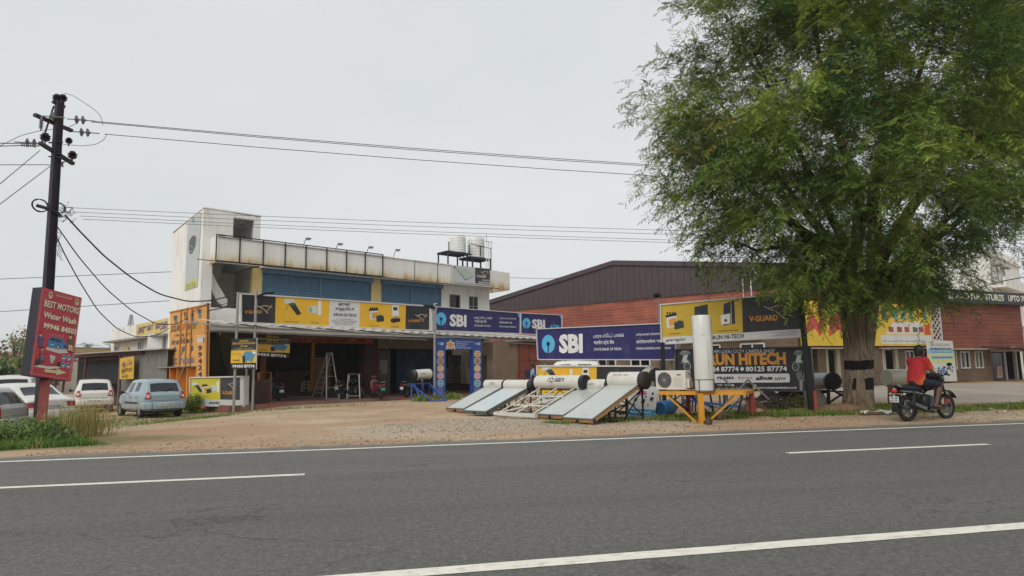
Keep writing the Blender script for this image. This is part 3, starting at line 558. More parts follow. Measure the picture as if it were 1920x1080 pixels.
# air outlets and pipes on the gable wall
sub(141,lambda mb:(mb.tube([(2.4,.25,3.3),(2.4,.25,6.9),(2.2,.25,7.1),(2.0,.25,6.6)],.04),mb.tube([(2.9,.2,5.3),(2.9,.2,6.6),(2.7,.2,6.75),(2.6,.2,6.4)],.03)),whitep,'vent_pipe')
sub(141,lambda mb:(mb.box((2.0,.1,3.15),(9.4,.7,3.25)),mb.box((4.3,.1,3.28),(5.4,.55,3.7)),mb.box((2.5,.1,3.28),(3.4,.5,3.75))),mat('pale_shade','#9b988f',rough=.8),'window_hood')
# ================= orange painted sheet wall with its cupboard =================
O_=Plane(315,31.6,391.5,27.8)
ow=group_sign('painted_sheet_wall','tall orange painted sheet metal wall with hand lettered adverts at the left end of the shop','wall',O_,356,750)
orm=mat('orange_sheet_paint','#d69c50',rough=.6,var=.08,scale=2,dirt=('#b07a3a',.45,3,(1,1,.4)))
O_.slab('sheet',ow,orm,[(319,585.6),(391.5,570.7),(388,766),(314,766)],.06)
mb=MB(mat('dark_orange_batten','#b06f24',rough=.7))
for x in (341,352,361): mb.bar(O_.pw(x,577 if x>350 else 581,.03),O_.pw(x-4,690,.03),.05)
mb.bar(O_.pw(391.5,570.7,.02),O_.pw(319,585.6,.02),.05); mb.build('batten',ow,world=True)
nb='#2b2a33'; bl='#3c6a9b'
O_.text(nb,'SOLAR',321,623,338,620,13,.02); O_.text('#c4543a','UPS',339,620,351,618,13,.02); O_.text('#39583a','BATTERY',352,619,371,615,13,.02)
O_.text(nb,'( 994248 7774',326,633,359,630,6.5,.0); O_.text('#2d3c4c','Arun Hitech',321,647,361,642,11,.03)
O_.text(bl,'CC  TV',321,683,347,682,10.5,.03); O_.text(bl,'CAMERA',348,682,364.5,680,11,.03)
for x,y in ((325,600),(344,593),(356,595),(370,588)): O_.poly('#6d6a60',[(x,y-8),(x+8,y-9),(x+8,y+8),(x+3,y+9)],1); O_.poly('#3e4147',[(x+1,y-7),(x+7,y-8),(x+6,y-1),(x+1,y)],2)
for x,y in ((325,658),(341,657),(357,656)): O_.poly('#4a4c4e',[(x-1,y-5),(x+5,y-9),(x+6,y),(x,y+5)],1); O_.poly('#7c6a50',[(x-1,y+3),(x+3,y+4),(x-2,y+12),(x-4,y+11)],1); O_.line('#c9a35a',[(x,y-2),(x+5,y-5)],.03,2)
O_.done('hand_painted_advert',ow)
Q_=Plane(369,28.3,384.5,28.0)
mb=MB(orm); mb.prism([Q_.pw(369,609,0),Q_.pw(384,606,0),Q_.pw(384,766,0),Q_.pw(369,766,0)],-Q_.n*.05); mb.build('number_strip',ow,world=True)
for i,c in enumerate('9942487774'[:9]): Q_.text(nb,c,371.3,657+i*12.3,379,656.5+i*12.3,9,.03)
Q_.done('painted_numbers',ow)
# cupboard
kb=thing('open_cupboard','orange open fronted wooden cupboard standing against the painted sheet wall','cupboard',(at(325,760,29.6).x,29.6,0),133)
K=Plane(300,31.2,352,28.7)
mb=MB(mat('cupboard_orange','#c07628',rough=.7,var=.1))
def kp(x,y,o=0): return K.pw(x,y,o)
for x in (302,317,331,350): mb.prism([kp(x,690,.0),kp(x+1.6,690,.0),kp(x+1.6,764,.0),kp(x,764,.0)],-K.n*.35)
mb.prism([kp(300,688,0),kp(352,686,0),kp(352,764,0),kp(300,764,0)],-K.n*.02) if 0 else None
mb.prism([kp(300,688,-.35),kp(352,686,-.35),kp(352,764,-.35),kp(300,764,-.35)],-K.n*.02); mb.build('cupboard_body',kb,world=True)
mb=MB(concm); mb.prism([kp(296,691,.12),kp(354,687.5,.12),kp(354,686,.12),kp(296,689,.12)],-K.n*.55); mb.build('cupboard_top',kb,world=True)
mb=MB(mat('weathered_plank','#948d84',rough=.9)); mb.bar(K.pw(352,688,.16),K.pw(345,733,.3),.06,.02); mb.build('loose_plank',kb,world=True)
# ================= corrugated shed =================
Sh=Plane(135,36,312,30.6)
sh=group_sign('corrugated_shed','low grey corrugated sheet shed with a black tarpaulin bay and thin rusty roof beams','shed',Sh,228,768)
gm_=mat('grey_corrugated_sheet','#7b7873',rough=.6,metal=.2,var=.15,scale=2,dirt=('#4f4a44',.6,2,(2,2,.4)))
a=Sh.loc(222,700)[0]; b=Sh.loc(313,700)[0]; n=54; mb=MB(gm_)
for i in range(n):
    t0=a+(b-a)*i/n; t1=a+(b-a)*(i+1)/n; o1=.035*math.sin(i*PI/2); o2=.035*math.sin((i+1)*PI/2)
    mb.poly([Sh.w((t0,-.2),o1),Sh.w((t1,-.2),o2),Sh.w((t1,2.42),o2),Sh.w((t0,2.42),o1)])
mb.build('corrugated_wall',sh,world=True,fix=False)
l=Sh.loc(100,700)[0]
mb=MB(mat('zinc_roof','#a19e98',rough=.6,metal=.1)); mb.prism([Sh.w((l,2.44),.4),Sh.w((b,2.44),.4),Sh.w((b,2.55),-6),Sh.w((l,2.55),-6)],V((0,0,.05))); mb.build('shed_roof',sh,world=True)
mb=MB(mat('black_tarpaulin','#1f2226',rough=.7,var=.2)); r_=Sh.loc(226,700)[0]; m_=Sh.loc(135,700)[0]
mb.prism([Sh.w((m_,.9),-.5),Sh.w((r_,.9),-.5),Sh.w((r_,2.3),-.5),Sh.w((m_,2.3),-.5)],-Sh.n*.03); mb.build('tarpaulin',sh,world=True)
mb=MB(mat('dark_sheet','#2b2c2d',rough=.7,var=.25,scale=3,stretch=(3,3,.3)))
mb.prism([Sh.w((l,-.3),-1.2),Sh.w((r_,-.3),-1.2),Sh.w((r_,2.4),-1.2),Sh.w((l,2.4),-1.2)],-Sh.n*.05); mb.build('back_wall',sh,world=True)
mb=MB(mat('rust_red_beam','#5a2f2b',rough=.7)); mb.bar(Sh.w((l,2.3),.1),Sh.w((b-2,2.36),.1),.12,.1); mb.bar(Sh.w((l,2.1),-.1),Sh.w((r_,2.16),-.1),.05)
for i in range(14): t=l+(r_-l)*i/13; mb.bar(Sh.w((t,2.12),-.05),Sh.w((t+.25,2.3),-.05),.03)
for x in (l+.3,(l+r_)/2,r_): mb.bar(Sh.w((x,-.3),.0),Sh.w((x,2.3),.0),.08)
mb.build('roof_beam',sh,world=True)
ys=Plane(224,32.6,252,31.8,off=.1); y_=group_sign('painted_shop_sign','yellow sign with purple and black lettering hung on the corrugated shed wall','sign',ys,238,750)
ys.slab('board',y_,paint('#d0a32e'),[(225,672),(251,668),(250,710.5),(224,711)],.03); 
ys.text('#6b3a6b','ஆட்டோ',229,686,248,684,9,.02); ys.text('#2b2a2a','ஒர்க்ஸ்',228,698,248,696,8,.02); ys.text('#3a3530','கேர்',229,708,240,707,5,.01); ys.done('lettering',y_)
# ================= white house behind the shed =================
Hs=Plane(208,46,318,40)
hs=group_sign('white_house','low white two storey house with small shuttered windows behind the corrugated shed','house',Hs,260,740)
hw=mat('old_white_wall','#dddcd8',rough=.9,var=.08,dirt=('#86827a',.5,1.5,(1,1,.4)))
mb=MB(hw); pw=[Hs.pw(x,y) for x,y in ((208,640),(330,624),(330,760),(208,760))]; 
for p in pw[2:]: p.z=-.2
mb.prism(pw,-Hs.n*7); pr=[Hs.pw(x,y,.0) for x,y in ((209,617),(256,609),(256,634),(209,641))]; mb.prism(pr,-Hs.n*.3); mb.build('wall',hs,world=True)
mb=MB(concm); mb.prism([Hs.pw(214,641,.0),Hs.pw(330,625.5,.0),Hs.pw(330,629,0),Hs.pw(214,644,0)],Hs.n*.7); mb.build('sunshade',hs,world=True)
for x0,y0,x1,y1 in ((260,641,268,655),(289,635,301,652),(216,650,223,664)):
    mb=MB(mat('dull_window','#55585a',rough=.3,var=.2)); mb.prism([Hs.pw(x0,y0,.02),Hs.pw(x1,y0-1,.02),Hs.pw(x1,y1,.02),Hs.pw(x0,y1+1,.02)],-Hs.n*.1); w_=mb.build('window',hs,world=True)
    mb=MB(whitep); P4=[Hs.pw(x0,y0,.04),Hs.pw(x1,y0-1,.04),Hs.pw(x1,y1,.04),Hs.pw(x0,y1+1,.04)]
    for i in range(4): mb.bar(P4[i],P4[(i+1)%4],.06)
    mb.bar((P4[0]+P4[1])/2,(P4[2]+P4[3])/2,.05); mb.build('window_frame',w_,world=True)
ns=Plane(255,43,318,39.5,off=.35); n_=group_sign('name_board','long yellow board with purple regional lettering on the roof edge of the white house','sign',ns,290,740)
ns.slab('board',n_,paint('#c9b56a'),[(255,609),(320,595),(320,622),(255,630)],.08); ns.text('#6b3a72','அருண் ைஹ',258,624,314,612,11.5,.035); ns.done('lettering',n_)
mb=MB(paint('#c9b560')); mb.prism([Hs.pw(230,653,.05),Hs.pw(243,651,.05),Hs.pw(243,663,.05),Hs.pw(230,664,.05)],Hs.n*.04); q=mb.build('small_notice',hs,world=True)
mb=MB(whitep); a=Hs.pw(306,640,.4); mb.box(a-V((.45,.15,.45)),a+V((.45,.15,.45))); mb.build('air_conditioner',hs,world=True)
# ================= far buildings =================
def house(name,label,px0,D0,px1,D1,ytop,ybot,m,depth=8,rows=1,cols=3,roofm=None,wy=(.25,.6)):
    p=Plane(px0,D0,px1,D1); t=group_sign(name,label,'building',p,(px0+px1)/2,ybot); mb=MB(m)
    A=[p.pw(px0,ytop),p.pw(px1,ytop),p.pw(px1,ybot),p.pw(px0,ybot)]; A[1].z=A[0].z; A[2].z=A[3].z=-.3; mb.prism(A,-p.n*depth); mb.build('wall',t,world=True)
    Wd=(A[1]-A[0]).length; Hh=A[0].z
    if roofm: mb=MB(roofm); B=[A[0]+V((0,0,.02)),A[1]+V((0,0,.02))]; mb.prism([B[0]+p.n*.5,B[1]+p.n*.5,B[1]-p.n*(depth+.3),B[0]-p.n*(depth+.3)],V((0,0,.18))); mb.build('roof_slab',t,world=True)
    a=(A[1]-A[0]).normalized()
    for r in range(rows):
        for c in range(cols):
            x=Wd*(c+.5)/cols; z=Hh*(r+.55)/rows; h=.22*Hh/rows; ww=.13*Wd/cols; q=A[3]+a*x; q.z=z
            mb=MB(mat('dull_window','#55585a')); mb.prism([q-a*ww+V((0,0,-h)),q+a*ww+V((0,0,-h)),q+a*ww+V((0,0,h)),q-a*ww+V((0,0,h))],p.n*.05); mb.build('window',t,world=True)
    return t
house('pale_house','small pale house with a reddish roof edge behind the flowering tree','x' and 2,62,62,60,666,705,mat('pale_house_wall','#b8b2a6',rough=.9),rows=1,cols=3,roofm=mat('dull_red_roof','#8a5f55',rough=.8))
house('yellow_house','low ochre house wall beside the red signboard at the left','x' and 30,70,75,68,655,700,mat('ochre_wall','#a58f5c',rough=.9),rows=2,cols=2,roofm=concm)
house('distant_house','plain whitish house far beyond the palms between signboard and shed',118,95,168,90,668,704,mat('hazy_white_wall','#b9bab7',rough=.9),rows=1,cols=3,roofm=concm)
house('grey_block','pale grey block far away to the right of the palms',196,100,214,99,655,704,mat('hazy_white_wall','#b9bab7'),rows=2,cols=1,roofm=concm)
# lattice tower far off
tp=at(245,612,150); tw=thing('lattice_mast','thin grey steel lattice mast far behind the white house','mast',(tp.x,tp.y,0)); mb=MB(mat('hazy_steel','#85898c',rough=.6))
for sx,sy in ((-1,-1),(1,-1),(1,1),(-1,1)): mb.bar((tp.x+sx*1.6,tp.y+sy*1.6,0),(tp.x+sx*.15,tp.y+sy*.15,at(245,590,150).z),.14)
for i in range(9):
    z0=i*1.55; k0=1.6-1.45*z0/15; k1=1.6-1.45*(z0+1.5)/15
    mb.bar((tp.x-k0,tp.y-k0,z0),(tp.x+k1,tp.y-k1,z0+1.5),.1); mb.bar((tp.x+k0,tp.y-k0,z0),(tp.x-k1,tp.y-k1,z0+1.5),.1)
mb.build('mast_frame',tw,world=True)
# white block behind the warehouse on the right
Bk=Frame(tuple(at(1866,600,66))[:2],43)
bk=thing('white_block','white three storey block with concrete balconies behind the right end of the warehouse','building',(Bk.o.x,Bk.o.y,0),43)
bw=mat('bright_white_wall','#dcdbd6',rough=.85,var=.05,scale=.7,dirt=('#8f8c84',.5,1,(1,1,.35)))
mb=MB(bw); mb.box((0,0,-.3),(14,9,11.9)); mb.box((-.2,2.0,-.3),(0,12,12.3)); mb.box((-.3,-1.2,8.6),(14,0,8.85)); mb.box((-.3,-1.2,8.85),(14,-1.05,9.6)); mb.box((-.25,-.25,11.9),(14,9,12.0)); mb.box((0,0,12.0),(14,.15,12.8)); mb.box((0,0,12),(.15,9,12.8)); mb.box((-.3,-1.3,4.9),(14,0,5.05)); mb.build('wall',bk)
mb=MB(concm)
for z in range(0,36): mb.box((.2+(z%2)*.12,-.12,z*.33),(.55+(z%2)*.12,0,z*.33+.2))
mb.build('pilaster_blocks',bk)
for x,z in ((1.8,6.2),(4.6,6.2),(1.8,2.4),(4.6,2.4),(1.8,9.4),(4.6,9.4)):
    mb=MB(glassd); mb.box((x,-.05,z),(x+1.3,.02,z+1.5)); w_=mb.build('window',bk)
    mb=MB(whitep); [mb.bar((x+q,-.08,z),(x+q,-.08,z+1.5),.09) for q in (0,.65,1.3)]; [mb.bar((x,-.08,z+q),(x+1.3,-.08,z+q),.09) for q in (0,1.5)]; mb.build('window_frame',w_)
    mb=MB(concm); mb.box((x-.3,-.6,z+1.65),(x+1.6,0,z+1.75)); mb.build('window_hood',bk)
mb=MB(whitep); mb.box((1.0,-.5,4.3-.4),(1.9,-.02,4.3+.3)); mb.build('air_conditioner',bk)
# left part of that block, seen through the crown
mb=MB(bw); mb.box((-9,5,-.3),(-.2,14,10.2)); mb.box((-9.3,4.7,10.2),(-.2,14,10.4)); mb.build('lower_wing',bk)
# ================= signs =================
YE='#dfb02c'; BK='#25262b'; NV='#211f5c'; WH='#cfcfcf'; CY='#4fb0dc'; GO='#d8962f'; YD='#c9a92c'
def icon(pl,kind,x,y,s=1.0,k=0):
    P=lambda c,pts,lay=2: pl.poly(c,[(x+a*s,y+b*s+k*a*s) for a,b in pts],lay)
    if kind=='heater':
        P('#25303a',[(-6,-10),(6,-13),(20,8),(12,12)],3); P('#c9cdc8',[(-12,-16),(4,-18),(7,-16),(7,-11),(-10,-7),(-13,-11)],4); pl.line('#333333',[(x-8*s,y-8*s),(x-9*s,y+5*s)],.03,3); pl.line('#333333',[(x-2*s,y-8*s),(x-9*s,y+4*s)],.03,3)
        P('#3f5666',[(-2,-10),(5,-12),(8,-7),(1,-4)],4)
    if kind=='pump':
        P('#c3cbc8',[(-12,-5),(4,-7),(4,8),(-12,6)],2); P('#d9dcd8',[(6,-16),(12,-16),(12,11),(6,11)],3); pl.disc('#93a09c',x-8*s,y+1*s,3*s,5*s,4)
    if kind=='battery':
        P('#cfcfc9',[(-11,-8),(6,-10),(6,9),(-10,11)],2); P('#1d1d1f',[(-12,-10),(6,-13),(6,-9),(-12,-6)],3); P(GO,[(-7,-3),(5,-5),(5,6),(-5,8)],4)
        P('#2a322c',[(2,3),(17,1),(18,11),(3,14)],5); P('#3b463c',[(2,3),(10,-1),(17,1),(6,5)],6)
        for q in (-9,-5,-1,3): pl.disc('#1d1d1f',x+q*s,y-13*s-k*0,1.4*s,2.2*s,3,n=8)
    if kind=='purifier':
        P('#dcdcda',[(-6,-16),(6,-17),(7,4),(-6,5)],2); P('#2a3038',[(-4,-12),(4,-12),(4,-6),(-4,-6)],3); pl.disc('#1c1c1e',x-3*s,y+13*s,6*s,4.5*s,2); pl.disc('#1c1c1e',x+5*s,y+12*s,5*s,4*s,2); P('#8a8d90',[(-1,4),(3,4),(4,9),(-2,9)],3)
    if kind=='panels':
        P('#222a38',[(-11,-8),(-5,-9),(-5,11),(-10,11)],2); P('#1c2432',[(-5,-9),(12,-12),(12,11),(-4,12)],3)
        for q in (-1,3.5,8): pl.line('#4a5870',[(x+q*s,y-10*s),(x+q*s,y+11*s)],.008,4)
    if kind=='inverter':
        P('#232b38',[(-6,-16),(7,-21),(7,20),(-6,22)],2); P('#1b222e',[(8,-21),(13,-22),(15,20),(9,21)],2); pl.line('#c9c9c9',[(x+7.5*s,y-21*s),(x+8.5*s,y+20*s)],.012,4); P('#dfe0de',[(-11,3),(6,1),(6,19),(-10,20)],3); pl.disc('#2a2d33',x-2*s,y+13*s,2.6*s,2.6*s,4)
KP=[[(0,.1),(.09,.24),(.28,.24),(.47,.1),(.67,.16),(.82,.26),(.93,.14)],[(.87,0),(.93,.14),(1,.27),(.93,.33),(.82,.41),(.7,.62),(.64,.9)],[(.01,.12),(.2,.31),(.4,.47),(.54,.66),(.64,.9),(.75,1)]]
def kangaroo(pl,x0,y0,x1,y1,wd,k=0,lay=3):
    for i,p in enumerate(KP):
        q=[]
        for j in range(len(p)-1):
            for t in (0,.5): q.append((p[j][0]*(1-t)+p[j+1][0]*t,p[j][1]*(1-t)+p[j+1][1]*t))
        q.append(p[-1]); pl.line('#b98f62' if i==1 else '#c4b196',[(x0+a*(x1-x0),y0+b*(y1-y0)+k*a*(x1-x0)) for a,b in q],wd,lay)
def sbi_logo(pl,x,y,rx,ry,lay=2):
    pl.disc(CY,x,y,rx,ry,lay,n=32); pl.disc(NV,x,y,rx*.28,ry*.28,lay+1,n=16); pl.poly(NV,[(x-rx*.09,y),(x+rx*.09,y),(x+rx*.09,y+ry*1.0),(x-rx*.09,y+ry*1.0)],lay+1)
def board(t,pl,c4,th=.12,fw=.05,panel=WH,frame=whitep):
    pl.slab('panel',t,paint(panel),c4,th); mb=MB(frame); P=[pl.pw(x,y,-th/2+.02) for x,y in c4]
    for i in range(4):
        a,b=P[i],P[(i+1)%4]; d=(b-a).normalized()*fw/2; mb.bar(a-d,b+d,th+.06 if i%2==0 else fw,fw if i%2==0 else th+.06,up=V((0,0,1)) if i%2==0 else pl.n)
    mb.build('frame',t,world=True)
def posts(t,items,m=steel,w=.08):
    for (x0,y0),(x1,y1),D in items:
        a=at(x0,y0,D); b=at(x1,y1,D); b.z=max(min(b.z,.3),gzf(b.x,b.y)-.1) if b.z<.5 else b.z; mb=MB(m); mb.bar(a,b,w); mb.build('post',t,world=True)
# --- fascia over the shop ---
F1=Plane.of(S,-.02)
s1=group_sign('fascia_sign','long yellow black and white appliance shop fascia board above the awning','sign',F1,630,760)
board(s1,F1,[(451,550.5),(809,574),(809,620.5),(452,604.5)],.2)
F1.poly(BK,[(454,552.5),(517,556.5),(515.5,606.5),(454,603.5)]); F1.poly(YE,[(517,556.5),(618,563.3),(616.5,611.5),(515.5,606.5)]); F1.poly(YE,[(675,567.3),(761,573),(760,617),(673.8,613.3)]); F1.poly(BK,[(761,573),(805,575.8),(804.5,618.5),(760,617)])
F1.text(GO,'V·GUARD',459,588,491.5,587.5,6,.02); kangaroo(F1,482,571,510,588,.035,.0)
icon(F1,'heater',545,578,1.0,.12); icon(F1,'pump',590,580,1.0,.0); icon(F1,'battery',703,590,.95,.1); icon(F1,'purifier',741,588,1.0)
F1.text('#3a3220','SOLAR WATER HEATER',532,604,560,605,2.2,.01); F1.text('#3a3220','HEAT PUMP',583,606,597,606.5,2.2,.01); F1.text('#3a3220','INVERTER BATTERY',694,612,710,612.5,1.8,.01); F1.text('#3a3220','WATER PURIFIER',733,613.5,747,614,1.8,.01)
F1.text('#2d2d33','அருண்',634,572,657,573.5,5.5,.02); F1.text('#2d2d33','ைஹ-ெடக்',629,580.5,664,582,5,.02); F1.text('#2a2a30','ARUN HI-TECH',625,592,668,594,5.3,.02)
for i,(a,b,t) in enumerate(((631,661,'No.1/151, Sathy Main Road,'),(622,670,'Opposite to TNEB office, Karegoundenpalayam,'),(626,667,'Coimbatore - 641653. Ph: 99424 87774'),(628,662,'GSTIN: 33AKGPD4511Q1ZM'))): F1.text('#33333a',t,a,599+i*3.3,b,599.8+i*3.3,2.0,.0)
F1.text(GO,'V·GUARD',765,604,789,603.7,5,.02); kangaroo(F1,778,588,801,603,.03)
F1.done('artwork',s1)
# --- bank fascia ---
F2=Plane.of(S,-.05)
s2=group_sign('bank_fascia_sign','long navy bank fascia board above the awning with small regional lettering in the middle','sign',F2,900,750)
board(s2,F2,[(816.5,575),(975,586.8),(974.5,625.5),(816.5,619.5)],.2,.03,NV,paint('#cfd2d8'))
sbi_logo(F2,826.8,598,9.8,12.3); F2.text('#d8d8da','SBI',843,610.5,874.5,611.8,21.5,.045)
F2.text('#c9cbd4','பாரத ஸ்ேடட் பாங்க்',889,597.5,923,598.5,4.3,.02); F2.text('#c9cbd4','भारतीय स्टेट बैंक',889,604.5,912.5,605.3,4.3,.02); F2.text('#c9cbd4','STATE BANK OF INDIA',889,612,920,612.8,3.6,.02)
F2.text('#c9cbd4','காேரகவுண்டன்பாைளயம்',936,598,967.5,599,3.0,.02); F2.text('#c9cbd4','कारेगौडनपालैयम शाखा',936,606.3,960,607,3.4,.02); F2.text('#c9cbd4','KAREGOUNDENPALAYAM BRANCH',936,613.5,967.5,614.3,2.8,.02)
F2.poly(CY,[(969,586.7),(974.5,587),(974.3,597)],2)
F2.done('artwork',s2)
F3=Plane.of(S,-.05)
s3=group_sign('bank_fascia_sign','shorter navy bank fascia board lettered ATM at the far end of the awning','sign',F3,1010,740)
board(s3,F3,[(976,587),(1053,590.8),(1053,630),(976,625.6)],.2,.03,NV,paint('#cfd2d8'))
sbi_logo(F3,987,606,7.6,9.8); F3.text('#d8d8da','SBI',997.5,614.5,1022,615.3,16,.045); F3.text(CY,'ATM',1031,615.5,1048,616,7,.03); F3.poly(CY,[(1048,590.8),(1053,591),(1052.8,599)],2); F3.done('artwork',s3)
# --- big bank sign in the yard ---
F4=Plane(1007,25.6,1268,21.2)
s4=group_sign('bank_sign','large freestanding navy bank sign behind the water heaters with a sky blue keyhole emblem','sign',F4,1130,768)
board(s4,F4,[(1007,617),(1270,605.3),(1267,674.6),(1009.5,674)],.22,.035,NV,paint('#b9bcc4'))
sbi_logo(F4,1028.2,645,12.2,17); F4.text('#dcdcdc','SBI',1048.5,660,1093,659.5,32.5,.05)
F4.text('#d3d5dc','பாரத ஸ்ேடட் பாங்க்',1113,633.5,1170,631,6,.012); F4.text('#d3d5dc','भारतीय स्टेट बैंक',1113.5,645.6,1152,644.6,6,.015); F4.text('#d3d5dc','STATE BANK OF INDIA',1114,657.5,1165.7,656.3,5,.015)
F4.text('#d3d5dc','காேரகவுண்டன்பாைளயம்',1193,629.5,1246,627,4.2,.02); F4.text('#d3d5dc','कारेगौडनपालैयम शाखा',1193.5,643.8,1243,641.8,5.4,.02); F4.text('#d3d5dc','KAREGOUNDENPALAYAM BRANCH',1193.5,655.3,1258,654.3,4,.02)
F4.done('artwork',s4); posts(s4,[((1022,672),(1022,752),25.7),((1258,674),(1258,766),21.5),((1140,674),(1140,760),23.6)],steel,.09)
# --- yellow and charcoal billboard ---
F5=Plane(1239.5,20.4,1504,17.6)
s5=group_sign('billboard','tall mounted yellow and charcoal billboard on black posts in front of the tree','sign',F5,1370,775)
board(s5,F5,[(1239.5,571.3),(1499.5,548.8),(1505,631),(1241.5,645)],.14,.04,WH,whitep)
F5.poly(YD,[(1240.5,572.8),(1391,559.7),(1393,623.6),(1241.3,632.2)]); F5.poly(BK,[(1391,559.7),(1498,550.2),(1501,616.5),(1393,623.6)])
F5.text(GO,'V·GUARD',1405.5,603,1459,600,10,.03); kangaroo(F5,1431.5,570.5,1488,599,.022,-.02)
icon(F5,'battery',1262,602,1.15,-.05); icon(F5,'panels',1314,584,1.1,-.03); icon(F5,'inverter',1363,587,1.05,-.08)
F5.text('#3a3220','INVERTER BATTERY',1255,627.3,1277,626,2.2,.01); F5.text('#3a3220','ON GRID SOLAR ROOFTOP SYSTEM',1346,622,1384,620,2.4,.01)
F5.text('#2b2b30','அருண் ைஹ-ெடக்',1248.5,640.5,1285,638.2,4.6,.02); F5.text('#232328','ARUN HI-TECH',1330,637.3,1395,633.3,8,.02)
for i,(a,b,t) in enumerate(((1447,1494.5,'No.1/151, Sathy Main Road, Opposite to TNEB Office,'),(1456,1494.5,'Karegoundenpalayam, Coimbatore - 641653.'),(1450,1494.5,'Ph: 99424 87774  Email: arunhitech@gmail.com'))): F5.text('#33333a',t,a,624.5+i*3.2,b,621.8+i*3.2,2,.0)
F5.done('artwork',s5)
for a,b,D in (((1500,549),(1521.5,780),17.5),((1242,642),(1246.5,778),20.3)):
    mb=MB(mat('black_post_paint','#17181b',rough=.5)); A=at(*a,D); B=at(*b,D); mb.bar(A,B,.11); mb.build('post',s5,world=True)
mb=MB(mat('red_post_paint','#9c4432',rough=.6,var=.15)); mb.bar(at(1527,733,17.42),at(1530,780,17.42),.07); mb.build('post_stub',s5,world=True)
# --- black camera shop billboard ---
F6=Plane(1267,20.2,1519.5,18.1)
s6=group_sign('billboard','low black security camera billboard with big orange letters under the yellow one','sign',F6,1395,775)
board(s6,F6,[(1267,655.3),(1519.5,650.8),(1525.5,733.5),(1269.3,731)],.12,.035,'#1b1c20',mat('dark_alu','#3a3b3e',rough=.4,metal=.4))
F6.text('#a9abad','AM LOGU CCTV CAMERA SHOP',1338,661.6,1453,661,6.6,.03); F6.text('#c98a2c','ARUN HITECH',1311,683.8,1474.3,682,20,.05)
F6.text('#d3d5d6','99424 87774',1317,696.3,1385.2,696,8.6,.03); F6.text('#d3d5d6','80125 87774',1398.5,696,1476,695.5,9,.03); F6.disc('#d3d5d6',1391.7,691.8,3.3,3.6,3)
F6.poly('#cfd0d0',[(1330,701.5),(1478,700.3),(1480.6,703),(1481.2,714),(1479.5,717),(1330,718)],2)
F6.text('#2b2b30','PRAMA',1345,711.8,1377.5,711,5.8,.03,4); F6.text('#a8484a','CP PLUS',1389.5,711,1411,710.3,4,.02,4); F6.text('#1c1c20','alhua',1417,712.5,1449,711.3,7,.045,4,.15); F6.text('#33343a','unv',1453,712.6,1474,711.8,7,.02,4)
F6.poly('#b6484a',[(1385,706),(1387.5,706),(1387.5,711),(1385,711)],4)
for a,b,y,t in ((1345,1368,723.3,'TNEB Office,'),(1345,1367,729,'ore - 641 653.')): F6.text('#c9cbcc',t,a,y,b,y-.2,3,.02,3)
F6.disc('#c9cbcc',1373.5,725,4,4.6,3); F6.disc('#a03c3c',1373.5,725,1.8,1.8,4); F6.disc('#c9cbcc',1415,725,4,4.6,3); F6.line('#2b2b30',[(1411.5,725),(1418.5,725)],.006,4); F6.line('#2b2b30',[(1415,721),(1415,729)],.006,4)
F6.text('#d3d5d6','Arun Hitech',1379.5,728.5,1409.5,728,5,.02); F6.text('#d3d5d6','www.cctvcameradealers.co.in',1420.5,728.6,1494,728.5,4.2,.02)
F6.disc('#c9cbcc',1296,721,2.4,2.8,3)
for cx in (1284,1497):   # pair of camera pictures and mechanical hand
    k=-1 if cx<1300 else 1
    F6.poly('#6f7275',[(cx-9,661.5),(cx-5,657.5),(cx+3,656),(cx+9,659),(cx+11,664),(cx+7,665),(cx-7,666)],2); F6.poly('#9b9ea0',[(cx-6,659.5),(cx-2,657.5),(cx+4,657.5),(cx+1,660)],3)
    F6.poly('#b7babb',[(cx-2,666),(cx+6,665),(cx+4,674),(cx+8,679),(cx-3,680),(cx-5,676)],3); F6.poly('#46565c',[(cx-8,677),(cx+8,674),(cx+12,681),(cx+2,684),(cx-7,682)],2)
    F6.disc('#a5a8aa',cx-5*k*1.0,687,6.8,8.2,4); F6.disc('#202327',cx-5*k,687,5.4,6.8,5); F6.disc('#6b7074',cx-5*k,687,3,4,6); F6.disc('#17191c',cx-5*k,687,2.0,2.8,7)
    F6.poly('#8d9092',[(cx+2,712),(cx+8,711),(cx+8,733),(cx+3,733)],3)
    for dx,dy,ex in ((-3,697,0),(1,694,2),(5,695,5),(11,699,7),(14,706,8)): F6.line('#8d9092',[(cx+dx,dy),(cx+dx+(ex-dx)*.3,dy+7),(cx+ex,713)],.028,3)
F6.done('artwork',s6)
posts(s6,[((1280,731),(1281,770),20),((1362,732),(1361,768),19.3),((1437,733),(1437,770),18.8),((1510,733),(1511,774),18.15)],mat('grey_post','#6d6a66',rough=.7),.08)
# --- low yellow light box behind the heaters ---
F7=Plane(1008,25,1211,22.2)
s7=group_sign('light_box_sign','low yellow and charcoal light box sign standing on the ground behind the water heaters','sign',F7,1110,752)
board(s7,F7,[(1008,686),(1218,686.5),(1217,757),(1009,754)],.25,.05,'#b9bbb8',mat('light_box_frame','#c6c6c2',rough=.5))
F7.poly(YE,[(1009,688),(1119,688),(1118,740),(1010,739)]); F7.poly(BK,[(1119,688),(1210,688.5),(1209,741),(1118,740)])
icon(F7,'heater',1028,702,.9); icon(F7,'purifier',1098,705,.95); F7.poly('#d7d8d6',[(1069,692),(1073.5,692),(1073.5,715),(1069,715)],3)
F7.text('#3a3220','WATER HEATER',1022,737,1040,737,2.5,.01); F7.text('#3a3220','ON GRID',1058,737.5,1072,737.5,2.5,.01); F7.text('#55565a','ARUN HI-TECH',1022,748.5,1044,748.7,4,.02)
F7.done('artwork',s7)
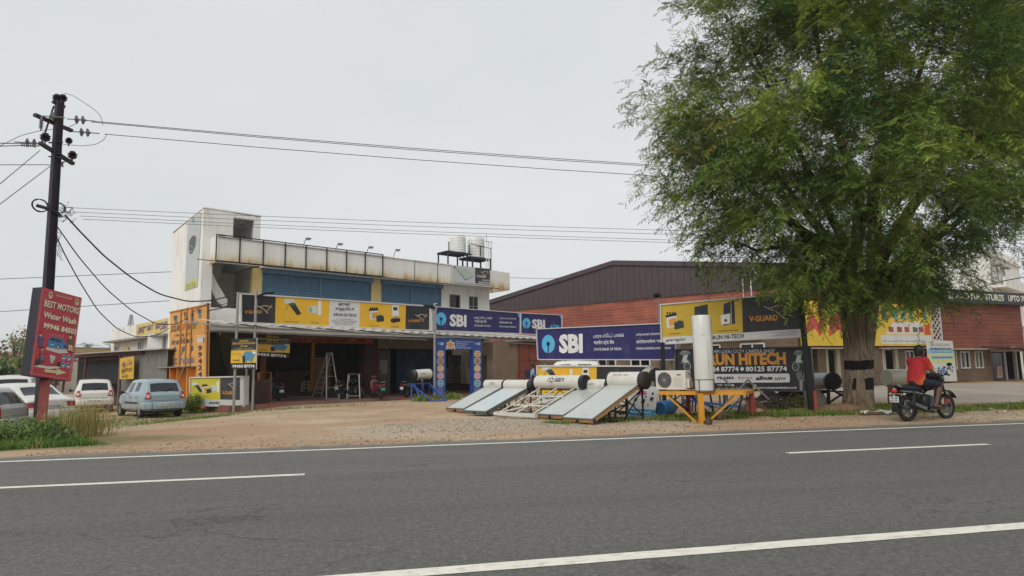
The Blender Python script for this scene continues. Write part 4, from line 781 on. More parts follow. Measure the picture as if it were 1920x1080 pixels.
# --- two small hoardings ---
def hoard(label,pl,c4,y1,y2,num,x0,x1,px,py):
    t=group_sign('hoarding',label,'sign',pl,px,py,'small black and yellow solar hoardings'); TL,TR,BR,BL=c4
    pl.slab('panel',t,paint('#1d1d22'),c4,.03)
    L=lambda y:(TL[0]+(BL[0]-TL[0])*(y-TL[1])/(BL[1]-TL[1])); Rr=lambda y:(TR[0]+(BR[0]-TR[0])*(y-TR[1])/(BR[1]-TR[1])); dy=TR[1]-TL[1]
    pl.poly(YE,[(L(y1),y1),(Rr(y1),y1+dy),(Rr(y2),y2+dy),(L(y2),y2)])
    w_=TR[0]-TL[0]; X=lambda f:TL[0]+w_*f; h=y1-TL[1]
    pl.text('#c9a63c','ARUN HITECH',X(.32),TL[1]+h*.26,X(.66),TL[1]+h*.26+dy*.5,h*.16,.02); pl.text('#c9a63c','GENERATORS SOLAR WATER HEATER',X(.04),TL[1]+h*.48,X(.95),TL[1]+h*.48+dy,h*.16,.02); pl.text('#c9a63c','HEAT PUMP',X(.35),TL[1]+h*.69,X(.64),TL[1]+h*.69,h*.15,.02)
    pl.text('#b9b9b9','1/151, Sathy Main Road, opposite to TNEB office,',X(.15),TL[1]+h*.83,X(.85),TL[1]+h*.83,h*.08,0); pl.text('#b9b9b9','Karegoundenpalayam, Coimbatore - 641653',X(.05),TL[1]+h*.95,X(.95),TL[1]+h*.95,h*.08,0)
    H=y2-y1
    for a in (.5,.72): pl.poly('#4d86a4',[(X(a+.05),y1+H*.05),(X(a+.26),y1+H*(.02 if a>.6 else .03)),(X(a+.1),y2-H*.08),(X(a-.1),y2-H*(.25 if a>.6 else .5))],3)
    pl.poly('#d5d5d2',[(X(.82),y1+H*.06),(X(.97),y1+H*.08),(X(.95),y1+H*.25),(X(.84),y1+H*.24)],4); pl.poly('#20242a',[(X(.44),y1+H*.45),(X(.55),y1+H*.43),(X(.55),y2-H*.05),(X(.44),y2-H*.05)],4)
    pl.text('#4a4420','V-GUARD',X(.05),y2-H*.15,X(.34),y2-H*.15,H*.16,.02); kangaroo(pl,X(.2),y1+H*.35,X(.36),y1+H*.65,.012); pl.text('#7a6a20','authorised Dealer',X(.03),y1+H*.3,X(.4),y1+H*.3,H*.1,0)
    pl.text('#d8d8d8',num,x0[0],x0[1],x1[0],x1[1],(BL[1]-y2)*.5,.04); pl.text('#b9b9b9','www.cctvcameradealers.com',X(.3),y2+(BL[1]-y2)*.25,X(.72),y2+(BL[1]-y2)*.25,(BL[1]-y2)*.12,0)
    pl.done('artwork',t); return t
A8=Plane(433,26.0,481,25.5)
t8=hoard('small black and yellow solar hoarding mounted on the two pale posts, nearer the road',A8,[(434,635.5),(481.6,634.3),(480.3,692),(432.4,691)],657.5,681,'99424 87774',(436,689),(477.5,689),455,762)
mb=MB(alum); mb.bar(A8.pw(481.8,633,-.01),A8.pw(480.5,693,-.01),.03); mb.build('edge_strip',t8,world=True)
B8=Plane(478,27.6,545,28.8)
t9=hoard('small black and yellow solar hoarding hung under the awning behind the nearer one',B8,[(478,628),(545,630.5),(542,671.5),(477.5,668.5)],645,659,'99424 87774',(475,665.5),(536,670),512,762)
ps=thing('sign_posts','x','x'); bpy.data.objects.remove(ps)
def pole(name,label,cat,a,b,D,w=.09,arm=None,group=None,m=None):
    B=at(*b,D); t=thing(name,label,cat,(B.x,B.y,gzf(B.x,B.y)),0,group); mb=MB(m or steel); B.z=gzf(B.x,B.y)-.05; mb.tube([at(*a,D),B],w/2,10); mb.build('pole_tube',t,world=True)
    if arm:
        for kind,pts in arm:
            mb=MB(blackm if kind=='lamp_head' else steel)
            P=[at(x,y,D+dz) for x,y,dz in pts]
            if kind=='lamp_head':
                for i in range(len(P)-1): mb.bar(P[i],P[i+1],.22,.09)
            else: mb.tube(P,.025,6)
            mb.build(kind,t,world=True)
    return t
pole('steel_post','pale steel post left of the pair carrying the small hoarding','post',(446.5,548),(438,764),26.1,.11,[('bracket',[(446,552,0),(452,549,0)])])
pole('steel_post','pale steel post with a street lamp head, right of the pair by the small hoarding','post',(480.5,545),(473.5,760.5),26.6,.11,[('lamp_head',[(481,557,0),(494,551,.2),(511,549,.5)]),('bracket',[(478,552,0),(482,548,0),(484,553,0)])])
pole('steel_post','pale steel post with a floodlight between the yellow and navy fascia boards','post',(815,570),(814.5,746),32.2,.12,[('lamp_head',[(813,578,0),(806,574,-.2),(797,573,-.5)]),('bracket',[(813,570,0),(820,569,0)]),('bracket',[(808,583,0),(820,577,0)])])
pole('steel_post','thin grey pole with a small floodlight behind the corner of the yellow billboard','post',(1236,556),(1238,760),23,.07,[('lamp_head',[(1234,556,0),(1230,550,-.1)])])
pole('short_post','short grey support post behind the small hoarding','post',(463,640),(462,750),28.5,.09)
# --- yellow light box on the left ---
F10=Plane(357,27.5,459,26.5)
s10=group_sign('light_box_sign','yellow and charcoal light box sign standing on the ground beside the pale blue car','sign',F10,405,762)
board(s10,F10,[(357,708),(458.5,705.8),(457.5,762),(357,760)],.22,.05,'#c9c9c6',mat('light_box_frame','#c6c6c2'))
F10.poly('#c9bb35',[(358,709.5),(413,708.5),(413,749),(358,748)]); F10.poly('#3a3b3d',[(413,708.5),(450,707.8),(450,750),(413,749)]); icon(F10,'heater',368,728,.6,.1); icon(F10,'battery',386,729,.6); icon(F10,'pump',402,727,.75)
F10.text(GO,'V-GUARD',417,739.5,438,739.5,6.5,.02); kangaroo(F10,427,717,443,731,.02); F10.text('#26262a','ARUN HI-TECH',391.5,757.3,411.5,757.5,4.2,.03); F10.text('#4a4420','INVERTER',380,744,389,744,1.6,0)
for i in range(4): F10.line('#6f6f6c',[(433,751.5+i*2),(446,751.5+i*2)],.01,3)
F10.done('artwork',s10)
# --- bank entrance arch ---
F11=Plane.of(S,-.35)
s11=group_sign('entrance_arch','blue printed bank entrance arch with round product pictures on both legs','arch',F11,860,742)
for nm,c4 in (('arch_leg',[(818,656),(835.6,656),(835.2,745.5),(817,746.5)]),('arch_leg',[(886.5,656),(903.5,656),(903.5,739),(886.5,741)]),('arch_beam',[(818,632.8),(903,634.8),(903.3,656),(818,656)])): F11.slab(nm,s11,paint('#2a4a94'),c4,.25)
F11.lay=0
for x0 in (820.5,889.5):
    F11.disc(CY,x0+1.8,644,1.8,2.4,2); F11.text('#cfd4e2','SBI',x0+4.8,646.5,x0+11,646.6,4.6,.04)
    for i,c in enumerate(('#c9906a','#8f6a52','#d9ad72','#d792b4','#3aa7cf')):
        y=663.5+i*13.7; x=x0+5.5; rx=6; ry=6.2
        F11.poly('#cfc7a8',[(x+rx*math.copysign(abs(math.cos(a))**.75,math.cos(a)),y+ry*math.copysign(abs(math.sin(a))**.75,math.sin(a))) for a in [2*PI*k/24 for k in range(24)]],2)
        F11.poly(c,[(x+rx*.78*math.copysign(abs(math.cos(a))**.8,math.cos(a)),y+ry*.78*math.copysign(abs(math.sin(a))**.8,math.sin(a))) for a in [2*PI*k/24 for k in range(24)]],3)
        F11.text('#e3dccb',('Home Loan','Gold Loan','Savings','Car Loan','Deposits')[i],x-3.6,y+.6,x+3.6,y+.6,1.3,.02,4)
    for i in range(5): F11.text('#c5cde0',('Home Loans','Personal Loan','Auto Loans','Education','Gold Loans')[i],x0+.2,727+i*3.2,x0+10,727+i*3.2,1.5,.02,2)
F11.poly('#c9906a',[(838,647),(844.5,640.5),(851,647),(844.5,653.5)],3); F11.disc('#d9c79a',844.5,647,7,7.4,2,n=24)
for x,y in ((844.6,638.5),(838.5,643),(851,643)): F11.disc('#cfc08f',x,y,1.6,1.8,4)
for x in (837.5,852): F11.poly('#d3d6dc',[(x-.9,648),(x+.9,648),(x+1.3,655),(x-1.3,655)],4)
for i,(b,t) in enumerate(((887,'We welcome everyone to our branch'),(877,'personal banking services'),(873,'Welcome festive'),(882,'with bright opportunities'))): F11.text('#d3d8e6',t,854.5,641.5+i*3.7,b,641.9+i*3.8,2,.02,2)
F11.done('artwork',s11)
# --- poster board on the parapet ---
F12=Plane.of(S,3.9)
s12=group_sign('parapet_sign','small grey and charcoal appliance board fixed to the right end of the roof parapet','sign',F12,880,750)
F12.slab('panel',s12,paint('#b9bab8'),[(848.5,497),(918.5,504),(919.5,539),(849,532.3)],.05)
F12.poly('#33343a',[(890.8,501.7),(918.2,504.3),(918.4,533.5),(890.8,530.8)]); F12.poly('#a9b8ae',[(858,503),(872,504),(889,517),(874,524.5)],2); F12.line('#4a4d50',[(852,500),(873,525),(888,518)],.05,3); F12.disc('#5c6062',852,501,2,2,3)
F12.text('#c9c9c9','V-GUARD',893.5,519.7,910,521,5,.03); kangaroo(F12,901,507,916,521,.035); F12.text('#d0d0d0','ARUN HITECH',904,526.4,917.5,527.4,2.6,.03); F12.text('#d0d0d0','99424 87774',897,530.6,917.5,532.2,3,.04)
F12.text('#4a4a4e','No.1/151 Sathy Main Road, Opp TNEB Office, Karegoundenpalayam 99424 87774',851,530.4,918,536.8,2,.02)
F12.done('artwork',s12)
# --- banner on the stair tower side ---
T_=Frame(tuple((S.w(B0-.02,5))[:2]),133); F13=Plane.of(T_,0); F13.n=-V((math.cos(R(43)),math.sin(R(43)),0)); F13.A=S.w(B0-.03,5)
s13=thing('wall_banner','tall faded grey banner with a camera picture and lime foot on the stair tower side','banner',(F13.A.x,F13.A.y,0),0)
F13.slab('panel',s13,paint('#b3b9ba'),[(352,413.5),(377,398.5),(369.8,537),(346,544.8)],.02)
F13.poly('#bfc07a',[(346.8,531),(370.3,521),(369.8,537),(346,544.8)]); F13.disc('#6d97ac',362.5,413,2,5,2); 
F13.poly('#4d5154',[(355,452),(360,443),(366,441),(368,448),(366,462),(361,474),(356,477),(354,468)],2); F13.disc('#8b9092',358.5,466,3,7,3); F13.disc('#3a3d40',358.5,466,1.8,4.5,4)
for i in range(3): F13.text('#7b7f4c','contact details',348.5,534.5+i*3.4,367,528+i*3.3,1.8,.02,3)
F13.done('artwork',s13)
# --- painted shop lintel board ---
F14=Plane.of(S,4.72)
s14=group_sign('lintel_board','dusky orange board with dark red regional lettering under the awning','sign',F14,620,745)
F14.slab('panel',s14,paint('#9a4f22'),[(543,630.5),(699,634.5),(699,644.8),(543,642.5)],.05)
for a,b,t in ((548,574,'ேஜாதி'),(585,606,'மளிைக'),(609,630,'ஸ்ேடார்'),(634,654,'அண்ட்'),(666,684,'டீ ஸ்டால்')): F14.text('#571a18',t,a,640.5,b,641.3,6,.04)
F14.done('lettering',s14)
# --- wash sign on the utility pole ---
F15=Plane(78.7,17.5,153,18.6)
s15=group_sign('wash_sign','tilted red vehicle wash signboard with white lettering and an arrow on a leaning rusty post','sign',F15,100,795)
c4=[(78.7,538.3),(153,558.5),(132,715),(56,703.7)]
F15.slab('box',s15,mat('sign_box_black','#20222e',rough=.6),c4,.33); F15.slab('face',s15,mat('faded_red_print','#b23c4a',rough=.5,var=.08,scale=2,dirt=('#d7a0a0',.15,3,(1,1,1))),c4,.012,off=.012)
F15.line('#d9b9ae',[(80,543),(151,562),(129.5,711),(58.5,700),(80,543)],.012,6)
for pts,h,t,b in (((81,573.8,146.5,589),12.5,'BEST MOTORS',.025),((79.5,594.5,141,608.5),11.5,'Water Wash',.03),((79,614.2,141.3,627.2),10,'99946 84503',.04)):
    F15.text('#3b1c1c',t,pts[0]+.6,pts[1]+.7,pts[2]+.6,pts[3]+.7,h,b,7); F15.text('#e2d6bf',t,*pts,h,b,8)
F15.text('#d9c3b0','ஸ்ரீமுருகன் துைண',104,555,134,562,3,.02,6); 
for x,y in ((94,553.5),(143.5,566)): F15.disc('#cbb9a0',x,y,4,7,6); F15.disc('#8c6a58',x,y-1,2.3,4,7); F15.disc('#cbb9a0',x,y+1.5,1.2,2,8)
def worker(x,y,s,top,ap):
    P=lambda c,pts,l=8: F15.poly(c,[(x+a*s,y+b*s+.25*a*s) for a,b in pts],l)
    F15.disc('#d9a98a',x,y-13*s,2.4*s,3*s,8); P('#3a4a5c',[(-2.6,-14.5),(3,-15.5),(2,-17.5),(-2,-17.5)],9); P(top,[(-3.5,-10),(3.5,-10),(3,0),(-3,0)]); P(top,[(-3.5,-10),(-6.5,-4),(-5,-3),(-2.5,-7)],7); P(top,[(3.5,-10),(6.5,-5),(5.2,-3.6),(2.5,-7)],7)
    P(ap,[(-3,0),(3,0),(3.4,10),(1,10),(0,2),(-1,10),(-3.6,10)]); P('#22242c',[(-4.2,10),(-.8,10),(-.8,12),(-4.8,12)],9); P('#22242c',[(.8,10),(4.2,10),(4.8,12),(.8,12)],9)
worker(75,641,1.0,'#2f5d94','#2f5d94'); worker(131,647,1.15,'#5c6046','#c9c59a'); worker(78,667,.95,'#b5483f','#3a7ba8')
F15.poly('#cfc3c0',[(88,650),(124,655),(127,662),(110,663),(84,655)],6)
F15.poly('#3f7fb0',[(88.5,643),(91,634),(98,631.5),(112,634),(119,641),(124,645),(124,652),(118,655),(92,652),(88.5,649)],7); F15.poly('#1f3650',[(91.5,637),(97,633.5),(103,634),(101.5,640.5)],8); F15.poly('#27415c',[(104,634.5),(111,636),(116,642),(103.5,641)],8); F15.disc('#23262c',107,651,3,4.2,8); F15.disc('#c5cacc',107,651,1.7,2.6,9); F15.disc('#23262c',121,650,2,3,8)
F15.poly('#a9c7d9',[(93,645),(100,646),(100,648),(93,647)],8)
F15.poly('#cdc9c8',[(68,683),(88,687),(112,687),(112,690),(90,692),(63,687)],6); F15.poly('#2a2c34',[(66,674),(73,672),(76,684),(67,684)],7); F15.disc('#1b1c20',68,682,3,3.6,8); F15.line('#33343c',[(72,672),(74,660),(90,664)],.03,7); F15.poly('#b9bcc0',[(92,665),(103,668),(100,683),(94,680)],7); F15.poly('#a03a35',[(99,676),(106,676),(104,686),(98,686)],8); F15.poly('#24252c',[(107,679),(113,680),(112,688),(106,687)],8)
for x,y in ((118.5,670.5),(128.5,671.5),(117.3,684.5),(127,686)): F15.disc('#b9d4e2',x,y,3.9,5.3,6); F15.disc('#2f6f9f',x,y,3.3,4.6,7); F15.poly('#dfe8ea',[(x-2.4,y+1),(x+2.2,y),(x+2,y+2.4),(x-2,y+2.8)],8)
for i in range(14): F15.disc('#e6cfd0',92+i*1.9+(i%3),627+2*math.sin(i*2.3)+i*.35,.5,.7,6,n=6)
F15.poly('#cfc79a',[(83,692),(105,695),(105,690.5),(124,699),(104,703.5),(104.5,700),(82.5,697.5)],7)
F15.done('artwork',s15)
mb=MB(mat('red_rust_post','#6e2f28',rough=.8,var=.2,scale=6)); B=G(76,806,0); mb.bar(at(86,706,B.y+1.2),B-V((0,0,.1)),.22,.14); mb.build('post',s15,world=True)
mb=MB(MATS['red_rust_post']); mb.bar(F15.pw(131,712,-.2),F15.pw(128,735,-.2),.04); mb.build('corner_strut',s15,world=True)
# --- leaning poster, furniture boards ---
F16=Plane(1174,18.6,1236,18.0)
s16=group_sign('poster_board','leaning white floral poster board with a blue foot under the right water heater','sign',F16,1200,785)
F16.slab('panel',s16,paint('#c9cccb'),[(1189,722),(1236,726),(1225,787.5),(1174,783)],.03)
F16.poly('#2f86ad',[(1178.5,766),(1229,768.5),(1225,787.5),(1174,783)]); F16.text('#a9cfe0','Arun Hitech',1181,774.5,1221,775.5,6,.02); F16.text('#a9cfe0','CCTV CAMERA SOLAR UPS',1179,779.2,1222,780.5,2,.02); F16.text('#a9cfe0','99424 87774 / 80125 87774',1178,783.3,1221,784.8,2.4,.02)
for a in range(7): t=R(200+a*23); F16.poly('#c04a78',[(1203,741),(1203+9*math.cos(t-.18),741+9*math.sin(t-.18)),(1203+11*math.cos(t),741+11*math.sin(t)),(1203+9*math.cos(t+.18),741+9*math.sin(t+.18))],3)
for x,y,r in ((1192,749,3.5),(1206,752,4.5),(1222,748,4),(1224,738,2.5),(1190,759,1.5),(1215,759,1.4),(1211,744,2)): F16.poly('#2f3338',[(x-r,y+r*.6),(x-r*.3,y-r),(x+r,y-r*.7),(x+r*.4,y+r)],3)
F16.done('artwork',s16)
F17=Plane.of(W3,-.12)
s17=group_sign('furniture_banner','wide yellow furniture banner with red shapes and rows of small logos behind the tree trunk','banner',F17,1610,725)
def px3(x,z): # W3 coordinates -> picture point of that place
    p=W3.w(x,-.12,z)-CAM; return (960+FPX*p.dot(Rw)/p.dot(Fw),540-FPX*p.dot(Uw)/p.dot(Fw))
q=lambda *a:[px3(x,z) for x,z in a]
F17.slab('panel',s17,paint('#d9b630'),q((.15,5.0),(11.9,5.0),(11.9,2.38),(.15,2.38)),.05)
F17.poly('#c2463f',q((.3,3.0),(1.2,4.3),(1.6,3.7),(2.0,4.4),(2.3,4.2),(1.7,2.9),(1.3,3.4)),1); F17.poly('#c2463f',q((2.4,2.9),(2.6,4.2),(4.3,4.4),(4.2,3.2),(3.2,3.3)),1); F17.poly('#2b2b2b',q((1.6,4.5),(2.6,4.6),(2.4,4.9),(1.8,4.9)),1)
F17.poly('#cfd0cc',q((6.9,2.5),(11.8,2.5),(11.8,3.05),(6.9,3.05)),1); F17.poly('#d5cfc4',q((7.4,3.1),(11.0,3.1),(11.0,3.9),(8.2,3.9)),1)
for i,(c,t) in enumerate((('#2a2a2a','LG'),('#3b5a8c','Haier'),('#2a2a2a','Panasonic'),('#7a7a7a','IFB'),('#2c5c8c','Whirlpool'),('#4a9a5a','Godrej'),('#3a4a9a','Voltas'),('#c25a2a','Lloyd'),('#3a8a5a','Bosch'))): a,b=px3(7.0+i*.53,2.65),px3(7.0+i*.53+.42,2.65); F17.text(c,t,*a,*b,1.8,.03,3)
for i,(x,c) in enumerate(((7.7,'#a04030'),(8.5,'#8c3c3c'),(9.2,'#b33a3a'),(10.0,'#5a5a5a'),(10.6,'#a03050'))): F17.poly(c,q((x,3.25),(x+.45,3.25),(x+.45,3.55),(x,3.6)),3)
for i,(x,c) in enumerate(((7.2,'#3a6a8a'),(8.3,'#5aa0a0'),(9.0,'#5aa0a0'),(9.7,'#4a7a6a'),(11.1,'#6a9aa0'))): F17.poly(c,q((x,4.05),(x+.4,4.05),(x+.35,4.8),(x+.05,4.8)),2)
F17.poly('#c23a35',q((11.15,3.1),(11.75,3.1),(11.65,3.8),(11.2,3.7)),3)
F17.done('artwork',s17)
F18=Plane(1738,42.5,1795,44)
s18=group_sign('showroom_board','leaning white and pale yellow showroom board covered in small black pictures beside the rider','sign',F18,1768,716)
F18.slab('panel',s18,paint('#c9cbc6'),[(1738,637),(1786,639.5),(1795,714.5),(1743,716)],.06)
F18.poly('#8fb9cc',[(1739.3,653),(1788,654),(1789,662.5),(1740,663)],1); F18.poly('#c8c98c',[(1740,664),(1789.3,663.5),(1791,680),(1741,681)],1); F18.poly('#7fa9bc',[(1746,668),(1787,667.5),(1787.5,672.5),(1746.5,673)],2)
F18.text('#a9a08c','MR DISCOUNT',1745,648.5,1783,649,5,.03); F18.text('#2f4a7c','MULTIBRAND SHOW ROOM',1744.5,656,1784,656.5,4.2,.04,3); F18.text('#4a8ab0','Furniture & Electronics',1745.5,661,1785,661.3,2.6,.03,3); F18.text('#3f7fa8','KAREGOUNDENPALAYAM',1749,671.5,1784,671.5,3,.03,4); F18.line('#30302c',[(1742,640),(1746,643),(1750,640),(1745,644)],.06,3)
for i in range(34):
    x=1747+random.random()*41; y=687+random.random()*23; r=.7+random.random()*1.7; F18.poly(random.choice(('#2a2c30','#2a2c30','#3a5a8a','#6a6c70')),[(x-r,y+r*.8),(x-r*.4,y-r*1.2),(x+r,y-r*.6),(x+r*.5,y+r*1.3)],3)
F18.poly('#4a78b0',[(1765,690),(1771,690),(1773,700),(1764,701)],4)
F18.done('artwork',s18)
mb=MB(steel); mb.bar(F18.pw(1766,650,-.1),F18.pw(1768,716,-1.3),.06); mb.build('prop',s18,world=True)
F19=Plane(1900,45.2,1935,47.5)
s19=group_sign('canopy_sign','small cream sign with red lettering hung on the dark canopy at the right edge','sign',F19,1910,716); F19.slab('panel',s19,paint('#c9c2b4'),[(1897,650),(1935,654),(1935,661),(1897,657)],.04); F19.text('#9c2f35','DISCOUNT MELA',1899,656,1932,659.5,4,.04); F19.done('lettering',s19)
F20=Plane(1870,46.2,1880,46.5)
s20=group_sign('standing_notice','narrow pink standing notice beside the showroom entrance under the dark canopy','notice',F20,1875,708); F20.slab('panel',s20,paint('#b98a86'),[(1871,687),(1879,687),(1880,708),(1871,708)],.04)
for i in range(4): F20.text('#7c3a3c','OFFER',1872.5,692+i*4,1878,692+i*4,2,.03)
F20.done('lettering',s20)
# ================= cars =================
from mathutils.bvhtree import BVHTree
def car(name,label,cat,loc,deg,H=1.47,Lk=1.0,Wd=1.5,col='#8fa9b4',style='hatch',lights='wrap',group=None,plate=True,scale=1):
    t=thing(name,label,cat,loc,deg,group,scale)
    pm=mat('car_paint_'+col.strip('#'),col,rough=.28,var=.03,coat=.6,dirt=('#a79a88',.25,4,(1,1,1))); gl=mat('car_glass','#20262a',rough=.06,var=.05); bk=mat('black_plastic','#1b1c1e',rough=.55)
    k=H/1.47
    if style=='sedan': ST=[(0,.34,.86,.9,.62,.58),(.08,.26,.93,.98,.68,.63),(.62,.22,.95,1.02,.72,.62),(1.12,.22,.95,1.38,.73,.53),(1.25,.22,.95,1.42,.73,.54),(1.5,.22,.95,1.45,.74,.55),(2.1,.22,.94,1.46,.74,.56),(2.18,.22,.94,1.46,.74,.56),(2.75,.22,.93,1.42,.74,.56),(2.85,.22,.93,1.4,.74,.55),(3.35,.22,.92,.98,.72,.6),(4.1,.24,.8,.84,.66,.55),(4.3,.32,.62,.66,.58,.5)]; g_rear=(2,3); g_side=((4,6),(7,8)); g_front=(9,10); wx=(.85,3.55)
    elif style=='mpv': ST=[(0,.38,.95,1.0,.68,.64),(.05,.3,1.0,1.06,.73,.68),(.22,.26,1.02,1.6,.75,.62),(.32,.25,1.02,1.66,.76,.62),(.45,.25,1.02,1.68,.76,.62),(1.4,.25,1.0,1.72,.77,.63),(1.5,.25,1.0,1.72,.77,.63),(2.3,.25,.98,1.7,.77,.62),(2.42,.25,.98,1.66,.77,.6),(3.0,.25,.97,1.06,.74,.64),(3.7,.26,.84,.92,.68,.58),(3.9,.35,.62,.68,.6,.52)]; g_rear=(1,2); g_side=((4,5),(6,7)); g_front=(8,9); wx=(.65,3.15)
    else: ST=[(0,.40,.84,.87,.64,.6),(.06,.28,.89,.92,.69,.64),(.36,.23,.93,1.37,.72,.56),(.46,.22,.97,1.43,.73,.56),(.62,.22,.97,1.45,.73,.57),(1.27,.22,.94,1.48,.74,.57),(1.35,.22,.94,1.48,.74,.57),(1.98,.22,.91,1.45,.74,.56),(2.06,.22,.91,1.43,.74,.55),(2.6,.22,.91,.98,.72,.6),(3.15,.24,.8,.86,.66,.55),(3.36,.34,.62,.68,.58,.5)]; g_rear=(1,2); g_side=((4,5),(6,7)); g_front=(8,9); wx=(.58,2.85)
    wk=Wd/1.5; mb=MB(pm); mb.uses(gl); mb.uses(pm); n=9; rings=[]
    for (x,zb,zbe,zt,wb,wt) in ST:
        x*=Lk; zbe-=.035 if .4<x<2.7 else 0; zb,zbe,zt=zb*k,zbe*k,zt*k; wb*=wk; wt*=wk; zm=(zb+zbe)/2
        half=[(0,zb),(wb*.86,zb),(wb*1.0,zb+.09),(wb*1.035,zm),(wb*1.01,zbe-.04),(wb*.985,zbe),(wt,max(zbe+.01,zt-.055)) ,(wt*.94,zt-.02),(0,zt+.012)]
        rings.append([V((x,y,z)) for y,z in half]+[V((x,-y,z)) for y,z in half[-2:0:-1]])
    m=len(rings[0]); vs=[p for r in rings for p in r]; mb.v=vs
    for i in range(len(rings)-1):
        for j in range(m):
            f=(i*m+j,i*m+(j+1)%m,(i+1)*m+(j+1)%m,(i+1)*m+j); jj=j if j<8 else m-1-j
            g=0
            if jj==5 and any(a<=i<b for a,b in g_side): g=1
            if jj==7 and (g_rear[0]<=i<g_rear[1] or g_front[0]<=i<g_front[1]): g=1
            mb.f.append(f); mb.mi.append(g)
    for base,e in ((0,0),((len(rings)-1)*m,1)):
        for j in range(8):
            a,b=j,j+1; c=(m-j)%m; d=m-j-1
            if j==0: q=(base,base+1,base+m-1)
            elif j==7: q=(base+7,base+8,base+9)
            else: q=(base+a,base+b,base+d,base+c)
            mb.f.append(q); mb.mi.append(0)
    body=mb.build('body',t,sub=2)
    # wheel arches
    cb=MB(pm)
    for x in wx:
        for s in (1,-1): cb.lathe((x*Lk,s*(Wd/2-.24),.27*k),(0,s,0),[(0,.31*k),(.5,.31*k)],28)
    co=cb.build('cut'); q=body.modifiers.new('b','BOOLEAN'); q.operation='DIFFERENCE'; q.object=co; q.solver='EXACT'; bake(body); bpy.data.objects.remove(co); body.data.shade_smooth(); body.data.set_sharp_from_angle(angle=R(35))
    bm=bmesh.new(); bm.from_mesh(body.data); bv=BVHTree.FromBMesh(bm); bm.free()
    def proj(ax,a,b,off):
        if ax in 'lr': s=1 if ax=='l' else -1; o=V((a,s*2,b)); d=V((0,-s,0))
        elif ax=='b': o=V((-1,a,b)); d=V((1,0,0))
        else: o=V((6,a,b)); d=V((-1,0,0))
        h=bv.ray_cast(o,d); return (h[0]-d*off) if h[0] else None
    def dec(m_,nm,polys,parent=t,off=.006):
        mb=MB(m_)
        for ax,c,nu,nv in polys:
            grid=[]
            for v in range(nv+1):
                for u in range(nu+1):
                    fu,fv=u/nu,v/nv; top=[c[0][i]*(1-fu)+c[1][i]*fu for i in (0,1)]; bot=[c[3][i]*(1-fu)+c[2][i]*fu for i in (0,1)]
                    grid.append(proj(ax,top[0]*(1-fv)+bot[0]*fv,top[1]*(1-fv)+bot[1]*fv,off))
            w_=nu+1
            for v in range(nv):
                for u in range(nu):
                    q=[grid[v*w_+u],grid[v*w_+u+1],grid[(v+1)*w_+u+1],grid[(v+1)*w_+u]]
                    if all(q) and max((q[0]-q[i]).length for i in (1,2,3))<.35: mb.poly(q)
        return mb.build(nm,parent,fix=False) if mb.v else None
    hw=.66*wk; red=mat('tail_light_red','#9c1f26',rough=.15,coat=.5); whl=mat('tail_light_clear','#d5c6c4',rough=.15)
    for s in (1,-1):
        if lights=='tall': L_=dec(red,'tail_light',[('b',[(s*hw*.80,1.15*k),(s*hw*.93,1.12*k),(s*hw*1.04,.62*k),(s*hw*.84,.62*k)],4,8)])
        elif lights=='sedan': L_=dec(red,'tail_light',[('b',[(s*hw*.55,.86*k),(s*hw*.99,.84*k),(s*hw*1.04,.68*k),(s*hw*.62,.70*k)],8,4)])
        else: L_=dec(red,'tail_light',[('b',[(s*hw*.80,.98*k),(s*hw*.97,.97*k),(s*hw*1.06,.70*k),(s*hw*.74,.72*k)],8,6)]); dec(whl,'lamp_lens',[('b',[(s*hw*.84,.88*k),(s*hw*.96,.86*k),(s*hw*.99,.76*k),(s*hw*.82,.78*k)],3,3)],L_ or t,off=.01)
    seam=mat('panel_gap','#15171a',rough=.7)
    xs_=[ST[i][0]*Lk for i in (4,6,8)] if style!='sedan' else [ST[i][0]*Lk for i in (4,7,9)]
    lines=[]
    for ax in 'lr':
        for x in xs_: lines.append((ax,[(x-.005,.93*k),(x+.005,.93*k),(x+.005,.32*k),(x-.005,.32*k)],1,10))
        lines.append((ax,[(xs_[0],.325*k),(xs_[-1],.325*k),(xs_[-1],.315*k),(xs_[0],.315*k)],12,1))
    dec(seam,'door_seam',lines,off=.003)
    dec(bk,'side_moulding',[(ax,[(xs_[0]+.02,.60*k),(xs_[-1]-.02,.60*k),(xs_[-1]-.02,.54*k),(xs_[0]+.02,.54*k)],14,1) for ax in 'lr'],off=.014)
    dec(bk,'door_handle',[(ax,[(x+.06,.80*k),(x+.2,.80*k),(x+.2,.765*k),(x+.06,.765*k)],2,1) for ax in 'lr' for x in xs_[:2]],off=.03)
    dec(seam,'hatch_seam',[('b',[(-hw*.72,.66*k),(hw*.72,.66*k),(hw*.72,.652*k),(-hw*.72,.652*k)],12,1),('b',[(-hw*.72,.95*k),(-hw*.71,.95*k),(-hw*.71,.652*k),(-hw*.72,.652*k)],1,8),('b',[(hw*.71,.95*k),(hw*.72,.95*k),(hw*.72,.652*k),(hw*.71,.652*k)],1,8)],off=.003)
    dec(bk,'bumper_insert',[('b',[(-hw*.8,.36*k),(hw*.8,.36*k),(hw*.75,.31*k),(-hw*.75,.31*k)],12,1)],off=.012)
    # bumper
    mb=MB(pm); pts=[V((.34,-hw*1.05,.47*k)),V((.02,-hw*1.0,.47*k)),V((-.07,-hw*.7,.47*k)),V((-.09,0,.47*k)),V((-.07,hw*.7,.47*k)),V((.02,hw*1.0,.47*k)),V((.34,hw*1.05,.47*k))]
    for i in range(6): mb.bar(pts[i],pts[i+1],.10,.26*k)
    mb.build('bumper',t,bevel=.03,smooth=50)
